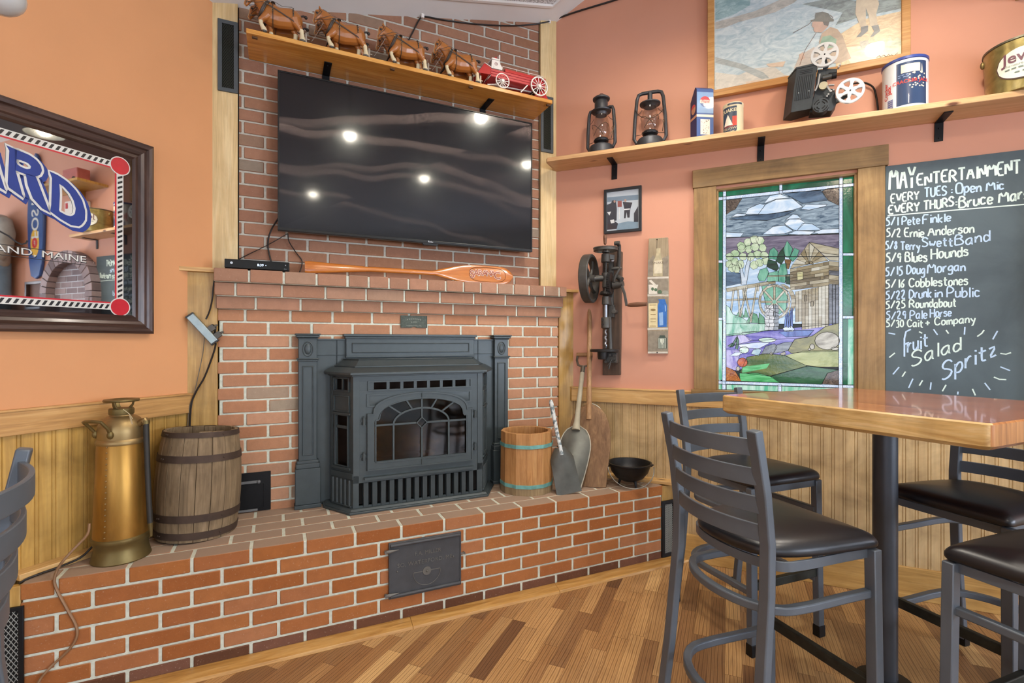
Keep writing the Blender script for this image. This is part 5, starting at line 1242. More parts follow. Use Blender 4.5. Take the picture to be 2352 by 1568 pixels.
b.prism([zp(*q) for q in ((860, 640), (930, 560), (860, 330), (830, 330), (820, 640))], -.022, -.008); b.prism([zp(*q) for q in ((1000, 1180), (1340, 1060), (1330, 1110), (1020, 1290))], -.022, -.008)
b.build('frame', M_crk, pj, bevel=.003)
mz_ = zp(765, 1360)
b = MB(); b.cyl((mz_[0], -.07, mz_[1]), (mz_[0], -.02, mz_[1]), .038, 28)
for r_, in ((.030,), (.018,)):
    for k in range(4): a0 = pi / 2 * k + .25; b.tube([(mz_[0] + r_ * cos(a0 + 1.05 * j / 6), -.071, mz_[1] + r_ * sin(a0 + 1.05 * j / 6)) for j in range(7)], .0025, 5, m=1)
b.build('motor_cover', [M_crk, M_dark], pj, bevel=.002)
b = MB(); a, z = zp(800, 820); c, z2 = zp(1010, 800); b.cyl((a, -.045, z), (a + .042, -.045, z), .0135, 20); b.build('lens_barrel', plain('lens_metal', '#5a5c5a', .35, .8), pj)
b = MB(); b.cyl((a + .04, -.045, z), (a + .062, -.045, z), .0155, 20); b.build('lens_hood', M_black, pj)
b = MB(); a, z = zp(815, 970); b.cyl((a, -.055, z), (a, -.035, z), .020, 24); b.build('sprocket', plain('pale_brass', '#b9b49a', .35, .7), pj)
b = MB()
b.rbar([(zp(750, 760)[0], -.058, zp(750, 760)[1]), (zp(720, 950)[0], -.06, zp(720, 950)[1]), (zp(665, 1075)[0], -.06, zp(665, 1075)[1])], .007, .003, up=(0, 1, 0)); b.rbar([(zp(880, 990)[0], -.06, zp(880, 990)[1]), (zp(955, 1110)[0], -.062, zp(955, 1110)[1])], .008, .003, up=(0, 1, 0))
for q in ((665, 1075), (955, 1100), (1000, 1075), (880, 1190), (905, 1155), (1120, 610), (1095, 650)): x, z = zp(*q); b.cyl((x, -.068, z), (x, -.045, z), .0042, 10)
b.rbar([(zp(915, 955)[0], -.045, zp(915, 955)[1]), (zp(1020, 955)[0], -.045, zp(1020, 955)[1])], .010, .006); b.build('film_gate', M_steel, pj)
def reel(X, Y, w, lab):
    x, z = zp(X, Y); R_ = .062; b = MB()
    for y in (w, w + .012):
        b.lathe([(R_ - .011, y - .0008), (R_, y - .0008), (R_, y + .0008), (R_ - .011, y + .0008), (R_ - .011, y - .0008)], 40, (x, 0, z), 0, 'y')
        b.lathe([(.002, y - .0008), (.018, y - .0008), (.018, y + .0008), (.002, y + .0008), (.002, y - .0008)], 24, (x, 0, z), 0, 'y')
        for k in range(6):
            a = 2 * pi * k / 6 + .35; ca, sa = cos(a), sin(a); P = []
            for rr, hw_ in ((.016, .0095), (.034, .0052), (.053, .013)): P.append((rr, hw_))
            poly = [(rr * ca - hw_ * sa, rr * sa + hw_ * ca) for rr, hw_ in P] + [(rr * ca + hw_ * sa, rr * sa - hw_ * ca) for rr, hw_ in reversed(P)]
            b.prism([(x + p_, z + q_) for p_, q_ in poly], -y - .0008 if False else -(y) - .0008, -(y) + .0008)
    b.cyl((x, -w - .012, z), (x, -w, z), .014, 20)
    o = b.build('film_reel', M_reel, pj)
    b = MB(); b.cyl((x, -w - .016, z), (x, -w - .0, z), .0035, 8); b.build('spindle', M_dark, o)
reel(838, 400, .046, ''); reel(1310, 1080, .046, '')
cable('appliance_cord', 'black cord curving from the film projector down behind the shelf', [rpt(1960, 192, -.03), rpt(1985, 190, -.02), rpt(2005, 200, -.015), rpt(2012, 220, -.012), rpt(2016, 246, -.012), rpt(2017, 262, -.01)], .0045, M_cab, FR)
# ------------------------------------------------------------ stained glass panel
def stain(name, c1, c2, s=.8, sc=(3, 3, 9), rough=.12, nd=1.5, ns=2.0):
    if name in MATS: return MATS[name]
    t = NT(name); n = t.noise(ns, 5, t.co(sc), .6, nd); r = t.ramp(n, 0, [(.36, lin(c1)), (.64, lin(c2))])
    t.l(r, 0, t.p, 'Emission Color'); t.set(Emission_Strength=s, Base_Color=(.02, .02, .02, 1), Roughness=rough)  # panes glow by emission, standing in for daylight through the glass
    t.bump(t.noise(60, 3), 0, .15, .002); MATS[name] = t.mat; return t.mat
GW = .035
def gp(X, Y): return FR.uz(1580 + .3763 * X, 330 + .3763 * Y, GW)
gu, gz = gp(600, 880)
sg = thing('stained_glass_panel', 'colourful leaded stained glass panel of a water mill in the wood framed window', 'stained glass', FR, gu, GW, gz)
lead = MB(); LW = .0026
class Glass:
    def __init__(s, name, mats): s.b = MB(); s.name = name; s.mats = mats
    def poly(s, P, m=0, layer=1, lw=None, raw=False):
        Q = [(a - gu, z - gz) for a, z in (P if raw else [gp(*p) for p in P])]; y = -.0008 * layer
        s.b.prism(Q, y, y + .0007, m=m)
        w = LW if lw is None else lw
        if w: lead.rbar([(a, y - .0006, z) for a, z in Q], w, .0014, up=(0, 1, 0), closed=True)
    def done(s): return s.b.build(s.name, s.mats, sg, smooth=0)
G_dg = stain('glass_deep_green', '#06543a', '#14865f', .8, (3, 3, 1.2)); G_lg = stain('glass_light_green', '#5fbf98', '#d6f2e4', .95, (8, 8, 2)); G_w = stain('glass_white_strip', '#a9c4e8', '#f2f7ff', 1.0, (60, 60, 60))
g = Glass('border_glass', [G_dg, G_lg, G_w])
# outer band
L0, L1, R0, R1 = 170, 214, 945, 1026
def yt(x): return 262 - (x - 175) * .0965
def ytb(x): return 340 - (x - 175) * .105
def yb(x): return 1452 + (x - 165) * .034
g.poly([(L0, yt(L0)), (557, yt(557)), (557, ytb(557) - 12), (L0, ytb(L0) - 12)], 0, 1); g.poly([(577, yt(577)), (R1 + 4, yt(R1)), (R1 + 4, ytb(R1) - 12), (577, ytb(577) - 12)], 0, 1)
for y0, y1, m in ((345, 710, 0), (727, 1060, 0), (1077, 1440, 1)): g.poly([(L0 - (y0 - 340) * .006, y0), (L1, y0), (L1 - (y1 - 340) * .004, y1), (L0 - (y1 - 340) * .008, y1)], m, 1)
for y0, y1, m in ((262, 666, 0), (684, 1050, 0), (1068, 1470, 1)): g.poly([(R0, y0), (R1, y0), (R1 - 6, y1), (R0, y1)], 0, 1); g.poly([(R0 + 34, y0 + 2), (R1 - 3, y0 + 2), (R1 - 9, y1), (R0 + 30, y1)], m if m else 0, 1.4, 0)
g.poly([(L0 - 6, 1462), (208, 1464), (208, 1505), (L0 - 6, 1505)], 1, 1); g.poly([(236, 1466), (550, 1476), (550, 1520), (236, 1512)], 1, 1); g.poly([(572, 1477), (918, 1488), (918, 1530), (572, 1522)], 1, 1); g.poly([(945, 1489), (1016, 1491), (1016, 1530), (945, 1530)], 1, 1)
# white strips
g.poly([(214, yt(214)), (234, yt(234)), (232, 1520), (209, 1520)], 2, 2); g.poly([(923, yt(923)), (946, yt(946)), (944, 1540), (919, 1540)], 2, 2)
g.poly([(L0, ytb(L0) - 12), (R1, ytb(R1) - 12), (R1, ytb(R1) + 8), (L0, ytb(L0) + 8)], 2, 2.4); g.poly([(L0 - 6, yb(L0) - 6), (1018, yb(1018) - 8), (1018, yb(1018) + 12), (L0 - 6, yb(L0) + 14)], 2, 2.4)
for P in ([(L0, 711), (214, 711), (214, 727), (L0, 727)], [(L0 - 3, 1060), (212, 1060), (212, 1077), (L0 - 3, 1077)], [(946, 667), (R1, 667), (R1, 684), (946, 684)], [(944, 1050), (R1, 1050), (R1, 1068), (944, 1068)], [(557, yt(557)), (577, yt(577)), (577, 300), (557, 302)], [(550, 1470), (572, 1470), (572, 1530), (550, 1530)]): g.poly(P, 2, 2)
g.done()
G_sky = stain('glass_sky', '#3f5d78', '#b9cede', .8, (4, 4, 22), ns=2.4); G_haze = stain('glass_haze', '#5c5470', '#9d93a8', .8, (3, 3, 20)); G_pale = stain('glass_pale_sky', '#8fb8e0', '#e4f1ff', .95, (3, 3, 10)); G_dkb = stain('glass_dark_brown', '#2a1c16', '#8a7566', .7, (45, 45, 45)); G_or = stain('glass_orange', '#8c3a0c', '#e08a3a', .8, (40, 40, 40)); G_navy = stain('glass_slate', '#33506e', '#6f8fb0', .7)
g = Glass('sky_glass', [G_sky, G_haze, G_pale, G_dkb, G_or, G_navy])
g.poly([(234, 340), (922, 265), (922, 545), (234, 575)], 0, .5); g.poly([(234, 572), (922, 552), (922, 690), (234, 690)], 1, .6); g.poly([(234, 688), (922, 688), (922, 1100), (234, 1100)], 2, .7)
g.poly([(234, 345), (330, 335), (318, 352), (290, 400), (262, 412), (236, 432)], 3, 1); g.poly([(818, 290), (850, 275), (922, 267), (922, 378), (855, 345)], 3, 1)
g.poly([(580, 300), (810, 285), (850, 345), (700, 365), (620, 322)], 5, .9); g.poly([(234, 1360), (290, 1388), (326, 1448), (234, 1446)], 4, 6); g.poly([(818, 1466), (850, 1400), (920, 1380), (920, 1472)], 3, 6)
g.poly([(234, 785), (320, 790), (330, 850), (234, 870)], 5, .9); g.poly([(345, 440), (480, 430), (600, 415), (660, 405), (590, 440), (480, 470), (250, 460)], 5, .95)
g.done()
G_cl = stain('glass_cloud', '#b7d2ee', '#f4f9ff', 1.0, (3, 3, 8))
g = Glass('cloud_glass', [G_cl])
for P in ([(350, 430), (370, 395), (440, 365), (470, 375), (430, 430)], [(430, 430), (475, 370), (540, 340), (640, 335), (700, 385), (640, 405), (500, 430)], [(465, 365), (500, 318), (560, 305), (620, 330), (540, 338)], [(690, 400), (720, 370), (850, 370), (840, 382), (740, 405)], [(265, 448), (300, 425), (360, 430), (345, 440)], [(590, 490), (620, 460), (680, 458), (715, 480), (665, 530), (640, 525)], [(595, 465), (640, 430), (670, 435), (690, 460), (620, 460)], [(665, 530), (700, 485), (760, 490), (815, 525), (740, 530)], [(455, 555), (520, 505), (590, 498), (640, 530), (590, 550)], [(610, 552), (660, 530), (775, 535), (740, 560)], [(770, 540), (820, 522), (922, 518), (922, 545), (800, 552)], [(234, 540), (340, 545), (320, 570), (234, 572)]): g.poly(P, 0, 1.5)
g.done()
G_tr = stain('glass_pale_leaf', '#a8c69a', '#e2ebcf', .95, (5, 5, 5)); G_trk = stain('glass_trunk', '#b7c8dc', '#e8f0f8', .95)
g = Glass('tree_glass', [G_tr, G_trk])
g.poly([(325, 860), (318, 760), (298, 715), (326, 738), (345, 815), (352, 745), (372, 690), (384, 700), (372, 770), (357, 860)], 1, 1.6)
rn = random.Random(11)
for cx, cy in ((255, 690), (250, 735), (290, 670), (285, 720), (295, 765), (330, 640), (335, 690), (325, 625), (365, 600), (370, 645), (385, 690), (405, 585), (410, 630), (425, 675), (440, 590), (455, 635), (465, 680), (440, 725), (475, 715), (405, 740), (320, 735), (270, 760)):
    g.poly([(cx + 27 * cos(a) * rn.uniform(.8, 1.1), cy + 27 * sin(a) * rn.uniform(.8, 1.1)) for a in [2 * pi * k / 7 for k in range(7)]], 0, 1.7 + rn.random() * .25, .0018)
g.done()
G_tl = stain('glass_teal', '#2f8f74', '#8fd0b4', .85, (6, 6, 2)); G_dt = stain('glass_dark_teal', '#062a1e', '#0f5a40', .7); G_br = stain('glass_brown', '#6b4a22', '#a07a45', .8)
g = Glass('evergreen_glass', [G_tl, G_dt, G_br])
for P, m in (([(490, 700), (500, 650), (525, 632), (550, 660), (545, 710)], 0), ([(580, 650), (605, 592), (640, 640), (620, 700), (595, 690)], 0), ([(618, 700), (650, 635), (680, 650), (665, 695), (640, 720)], 0), ([(590, 705), (632, 708), (615, 765), (600, 760)], 2), ([(535, 715), (560, 660), (585, 630), (592, 700), (570, 738)], 1), ([(480, 750), (490, 705), (540, 720), (555, 760), (540, 778)], 1), ([(425, 812), (440, 770), (480, 755), (495, 790), (470, 838), (435, 838)], 0), ([(550, 792), (565, 735), (600, 730), (607, 790), (592, 850), (555, 842)], 0), ([(490, 790), (550, 775), (552, 840), (480, 842)], 0), ([(595, 800), (622, 795), (622, 860), (598, 855)], 1), ([(450, 870), (530, 860), (610, 900), (600, 1010), (560, 1040), (480, 1000)], 0)): g.poly(P, m, 2)
g.done()
BEI = [stain('glass_beige_%s' % k, a, b_, .8, (4, 4, 14)) for k, (a, b_) in enumerate((('#a89a7c', '#d6cdb4'), ('#8a7a58', '#b8a884'), ('#6d5f45', '#9a8b6c'), ('#c4bda6', '#e9e4d4')))]; BEI[0].name = 'glass_beige'
G_gry = stain('glass_grey_wall', '#4b4d55', '#8e93a0', .7, (4, 4, 12)); G_yel = stain('glass_pale_yellow', '#c9c38c', '#efe9bf', .9)
g = Glass('mill_glass', BEI + [G_gry, G_yel])
fan = (740, 735); gl = [(625, 762), (640, 735), (662, 705), (688, 672), (712, 640), (740, 603), (772, 632), (800, 658), (828, 684), (856, 712)]
for k in range(len(gl) - 1): g.poly([fan, gl[k], gl[k + 1]], (0, 3, 0, 1)[k % 4], 2.2)
g.poly(ell(740, 735, 26, 20, 10, pi, 2 * pi), 1, 2.4)
g.poly([(740, 600), (922, 640), (922, 680), (812, 665)], 0, 2.2); g.poly([(812, 665), (922, 680), (922, 716), (864, 712)], 3, 2.2)
for r in range(7):
    y0l, y1l = 765 + 18.5 * r, 765 + 18.5 * (r + 1); y0r, y1r = 718 + 21 * r, 718 + 21 * (r + 1); cuts = [0] + sorted(rn.uniform(.1, .9) for _ in range(2)) + [1]
    for a, c in zip(cuts, cuts[1:]):
        X = lambda f: 624 + 236 * f; Yt = lambda f: y0l + (y0r - y0l) * f; Yb = lambda f: y1l + (y1r - y1l) * f
        g.poly([(X(a), Yt(a)), (X(c), Yt(c)), (X(c), Yb(c)), (X(a), Yb(a))], rn.choice((0, 0, 1, 1, 2, 3)), 2.2, .0016)
for k in range(10):
    x0, x1 = 655 + 20.3 * k, 655 + 20.3 * (k + 1); t0, t1 = 903 - .205 * (x0 - 655), 903 - .205 * (x1 - 655); c = rn.uniform(940, 1060)
    bt = 1140 if x0 > 690 else 1090
    g.poly([(x0, t0), (x1, t1), (x1, c), (x0, c)], rn.choice((0, 3, 3, 1)), 2.2, .0016); g.poly([(x0, c), (x1, c), (x1, bt - .13 * (x1 - 655)), (x0, bt - .13 * (x0 - 655))], rn.choice((0, 3, 0, 1)), 2.2, .0016)
for r in range(5): g.poly([(860, 716 + 28 * r), (922, 722 + 28 * r), (922, 750 + 28 * r), (860, 744 + 28 * r)], rn.choice((4, 2, 0)), 2.2, .0016)
for k in range(3): g.poly([(860 + 21 * k, 858), (880 + 21 * k, 860), (880 + 21 * k, 1096), (860 + 21 * k, 1104)], 4, 2.2, .0016)
g.poly([(665, 785), (703, 780), (703, 828), (667, 832)], 5, 2.6); g.poly([(712, 925), (726, 922), (726, 960), (712, 963)], 1, 2.6); g.poly([(748, 965), (766, 962), (766, 990), (748, 992)], 1, 2.6)
g.done()
g = Glass('water_wheel_glass', BEI[:4])
def bar(p, q, t, m, ly): d = Vector((q[0] - p[0], q[1] - p[1])).normalized(); n_ = Vector((-d.y, d.x)) * t / 2; g.poly([(p[0] + n_.x, p[1] + n_.y), (q[0] + n_.x, q[1] + n_.y), (q[0] - n_.x, q[1] - n_.y), (p[0] - n_.x, p[1] - n_.y)], m, ly, .0016)
for k in range(4): bar((236 + 64 * k, 894 - 11 * k), (236 + 64 * (k + 1), 894 - 11 * (k + 1)), 22, (0, 3)[k % 2], 2.4)
for x, y0, x2, y1 in ((280, 890, 262, 1030), (305, 885, 318, 1055), (335, 880, 345, 960), (360, 870, 318, 1060), (345, 890, 388, 1085), (420, 865, 382, 1090), (430, 860, 428, 900)): bar((x, y0), (x2, y1), 11, 3, 2.3)
bar((236, 955), (430, 945), 10, 0, 2.3); bar((430, 858), (535, 845), 16, 1, 2.4); bar((485, 808), (640, 806), 7, 0, 2.4)
N = 18
for k in range(N):
    a0, a1 = 2 * pi * k / N, 2 * pi * (k + 1) / N
    g.poly([(528 + 98 * cos(a0), 965 + 108 * sin(a0)), (528 + 98 * cos(a1), 965 + 108 * sin(a1)), (528 + 84 * cos(a1), 965 + 93 * sin(a1)), (528 + 84 * cos(a0), 965 + 93 * sin(a0))], 0 if k % 2 else 3, 2.8, .0016)
for k in range(8): a = 2 * pi * k / 8 + pi / 2; bar((528 + 12 * cos(a), 965 + 12 * sin(a)), (528 + 84 * cos(a), 965 + 93 * sin(a)), 13, 3 if k % 2 else 0, 2.7)
for k in range(10):
    a0 = -1.25 + 2.2 * k / 10; a1 = -1.25 + 2.2 * (k + 1) / 10; g.poly([(530 + 102 * cos(a0), 965 + 110 * sin(a0)), (530 + 102 * cos(a1), 965 + 110 * sin(a1)), (552 + 106 * cos(a1), 962 + 110 * sin(a1)), (552 + 106 * cos(a0), 962 + 110 * sin(a0))], (0, 1, 3)[k % 3], 2.6, .0016)
g.done()
G_st = stain('glass_stone', '#b9bcc4', '#f0f0f2', .95); G_stg = stain('glass_grey_stone', '#7d848f', '#a9b0ba', .8)
g = Glass('pier_glass', [G_st, G_stg])
for r in range(7):
    for c in range(3): x0 = 470 + 29 * c + (0 if r % 2 else -4); g.poly([(max(468, x0), 985 + 22 * r), (x0 + 28, 983 + 22 * r), (x0 + 28, 1004 + 22 * r), (max(468, x0), 1006 + 22 * r)], 1 if c == 2 else 0, 3, .0016)
g.done()
G_bl = stain('glass_blue', '#123a9c', '#5f86d8', .8, (6, 6, 2)); G_pur = stain('glass_purple_water', '#3b37b0', '#a39ae6', .85, (2, 2, 14)); G_foam = stain('glass_foam', '#b9cdf2', '#f2f6ff', 1.0); G_lav = stain('glass_lavender', '#7a6ac8', '#d5ccf5', .9, (8, 8, 3)); G_lil = stain('glass_lily', '#bfe3d2', '#f4fbf4', 1.0)
g = Glass('pond_glass', [G_bl, G_pur, G_foam, G_lav, G_lil])
g.poly([(234, 1165), (920, 1095), (920, 1300), (234, 1390)], 1, 1); g.poly([(330, 1150), (560, 1138), (770, 1138), (730, 1182), (640, 1188), (380, 1202)], 1, 2); g.poly([(555, 1150), (640, 1138), (770, 1138), (735, 1172), (600, 1180)], 0, 2.2)
g.poly([(234, 1180), (330, 1160), (400, 1200), (300, 1225), (234, 1250)], 3, 2); g.poly([(310, 1225), (440, 1210), (500, 1215), (430, 1252), (320, 1242)], 2, 2.2); g.poly([(234, 1255), (330, 1262), (312, 1300), (300, 1388), (234, 1362)], 3, 2)
g.poly([(252, 1295), (290, 1272), (345, 1272), (300, 1296)], 2, 2.2); g.poly(ell(484, 1197, 54, 14, 12), 4, 2.6); g.poly(ell(343, 1258, 30, 21, 10), 4, 2.6)
for x0, x1, xt in ((586, 598, 600), (600, 612, 612), (612, 626, 628), (624, 640, 634)): g.poly([(x0, 1122), (x1, 1124), (xt + 5, 1004 + (640 - x1) * .9), (xt - 4, 1004 + (640 - x1) * .9)], 0, 3.2, .0016)
g.poly([(578, 1128), (600, 1112), (612, 1122), (630, 1110), (652, 1132), (640, 1146), (590, 1146)], 2, 3.4)
g.done()
G_hill = stain('glass_pale_hill', '#4fa884', '#cfeade', .95, (8, 8, 3)); G_bush = stain('glass_bush', '#3c8f66', '#86c09c', .85); G_ol = stain('glass_olive', '#6b6a24', '#a8a050', .8, (3, 3, 7)); G_lol = stain('glass_light_olive', '#8f9a4a', '#ccd08e', .85, (2, 2, 8)); G_gr = stain('glass_grass', '#2f5f24', '#7d8a3a', .75, (2, 2, 8)); G_brg = stain('glass_bright_green', '#1f9a4a', '#7fe09a', .9, (2, 2, 12)); G_dgr = stain('glass_forest', '#0b5a34', '#3b7d4e', .75)
g = Glass('hill_glass', [G_hill, G_bush, G_ol, G_lol, G_gr, G_brg, G_dgr])
for P in ([(290, 1060), (320, 1003), (345, 1060)], [(340, 1060), (352, 1000), (372, 1060)], [(355, 1090), (392, 1030), (420, 1040), (440, 1095)], [(430, 1100), (435, 1030), (465, 1060), (472, 1100)]): g.poly(P, 1, 2.1)
g.poly([(234, 985), (255, 1000), (275, 1040), (330, 1060), (380, 1096), (234, 1100)], 0, 2.5); g.poly([(234, 1098), (470, 1098), (505, 1136), (340, 1166), (234, 1172)], 0, 2.5)
g.poly([(610, 1262), (650, 1195), (760, 1172), (840, 1115), (920, 1095), (920, 1266), (700, 1272), (630, 1278)], 2, 3); g.poly([(590, 1292), (700, 1265), (920, 1262), (920, 1362), (800, 1362), (720, 1352)], 3, 3.2)
g.poly([(318, 1396), (360, 1302), (470, 1280), (590, 1290), (725, 1356), (500, 1418)], 4, 3.4); g.poly([(315, 1400), (430, 1400), (512, 1420), (560, 1458), (320, 1448)], 5, 3.6); g.poly([(500, 1420), (730, 1356), (920, 1380), (850, 1402), (815, 1468), (560, 1456)], 6, 3.6); g.poly([(335, 1360), (500, 1340), (480, 1370), (330, 1398)], 5, 3.5, 0)
for P in ([(258, 1242), (296, 1180), (304, 1186), (275, 1240)], [(290, 1250), (300, 1170), (312, 1200), (305, 1255)], [(240, 1235), (270, 1215), (290, 1225), (262, 1240)]): g.poly(P, 6, 3)
g.done()
G_rk = stain('glass_rock', '#6d7684', '#a3abb5', .75, (3, 3, 8)); G_rkb = stain('glass_blue_rock', '#9fc4d6', '#d6ecf2', .9); G_bou = stain('glass_boulder', '#8f8672', '#e2dccb', .85, (2.5, 2.5, 4)); G_sun = stain('glass_orange_disc', '#a8340c', '#e8743a', .85)
g = Glass('boulder_glass', [G_rk, G_rkb, G_bou, G_sun])
for P, m in (([(445, 1285), (475, 1235), (530, 1220), (545, 1240), (520, 1282)], 0), ([(520, 1280), (540, 1228), (590, 1212), (640, 1208), (612, 1262)], 0), ([(385, 1282), (400, 1256), (430, 1250), (450, 1258), (432, 1294)], 1), ([(560, 1280), (590, 1268), (600, 1284), (575, 1292)], 2), ([(496, 1280), (510, 1270), (520, 1282), (508, 1290)], 2)): g.poly(P, m, 3.6)
g.poly(ell(850, 1202, 76, 54, 16), 2, 3.6); g.poly(ell(758, 1238, 16, 18, 8), 2, 3.8); g.poly(ell(742, 1254, 9, 7, 8), 2, 3.8); g.poly(ell(896, 1250, 24, 10, 10), 2, 3.8); g.poly(ell(333, 1334, 31, 28, 14), 3, 4.2); g.poly(ell(306, 1372, 12, 14, 8), 2, 4)
g.done()
lead.build('lead_lines', plain('lead', '#1d2021', .5, .6), sg, smooth=0)
b = MB()
q = [gp(*p) for p in ((150, 240), (1045, 160), (1040, 1560), (140, 1560))]
b.prism([(-.345, -.6), (.355, -.6), (.355, .62), (-.345, .62)], .0008, .004); b.build('backing', plain('backing_pane', '#1c2a2a', .4), sg)

# ------------------------------------------------------------ chalkboard
GL = dict(A='04 4E 84;28 68', B='04 0E 4E 6C 6B 4A 0A;4A 77 75 54 04', C='7C 5E 2E 0B 07 24 54 76', D='04 0E 3E 7B 77 34 04', E='7E 0E 04 74;09 59', F='04 0E 7E;09 59', H='04 0E;74 7E;09 79', I='24 2E', M='04 1E 58 9E A4', N='04 0E 74 7E', O='4E 1D 0A 07 14 44 74 87 8A 7D 4E', P='04 0E 4E 7C 7A 48 08', R='04 0E 4E 7C 7A 49 09;39 84', S='7C 5E 2E 0C 1A 49 77 65 44 14 05', T='4E 44;0E 8E', U='0E 06 24 54 76 7E', V='0E 44 8E', Y='0E 49 8E;49 44',
          a='5A 2A 08 06 14 34 57;5A 54 64', b='0E 04;08 2A 4A 58 56 34 04', c='59 3A 1A 08 06 14 34 55', d='5E 54;58 3A 1A 08 06 14 34 56', e='07 57 59 3A 1A 08 06 14 34 55', f='5D 4E 2D 24;0A 4A', g='5A 2A 08 06 25 57;5A 52 31 11 02', h='0E 04;07 2A 4A 58 54', i='1A 14;1D 1C', k='0E 04;5A 07 54', l='1E 14', m='0A 04;08 2A 39 34;38 5A 6A 78 74', n='0A 04;07 2A 4A 58 54', o='3A 1A 08 06 14 34 56 58 4A 3A', p='0A 01;08 2A 4A 58 56 34 05', r='0A 04;07 2A 4A', s='59 3A 1A 08 18 47 56 44 14 05', t='2D 25 34 54;0A 5A', u='0A 05 14 34 56;5A 54', w='0A 14 38 54 7A', y='0A 36;6A 31 11', z='0A 5A 04 54',
          **{'0': '3E 1D 0A 07 14 34 56 5B 3E', '1': '3E 34', '2': '0C 2E 4E 5B 04 64', '3': '0D 3E 5C 3A 57 44 04', '5': '6E 1E 1A 4A 66 34 04', '6': '5E 1A 06 24 46 48 29 08', '8': '3E 1C 3A 57 34 06 29 5C 3E', '9': '5C 3E 1C 19 49 5C 44', '/': '04 6E', ':': '29 28;26 25', '+': '08 68;3B 35'})
GL = {k: [[(int(p[0], 16) / 10, (int(p[1], 16) - 4) / 10) for p in st_.split()] for st_ in v.split(';')] for k, v in GL.items()}
CBW = -.014
def kp(X, Y): return FR.uz(2000 + .3697 * X, 340 + .3697 * Y, CBW)
cbu, cbz = .6855, 1.027
ck = thing('chalkboard', 'tall slate grey chalkboard with the month of entertainment chalked on it, right of the window', 'chalkboard', FR, cbu, -.001, cbz)
M_slate = NT('slate_chalkboard'); n_ = M_slate.noise(3, 5, M_slate.co((1, 1, 1)), .6, .6); r_ = M_slate.ramp(n_, 0, [(.35, lin('#47545a')), (.65, lin('#56656b'))]); M_slate.l(r_, 0, M_slate.p, 'Base Color'); M_slate.set(Roughness=.75); M_slate = M_slate.mat
b = MB(); b.box(0, .70, -.012, 0, 0, 2.233 - cbz); b.build('slate', M_slate, ck, bevel=.002)
M_ch1 = plain('chalk_green_white', '#d4e8e0', .9, 0, .08, 150); M_ch2 = plain('chalk_blue_white', '#bcd6ee', .9, 0, .08, 150)
def chalk(segs, mat, th, rnd=random.Random(9)):
    b = MB()
    for body, (xa, ya), (xb, yb_), ha, hb in segs:
        ws = [(.45 if c == ' ' else max(p[0] for s_ in GL[c] for p in s_) + .22) for c in body]; tot = sum(ws) - .22; x = 0
        for c, w in zip(body, ws):
            if c != ' ':
                jy = rnd.uniform(-.06, .06)
                for s_ in GL[c]:
                    P = []
                    for px, py in s_:
                        f = (x + px) / tot; X = xa + 4 + (xb - xa) * f; Y = ya + (yb_ - ya) * f; hh_ = ha + (hb - ha) * f
                        u, z = kp(X, Y - hh_ * (py + jy)); P.append((u - cbu, CBW + .0014, z - cbz))
                    # rounder strokes
                    Q = [Vector(P[0])]
                    for k in range(len(P) - 1):
                        a_, c_ = Vector(P[k]), Vector(P[k + 1]); Q += [a_.lerp(c_, .25), a_.lerp(c_, .75)]
                    Q.append(Vector(P[-1])); b.rbar(Q, th * 1.18, .0008, up=(0, 1, 0))
            x += w
    return b.build('chalk_lettering', mat, ck, smooth=0)
chalk([('MAY', (112, 258), (272, 240), 140, 130)], M_ch1, .0085); chalk([('ENTERTAINMENT', (285, 234), (925, 152), 68, 82)], M_ch1, .0075)
chalk([('EVERY', (122, 340), (295, 318), 55, 50)], M_ch1, .006); chalk([('TUES :', (330, 308), (500, 282), 58, 55), ('Open Mic', (525, 284), (822, 252), 66, 52)], M_ch2, .006)
chalk([('EVERY THURS:', (108, 412), (528, 358), 52, 58), ('Bruce Marshall', (545, 372), (1110, 290), 68, 70)], M_ch1, .0068)
chalk([('5/1 Pete', (92, 480), (300, 472), 50, 52), ('Finkle', (320, 469), (492, 455), 58, 50)], M_ch2, .0056)
chalk([('5/2 Ernie', (94, 552), (325, 552), 50, 55), ('Anderson', (352, 547), (636, 524), 58, 55)], M_ch1, .0056)
chalk([('5/8 Terry', (88, 628), (300, 632), 50, 50), ('Swett', (316, 611), (505, 606), 55, 55), ('Band', (520, 605), (735, 578), 62, 65)], M_ch2, .0056)
chalk([('5/9 Blues', (92, 708), (345, 704), 55, 62), ('Hounds', (372, 690), (600, 668), 65, 60)], M_ch1, .006)
chalk([('5/15 Doug', (88, 792), (330, 780), 50, 60), ('Morgan', (348, 775), (582, 762), 66, 52)], M_ch2, .0056)
chalk([('5/16 Cobblestones', (88, 868), (598, 850), 50, 58)], M_ch1, .0054)
chalk([('5/22 Drunk', (90, 938), (372, 926), 48, 58), ('in', (392, 926), (440, 922), 52, 52), ('Public', (470, 926), (672, 924), 66, 60)], M_ch2, .0054)
chalk([('5/25 Roundabout', (90, 998), (526, 984), 46, 54)], M_ch1, .0054)
chalk([('5/29 Pale', (92, 1062), (345, 1058), 46, 54), ('Horse', (366, 1052), (496, 1044), 54, 48)], M_ch2, .005)
chalk([('5/30 Cait', (92, 1110), (320, 1110), 42, 46), ('+ Company', (335, 1104), (645, 1082), 46, 50)], M_ch1, .005)
chalk([('F', (205, 1300), (245, 1280), 150, 150), ('ruit', (225, 1268), (350, 1232), 90, 85)], M_ch2, .0062); chalk([('Salad', (250, 1358), (555, 1250), 92, 80)], M_ch1, .0062); chalk([('Spritz', (440, 1440), (775, 1280), 110, 95)], M_ch2, .0068)
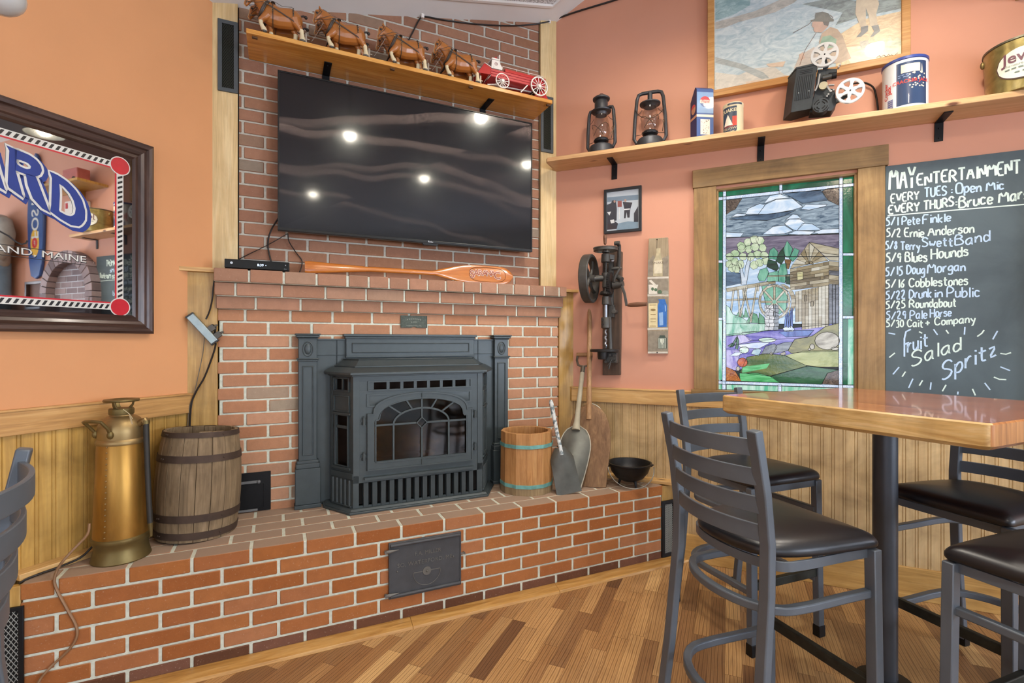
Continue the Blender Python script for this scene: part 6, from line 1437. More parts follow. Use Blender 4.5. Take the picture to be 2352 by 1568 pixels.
for mat, D in ((M_ch1, [((105, 420), (520, 385), (952, 350), (1100, 338)), ((300, 1140), (320, 1150)), ((468, 1130), (484, 1152)), ((662, 1170), (690, 1150), (704, 1130)), ((115, 1300), (150, 1272)), ((195, 1420), (216, 1388)), ((302, 1475), (322, 1442)), ((445, 1510), (468, 1470)), ((632, 1495), (650, 1536)), ((765, 1422), (800, 1436), (842, 1438)), ((805, 1275), (840, 1280), (872, 1270))]),
               (M_ch2, [((110, 1148), (152, 1156)), ((390, 1125), (415, 1160)), ((585, 1110), (582, 1158)), ((788, 1135), (758, 1188)), ((138, 1405), (176, 1360)), ((235, 1490), (262, 1432)), ((370, 1500), (375, 1455)), ((540, 1530), (542, 1512)), ((708, 1458), (742, 1502)), ((805, 1358), (866, 1382))])):
    b = MB()
    for P in D: b.rbar([(kp(*p)[0] - cbu, CBW + .0014, kp(*p)[1] - cbz) for p in P], .0058, .0008, up=(0, 1, 0))
    b.build('chalk_dashes', mat, ck, smooth=0)

# ------------------------------------------------------------ framed photograph
def pane(parent, name, polys, mat, y, pt, off):
    b = MB()
    for P in polys: b.prism([(pt(*p)[0] - off[0], pt(*p)[1] - off[1]) for p in P], y, y + .0004)
    return b.build(name, mat, parent, smooth=0)
def c4(X, Y): return FR.uz(1300 + X / 3.0167, 400 + Y / 3.0167, -.014)
q = [c4(*p) for p in ((264, 104), (524, 84), (521, 398), (264, 412))]; pu, pz = (q[0][0] + q[1][0]) / 2, (q[0][1] + q[2][1]) / 2
ph = thing('framed_photograph', 'small black framed photograph hanging above the drill press', 'photograph', FR, pu, -.002, pz)
hx, hz = (q[1][0] - q[0][0]) / 2, (q[0][1] + q[1][1] - q[2][1] - q[3][1]) / 4
b = MB(); frame4(b, -hx, hx, -hz, hz, .018, -.018, 0); b.build('picture_frame', plain('frame_black', '#22272b', .35), ph, bevel=.002)
b = MB(); b.box(-hx + .016, hx - .016, -.009, -.001, -hz + .016, hz - .016); pp = b.build('print', plain('photo_pale', '#b9c6cf', .3, 0, .1, 8, coat=.5), ph)
dk = [[(284, 210), (312, 200), (320, 180), (345, 180), (352, 240), (350, 320), (284, 330)], [(392, 190), (460, 195), (445, 240), (440, 300), (425, 300), (420, 262), (412, 305), (402, 305), (404, 240)], [(284, 330), (330, 320), (360, 340), (350, 378), (284, 385)], [(470, 270), (500, 220), (500, 330), (470, 330)]]
pane(ph, 'photo_dark', dk, plain('photo_dark_blue', '#252b38', .4), -.0096, c4, (pu, pz)); pane(ph, 'photo_sky', [[(285, 160), (501, 140), (501, 176), (285, 192)]], plain('photo_sea', '#6d8496', .4), -.0094, c4, (pu, pz)); pane(ph, 'photo_floor', [[(340, 345), (430, 325), (500, 330), (498, 378), (350, 386)]], plain('photo_floor', '#7d97a8', .4), -.0093, c4, (pu, pz))
pane(ph, 'photo_white', [[(366, 230), (372, 230), (372, 310), (366, 310)], [(284, 262), (312, 258), (300, 285)], [(305, 318), (332, 312), (336, 335), (312, 340)], [(402, 240), (442, 236), (442, 244), (404, 248)]], plain('photo_white', '#d6dadb', .4), -.0099, c4, (pu, pz)); pane(ph, 'photo_red', [[(357, 185), (386, 183), (386, 225), (357, 227)]], plain('photo_red', '#8c4a44', .4), -.0101, c4, (pu, pz)); pane(ph, 'photo_skin', [ell(411, 181, 8, 10, 10), ell(336, 188, 7, 9, 10)], plain('photo_skin', '#b08d7d', .4), -.0102, c4, (pu, pz))
b = MB(); b.face([(-hx + .018, -.012, -hz + .018), (hx - .018, -.012, -hz + .018), (hx - .018, -.012, hz - .018), (-hx + .018, -.012, hz - .018)]); b.build('glass', thin_glass('picture_glass'), ph, smooth=0)
# ------------------------------------------------------------ painted plank
def c4b(X, Y): return FR.uz(1300 + X / 3.0167, 400 + Y / 3.0167, -.020)
L_, R_ = [(574, 445), (568, 560), (564, 800), (564, 1060), (566, 1240)], [(706, 1243), (706, 1060), (711, 800), (711, 560), (706, 437)]
pts = [c4b(*p) for p in L_ + R_]; bu = sum(p[0] for p in pts) / 10; bz = pts[4][1]
pk = thing('painted_plank', 'tall narrow weathered plank painted with bottles and jars on shelves, right of the drill press', 'painting', FR, bu, -.001, bz)
M_plk = wood('plank_grey', '#8d8066', '#a99b80', '#bfb298', 2, .8, .7, 0, 0, .6)
b = MB(); b.prism([(p[0] - bu, p[1] - bz) for p in pts], -.019, -.001); b.build('plank', M_plk, pk, bevel=.002)
def pp_(name, polys, col, k, var=.1): pane(pk, name, polys, plain('paint_' + name, col, .6, 0, var, 40), -.0194 - .0003 * k, c4b, (bu, bz))
pp_('shelf_shade', [[(568, 600), (605, 560), (640, 600), (709, 560), (709, 705), (566, 705)], [(566, 728), (709, 722), (709, 832), (566, 832)], [(566, 850), (709, 850), (709, 1060), (566, 1060)], [(568, 1085), (706, 1085), (706, 1225), (568, 1225)]], '#8a8272', 0, .2)
pp_('shelf_edge', [[(565, 712), (711, 708), (711, 721), (565, 726)], [(565, 832), (710, 832), (710, 844), (565, 846)], [(565, 1066), (707, 1062), (707, 1076), (565, 1080)], [(567, 1228), (705, 1228), (705, 1241), (567, 1241)]], '#c9c5b8', 1)
pp_('bottle', [[(604, 705), (606, 600), (618, 578), (626, 545), (626, 512), (655, 512), (655, 545), (662, 578), (670, 600), (670, 705)]], '#b5ab8a', 2, .2); pp_('bottle_label', [[(610, 600), (665, 596), (665, 685), (612, 688)]], '#d5ceb4', 3)
pp_('mortar', [[(572, 765), (640, 765), (628, 800), (634, 830), (575, 830)], [(574, 738), (590, 730), (625, 765), (608, 768)]], '#d8d4c6', 2); pp_('green_fruit', [ell(622, 800, 11, 11, 12), ell(650, 815, 15, 13, 12), ell(600, 795, 10, 12, 12)], '#4f6a50', 3); pp_('pale_gourd', [ell(688, 820, 22, 15, 14)], '#9a9a8c', 3)
pp_('paper_box', [[(572, 895), (634, 893), (634, 1062), (574, 1062)]], '#dccfa2', 2); pp_('box_border', [[(580, 905), (626, 904), (626, 908), (580, 909)], [(580, 1050), (626, 1050), (626, 1054), (580, 1054)], ell(604, 940, 18, 8, 12), [(586, 970), (622, 970), (622, 975), (586, 975)], [(586, 1000), (622, 1000), (622, 1004), (586, 1004)], [(586, 1020), (622, 1020), (622, 1024), (586, 1024)]], '#8a7448', 3)
pp_('blue_bottle', [[(637, 1058), (636, 910), (645, 885), (640, 866), (686, 866), (690, 882), (700, 908), (698, 1056)]], '#2f6cb8', 2, .12); pp_('blue_highlight', [[(644, 960), (672, 955), (674, 1045), (648, 1048)], [(684, 900), (692, 915), (692, 950), (686, 950)]], '#8fb6df', 3)
pp_('jar', [[(638, 1132), (698, 1132), (698, 1208), (638, 1208)], [(650, 1116), (684, 1116), (690, 1132), (645, 1132)]], '#3f4f46', 2); pp_('jar_stripes', [[(642 + 9 * k, 1134), (646 + 9 * k, 1134), (646 + 9 * k, 1206), (642 + 9 * k, 1206)] for k in range(6)] + [[(654, 1140), (680, 1140), (680, 1160), (667, 1180), (654, 1160)]], '#d5dccb', 3)
b = MB()
for body, X, Y, s_ in (('SNAKE', 638, 622, .022),): u, z = c4b(X, Y); b.merge(txt(body, s_, 0), T(u - bu, -.0206, z - bz))
b.build('bottle_lettering', plain('faded_print', '#6d604a', .7), pk)
b = MB(); u, z = c4b(631, 452); b.ball((u - bu, -.02, z - bz), .004, 8); u, z = c4b(632, 1234); b.ball((u - bu, -.021, z - bz), .004, 8); b.rbar([(c4b(631, 455)[0] - bu, -.0195, c4b(631, 455)[1] - bz), (c4b(630, 515)[0] - bu, -.0195, c4b(630, 515)[1] - bz)], .002, .001, up=(0, 1, 0)); b.build('nail_crack', M_dark, pk)

# ------------------------------------------------------------ landscape painting over the shelf
PTW = -.028
def c3(X, Y): return FR.uz(1600 + X / 3.1277, Y / 3.1277, PTW)
ul, ur, zbm, ztp = FR.uz(1625, 120, -.035)[0], FR.uz(2092, 100, -.035)[0], 2.755, 3.42
pu, pz = (ul + ur) / 2, (zbm + ztp) / 2
pn = thing('landscape_painting', 'large oak framed painting of anglers by a pale river above the film projector', 'painting', FR, pu, -.002, pz)
hx, hz = (ur - ul) / 2, (ztp - zbm) / 2
M_oak = wood('oak_frame', '#a8733a', '#c08d4f', '#d1a568', 0, .8, .45, .1)
b = MB(); frame4(b, -hx, hx, -hz, hz, .038, -.036, 0); b.build('picture_frame', M_oak, pn, bevel=.003)
def oil(name, a, c, sc=(6, 6, 14)):
    t = NT('oil_' + name); pale = lin('#c6cfcd'); a, c = [tuple(x * .74 + y * .26 for x, y in zip(lin(q), pale)) for q in (a, c)]; n = t.noise(2.2, 6, t.co(sc), .65, 1.6); r = t.ramp(n, 0, [(.35, a), (.65, c)]); t.l(r, 0, t.p, 'Base Color'); t.set(Roughness=.35, Coat_Weight=.2); return t.mat  # colours blended toward pale grey: glare haze put into the paint
b = MB(); b.box(-hx + .03, hx - .03, -.026, -.002, -hz + .03, hz - .03); b.build('canvas', oil('river', '#8fb0bf', '#cfdde0'), pn)
def pt_(name, polys, a, c, k, sc=(6, 6, 14)):
    b = MB()
    for P in polys:
        Q = [(max(-hx + .036, min(hx - .036, c3(*p)[0] - pu)), max(-hz + .036, min(hz - .036, c3(*p)[1] - pz))) for p in P]; b.prism(Q, -.0264 - .0003 * k, -.0262 - .0003 * k)
    b.build(name, oil(name, a, c, sc), pn, smooth=0)
pt_('teal_pool', [[(135, -300), (420, -300), (380, 40), (260, 110), (135, 150)]], '#4f8a94', '#a3c9cc', 1); pt_('grey_bank', [[(135, 160), (420, 80), (640, -20), (760, -160), (900, -160), (700, 20), (560, 90), (300, 160), (200, 200), (135, 210)]], '#8d8d86', '#c0bdb2', 2); pt_('dark_stream', [[(760, 30), (1000, -20), (1200, 20), (1475, -20), (1475, 60), (1150, 130), (1000, 180), (1050, 90)]], '#3f4c4c', '#93a5a3', 2)
pt_('far_foliage', [[(900, -300), (1475, -300), (1475, -20), (1200, 0), (950, -60)]], '#566048', '#a3a478', 1); pt_('sand', [[(1040, 240), (1200, 140), (1475, 80), (1475, 440), (1000, 480), (1000, 330)]], '#c29a68', '#e3cf9c', 3); pt_('pale_sand', [[(1060, 340), (1475, 310), (1475, 400), (1040, 470)]], '#d3cf9c', '#efe9c9', 4)
pt_('reeds', [[(1330, 330), (1345, 270), (1365, 310), (1385, 255), (1410, 300), (1440, 265), (1472, 290), (1472, 340), (1340, 350)]], '#8d9a70', '#d6dcb8', 5); pt_('stones', [[(135, 520), (300, 540), (420, 490), (560, 480), (650, 560), (560, 640), (135, 660)]], '#b5b3a8', '#dcd6c8', 2); pt_('drift_log', [[(135, 410), (330, 460), (480, 520), (520, 560), (470, 570), (300, 490), (135, 450)]], '#7d8788', '#a8b0ae', 3); pt_('rust_stones', [[(560, 560), (640, 540), (680, 590), (600, 610)], [(350, 590), (470, 570), (450, 600), (360, 610)], [(500, 460), (640, 440), (620, 480), (520, 480)]], '#c9a98a', '#dcc4a8', 4)
pt_('pebbles', [[(1170, 300), (1230, 290), (1250, 340), (1180, 350)], [(1240, 310), (1300, 300), (1310, 330), (1250, 345)]], '#6d6a5e', '#c9c2ac', 5)
pt_('waders', [[(1140, 100), (1150, -40), (1290, -60), (1310, 30), (1290, 100), (1300, 180), (1245, 190), (1235, 110), (1215, 60), (1215, 170), (1235, 190), (1180, 200)]], '#b5a182', '#d6c6a6', 6, (4, 4, 4)); pt_('boots', [[(1180, 195), (1232, 185), (1230, 225), (1180, 265), (1145, 270), (1180, 230)], [(1255, 190), (1305, 178), (1318, 225), (1270, 262), (1245, 270), (1275, 225)]], '#33343a', '#5d6066', 7)
pt_('tan_coat', [[(880, 300), (900, 240), (960, 195), (1010, 210), (1050, 260), (1080, 350), (1110, 420), (1040, 450), (960, 460), (900, 420)]], '#9a7d60', '#c2a684', 6, (4, 4, 4)); pt_('green_sleeve', [[(885, 320), (905, 265), (960, 255), (1005, 285), (995, 340), (930, 350)]], '#5d8a6a', '#93b593', 7, (4, 4, 4)); pt_('lap', [[(740, 400), (840, 340), (900, 360), (960, 470), (720, 520), (700, 490)]], '#a8998c', '#c6b8a8', 6)
pt_('face', [[(832, 160), (880, 145), (950, 160), (945, 190), (900, 235), (850, 232), (838, 215), (845, 205), (828, 190)]], '#b08a74', '#cfa68c', 7, (4, 4, 4)); pt_('hat', [[(815, 150), (850, 138), (855, 95), (905, 85), (950, 100), (965, 130), (985, 140), (985, 155), (900, 158), (830, 155)]], '#3d3c34', '#6d6656', 8, (4, 4, 4)); pt_('hair', [[(905, 158), (955, 156), (945, 190), (915, 180)]], '#4a3a30', '#5d4a3c', 8); pt_('hands', [[(735, 395), (765, 375), (780, 420), (745, 440)]], '#b58f78', '#cda78c', 8); pt_('creel', [[(1000, 470), (1090, 430), (1110, 460), (1020, 490)]], '#c9b071', '#e8d9a3', 8, (30, 30, 4))
b = MB()
for P in ([(830, 150), (800, 180), (690, 240)], [(860, 235), (780, 360), (740, 470)], [(980, 130), (960, 110)]): b.rbar([(c3(*p)[0] - pu, -.0292, c3(*p)[1] - pz) for p in P], .002, .0006, up=(0, 1, 0))
b.rbar([(c3(1290 + 11 * k, 418 - 1.6 * k - 7 * ((k * 7) % 3) * (k % 4 != 3))[0] - pu, -.0292, c3(1290 + 11 * k, 418 - 1.6 * k - 7 * ((k * 7) % 3) * (k % 4 != 3))[1] - pz) for k in range(15)], .0022, .0006, up=(0, 1, 0)); b.build('rod_and_signature', plain('paint_brown', '#6d4a32', .5), pn)

# ------------------------------------------------------------ post drill
M_drl = plain('drill_iron', '#4d4c48', .5, .45, .18, 30, .2, 150); M_drd = plain('drill_dark', '#2c2a28', .5, .45, .15, 30); M_drb = plain('drill_bright', '#8f949a', .35, .8, .1, 30); M_drw = wood('drill_plank', '#3d2e22', '#574334', '#6d5644', 2, .8, .7, 0, 0, .6); M_hnd = wood('turned_handle', '#5d3c26', '#74503a', '#8d6850', 0, 1.2, .5)
WD = -.125
def dq(X, Y, w=WD): return FR.uz(1310 + X / 4.612, 540 + Y / 4.612, w)
du, dz = dq(375, 800)
dr = thing('post_drill', 'antique cast iron hand cranked post drill with a big flywheel on a dark plank', 'drill press', FR, du, -.001, dz)
def D(X, Y, w=WD): u, z = dq(X, Y, w); return (u - du, w + .001, z - dz)
p0, p1, p2, p3 = D(345, 560, -.03), D(547, 172, -.03), D(528, 1482, -.03), D(342, 1482, -.03)
b = MB(); b.prism([(p3[0], p3[2]), (p2[0], p2[2]), (p1[0], p1[2]), (p3[0], p1[2])], -.032, 0); b.build('plank', M_drw, dr, bevel=.003)
def dcyl(b, a, c, r, n=16, r2=None): b.cyl(a, c, r, n, 0, r2)
# flywheel, axle along the wall
cw = D(235, 452, -.17); cz = (D(200, 205, -.17)[2] + D(200, 718, -.17)[2]) / 2; R0_ = (D(200, 205, -.17)[2] - D(200, 718, -.17)[2]) / 2
cx_, cy_ = D(200, 460, -.17)[0], -.169
b = MB(); Rw = R0_
prof = [(Rw - .016, -.026), (Rw - .004, -.027), (Rw, -.022), (Rw, .022), (Rw - .004, .027), (Rw - .016, .026), (Rw - .016, -.026)]
b.lathe(prof, 56, (cx_, cy_, cz), 0, 'x'); b.build('flywheel', M_drl, dr)
fw_ = bpy.context.scene.objects
b = MB()
for k in range(4):
    a = pi / 2 * k + .5; pts_ = [(cx_, cy_ + rr * cos(a + .55 * (rr / Rw)), cz + rr * sin(a + .55 * (rr / Rw))) for rr in (.01, .05, .10, Rw - .012)]; b.tube(pts_, [.014, .011, .010, .012], 8)
b.cyl((cx_ - .03, cy_, cz), (cx_ + .035, cy_, cz), .022, 16); b.build('spoke', M_drl, dr)
b = MB(); b.cyl((cx_ + .02, cy_, cz), (D(350, 445)[0], WD, cz + .004), .014, 14); b.cyl((D(275, 450)[0], WD - .02, cz + .004), (D(345, 445)[0], WD, cz + .004), .020, 14); b.build('axle', M_drl, dr)
# spindle
b = MB(); X0 = D(375, 600)[0]
b.cyl((X0, WD, D(375, 290)[2]), (X0, WD, D(375, 600)[2]), .0085, 14)
for k in range(14): z = D(375, 300)[2] - .0045 * k; b.lathe([(.0085, z), (.0105, z - .001), (.0085, z - .002)], 14, (X0, WD, 0))
b.build('feed_screw', M_drl, dr)
b = MB(); b.cyl((X0, WD, D(375, 735)[2]), (X0, WD, D(375, 870)[2]), .0115, 16); b.build('bright_spindle', M_drb, dr)
b = MB()
def zz(Y): return D(375, Y)[2]
b.lathe([(.022, zz(400)), (.024, zz(408)), (.020, zz(440)), (.018, zz(475))], 20, (X0, WD, 0)); b.lathe([(.020, zz(475)), (.022, zz(550)), (.016, zz(560))], 20, (X0, WD, 0)); b.lathe([(.022, zz(650)), (.024, zz(730)), (.017, zz(738))], 20, (X0, WD, 0))
b.lathe([(.026, zz(870)), (.028, zz(876)), (.028, zz(980)), (.018, zz(988))], 22, (X0, WD, 0)); b.build('collar_and_chuck', M_drl, dr)
b = MB()
for Y in (900, 945): b.cyl((X0 - .012, WD - .030, zz(Y)), (X0 - .012, WD - .020, zz(Y)), .007, 10)
b.build('set_screw', M_drd, dr)
b = MB(); b.tube([(X0 + .003 * cos(k * .9), WD + .003 * sin(k * .9), zz(990) + (zz(1200) - zz(990)) * k / 24) for k in range(25)], [.0065] * 24 + [.002], 8); b.build('drill_bit', M_drb, dr)
# top hand wheel
b = MB(); Z = zz(155); r_ = .075
b.lathe([(r_ - .012, Z - .010), (r_, Z - .008), (r_, Z + .010), (r_ - .012, Z + .008), (r_ - .012, Z - .010)], 40, (X0, WD, 0))
for k in range(4): a = pi / 2 * k + .3; b.rbar([(X0, WD, Z), (X0 + (r_ - .006) * cos(a), WD + (r_ - .006) * sin(a), Z)], .014, .009)
for k in range(60): a = 2 * pi * k / 60; b.cbox((X0 + r_ * cos(a), WD + r_ * sin(a), Z + .010), (.004, .004, .006))
b.lathe([(.022, zz(185)), (.022, zz(150)), (.012, zz(140))], 18, (X0, WD, 0)); hwl = b.build('hand_wheel', M_drl, dr)
b = MB(); hp = D(390, 118); b.lathe([(.004, hp[2]), (.009, hp[2] + .008), (.012, hp[2] + .045), (.010, hp[2] + .058), (.004, hp[2] + .062)], 14, (hp[0], WD - .05, 0)); b.build('crank_knob', M_hnd, hwl)
# casting
b = MB()
b.lathe([(.026, zz(200)), (.028, zz(285)), (.020, zz(292))], 22, (X0, WD, 0)); b.rbar([(X0, WD, zz(225)), (D(455, 230, -.09)[0], -.08, zz(230))], .022, .030); b.tube([(D(500, 330, -.08)[0], -.05, D(500, 330, -.08)[2]), (D(512, 220, -.09)[0], -.075, D(512, 220, -.09)[2]), (D(515, 110, -.10)[0], -.095, D(515, 110, -.1)[2]), (D(500, 85, -.12)[0], -.115, D(500, 85, -.12)[2])], [.014, .012, .012, .014], 10)
a_ = D(485, 85, -.125); b.cyl((a_[0] - .012, -.12, a_[2]), (a_[0] + .022, -.12, a_[2]), .013, 14)
b.rbar([(D(430, 260, -.05)[0], -.045, zz(260)), (D(430, 860, -.05)[0], -.045, zz(860))], .030, .034, up=(0, 1, 0)); b.rbar([(X0, WD + .01, zz(700)), (D(430, 700, -.05)[0], -.05, zz(690))], .03, .05); b.rbar([(X0, WD, zz(430)), (D(440, 430, -.05)[0], -.05, zz(430))], .028, .04)
b.tube([(D(420, 650, -.09)[0], -.08, zz(650)), (D(440, 740, -.07)[0], -.06, zz(740)), (D(470, 800, -.05)[0], -.05, zz(800))], [.010, .009, .012], 8); b.box(D(405, 800, -.06)[0], D(465, 800, -.06)[0], -.07, -.02, zz(865), zz(735)); b.cyl((D(470, 805, -.06)[0], -.09, zz(805)), (D(470, 805, -.06)[0], -.03, zz(805)), .014, 12)
b.cyl((D(412, 880, -.06)[0], -.06, zz(860)), (D(425, 880, -.06)[0], -.06, zz(1215)), .0145, 14); b.build('cast_frame', M_drl, dr, bevel=.002)
# gears
b = MB(); gc = D(425, 510, -.11); b.lathe([(.002, -.010), (.062, -.010), (.066, -.004), (.066, .008), (.002, .010)], 40, (gc[0], -.112, gc[2]), 0, 'x')
for k in range(36): a = 2 * pi * k / 36; b.cbox((gc[0], -.112 + .066 * cos(a), gc[2] + .066 * sin(a)), (.020, .005, .005))
b.build('drive_gear', M_drd, dr)
b = MB(); Z = zz(615); b.lathe([(.016, Z + .014), (.030, Z + .012), (.036, Z - .004), (.030, Z - .010), (.016, Z - .012)], 32, (X0, WD, 0))
for k in range(26): a = 2 * pi * k / 26; b.rbar([(X0 + .028 * cos(a), WD + .028 * sin(a), Z + .013), (X0 + .037 * cos(a), WD + .037 * sin(a), Z - .006)], .004, .004)
b.build('bevel_gear', M_drd, dr)
b = MB(); k0, k1 = D(455, 530, -.11), D(560, 510, -.12); b.tube([(k0[0], -.112, k0[2]), (D(510, 520)[0], -.115, D(510, 520)[2]), (k1[0], -.12, k1[2])], [.026, .024, .020], 16); b.tube([D(440, 355, -.09), D(500, 350, -.09), D(545, 350, -.09)], [.012, .011, .008], 12); b.tube([D(530, 345, -.14), D(500, 390, -.14), D(470, 450, -.14), D(465, 490, -.13)], [.008, .009, .010, .012], 10); b.cyl(D(500, 440, -.12), D(545, 470, -.14), .016, 12); b.build('crank_bearing', M_drl, dr)
b = MB(); b.rbar([(k1[0] - .003, -.14, D(548, 535, -.14)[2]), (D(575, 620, -.14)[0], -.14, D(575, 620, -.14)[2]), (D(598, 748, -.14)[0], -.14, D(598, 748, -.14)[2])], .016, .010, up=(0, 1, 0)); ca = b.build('crank_arm', M_drl, dr, bevel=.002)
b = MB(); h0_, h1_ = D(605, 740, -.14), D(810, 728, -.15); b.tube([h0_, (h0_[0] + .02, h0_[1], h0_[2]), ((h0_[0] + h1_[0]) / 2, -.145, (h0_[2] + h1_[2]) / 2), h1_], [.008, .013, .015, .011], 12); b.build('crank_handle', M_hnd, ca)
# table
b = MB(); Z = zz(1220); tc_ = D(365, 1220, -.115); b.lathe([(.002, Z - .010), (.088, Z - .010), (.090, Z - .006), (.090, Z + .006), (.086, Z + .008), (.002, Z + .008)], 40, (tc_[0], -.115, 0)); b.lathe([(.03, Z - .010), (.030, Z - .04), (.026, zz(1315)), (.002, zz(1318))], 20, (D(340, 1280, -.115)[0], -.115, 0)); b.build('drill_table', M_drd, dr)
b = MB(); b.box(D(380, 1300, -.06)[0], D(500, 1300, -.06)[0], -.09, -.02, zz(1355), zz(1245))
for q in ((420, 1270), (465, 1275), (480, 1335), (375, 1340)): x, _, z = D(*q, -.1); b.cyl((x, -.105, z), (x, -.085, z), .010, 10)
b.tube([D(440, 1315, -.11), D(410, 1360, -.12), D(388, 1385, -.12)], .004, 6); b.tube([D(425, 1340, -.1), D(410, 1400, -.1), D(405, 1420, -.1)], .006, 6); b.build('table_bracket', M_drl, dr, bevel=.002)
b = MB(); x, _, z = D(447, 262, -.06); b.ball((x, -.06, z), .012, 12); b.build('oil_cup', plain('pale_glass_knob', '#c9cccf', .3), dr)
# ------------------------------------------------------------ pub mirror on the orange wall
MW = -.030
def mq(X, Y, w=MW): return FL.uz(X / 3.016, 260 + Y / 3.016, w)
ur, zt, zb = 1.4205, 2.186, 1.352; ul = .18
mu, mz_ = (ul + ur) / 2, (zt + zb) / 2
mi = thing('pub_mirror', 'large printed pub mirror with blue letters in a dark wood frame on the orange wall', 'mirror', FL, mu, -.002, mz_)
hx, hz = (ur - ul) / 2, (zt - zb) / 2
M_mfr = wood('dark_walnut_frame', '#2b1c15', '#43302a', '#5d463b', 0, 1, .3, .4); M_mfrv = wood('dark_walnut_frame_upright', '#2b1c15', '#43302a', '#5d463b', 2, 1, .3, .4)
fw = .082
prof = [(0, 0), (0, -.030), (.010, -.036), (.022, -.034), (.028, -.026), (.040, -.030), (.052, -.026), (.058, -.018), (.070, -.020), (.078, -.014), (.082, -.006), (.082, 0)]
def moulding(mb, A_, B_, n_):     # A_, B_ outer corners; n_ inward direction; mitred
    A_, B_, n_ = Vector(A_), Vector(B_), Vector(n_); t = (B_ - A_).normalized(); R = []
    for P_, s in ((A_, 1), (B_, -1)): R.append([(P_ + n_ * d + t * d * s).to_tuple()[:1] + (y,) + ((P_ + n_ * d + t * d * s).y,) for d, y in prof])
    mb.rings([[(a, y, z) for a, y, z in r] for r in R])
for nm, A_, B_, n_, m in (('top', (-hx, hz), (hx, hz), (0, -1), M_mfr), ('bottom', (-hx, -hz), (hx, -hz), (0, 1), M_mfr), ('right', (hx, -hz), (hx, hz), (-1, 0), M_mfrv), ('left', (-hx, -hz), (-hx, hz), (1, 0), M_mfrv)):
    b = MB(); moulding(b, A_, B_, n_); b.build('frame_rail', m, mi, smooth=30)
t_ = NT('mirror_silver'); t_.set(Base_Color=(.80, .80, .78, 1), Metallic=1.0, Roughness=.015); M_mir = t_.mat
t_ = NT('black_glass_border'); t_.set(Base_Color=(.006, .006, .007, 1), Roughness=.02, Specular_IOR_Level=.9, Coat_Weight=.6); M_bgl = t_.mat
b = MB(); b.box(-hx + .07, hx - .07, -.012, -.001, -hz + .07, hz - .07); b.build('border_glass', M_bgl, mi, smooth=0)
# inner corner of the mirror field (right side) from the red line
ir = mq(815, 800)[0] - mu; it_ = (mq(815, 382)[1] + mq(10, 150)[1]) / 2 - mz_; ib = mq(815, 1312)[1] - mz_
b = MB(); b.face([(-ir, -.0125, ib), (ir, -.0125, ib), (ir, -.0125, it_), (-ir, -.0125, it_)]); b.build('silvered_glass', M_mir, mi, smooth=0)
M_pw = plain('printed_white', '#d6d8d2', .35); M_pr = plain('printed_red', '#c0182a', .35, coat=.2); M_pb = plain('printed_blue', '#0f3388', .5); M_pk = plain('printed_black', '#14161a', .35)
b = MB(); frame4(b, -ir - .004, ir + .004, ib - .004, it_ + .004, .006, -.0132, -.0125); b.build('red_line', M_pr, mi, smooth=0)
bw = .026
b = MB(); frame4(b, -ir - .004 - bw, ir + .004 + bw, ib - .004 - bw, it_ + .004 + bw, bw, -.0132, -.012); b.build('rope_band', M_pw, mi, smooth=0)
b = MB(); pt_n = .0205
def slash(c, ax):
    for k in range(c[2]):
        s = c[0] + (c[1] - c[0]) * (k + .5) / c[2]; o_ = c[3]; h = bw * .34; q = .0048
        P = [(s - q - .005, o_ - h), (s + q - .005, o_ - h), (s + q + .005, o_ + h), (s - q + .005, o_ + h)]
        if ax == 'z': P = [(b_, a) for a, b_ in P]
        b.prism(P, -.0138, -.0131)
nx, nz = int(2 * ir / pt_n), int((it_ - ib) / pt_n)
slash((-ir, ir, nx, it_ + .004 + bw / 2), 'x'); slash((-ir, ir, nx, ib - .004 - bw / 2), 'x'); slash((ib, it_, nz, ir + .004 + bw / 2), 'z'); slash((ib, it_, nz, -ir - .004 - bw / 2), 'z')
b.build('rope_pattern', M_pk, mi, smooth=0)
for sx, cz in ((1, it_ + .004 + bw / 2), (1, ib - .004 - bw / 2), (-1, it_ + .004 + bw / 2), (-1, ib - .004 - bw / 2)):
    cx = sx * (ir + .004 + bw / 2)
    b = MB(); b.prism(ell(cx, cz, .039, .039, 32), -.0140, -.0133); b.prism(ell(cx, cz, .035, .035, 32), -.0146, -.0139, m=1); b.build('corner_disc', [M_pw, M_pr], mi, smooth=0)
def ml(P): return [(a - mu, z - mz_) for a, z in (mq(X, Y, -.0145) for X, Y in P)]
ow, oi, bl = MB(), MB(), MB()
def letter(solid, rings_=(), dx=.0, dz=0):
    for P in solid:
        Q = ml(P); bl.prism(Q, -.0158, -.0150); ow.rbar([(a, -.0147, z) for a, z in Q], .017, .0008, up=(0, 1, 0), closed=True)
        oi.rbar([(a + .010, -.0139, z - .010) for a, z in Q], .022, .0006, up=(0, 1, 0), closed=True)
    for O, I in rings_:
        n = 40
        def rs(L):
            L = [Vector(p) for p in L]; D_ = [0]
            for k in range(len(L)): D_.append(D_[-1] + (L[(k + 1) % len(L)] - L[k]).length)
            out = []
            for i in range(n):
                s = D_[-1] * i / n; k = max(j for j in range(len(L)) if D_[j] <= s + 1e-9); out.append(tuple(L[k].lerp(L[(k + 1) % len(L)], (s - D_[k]) / max(1e-9, D_[k + 1] - D_[k]))))
            return out
        qo, qi = rs(ml(O)), rs(ml(I)); ring(bl, qo, qi, -.0158, -.0150)
        for q in (qo, qi):
            ow.rbar([(a, -.0147, z) for a, z in q], .015, .0008, up=(0, 1, 0), closed=True)
        oi.rbar([(a + .010, -.0139, z - .010) for a, z in qo], .022, .0006, up=(0, 1, 0), closed=True)
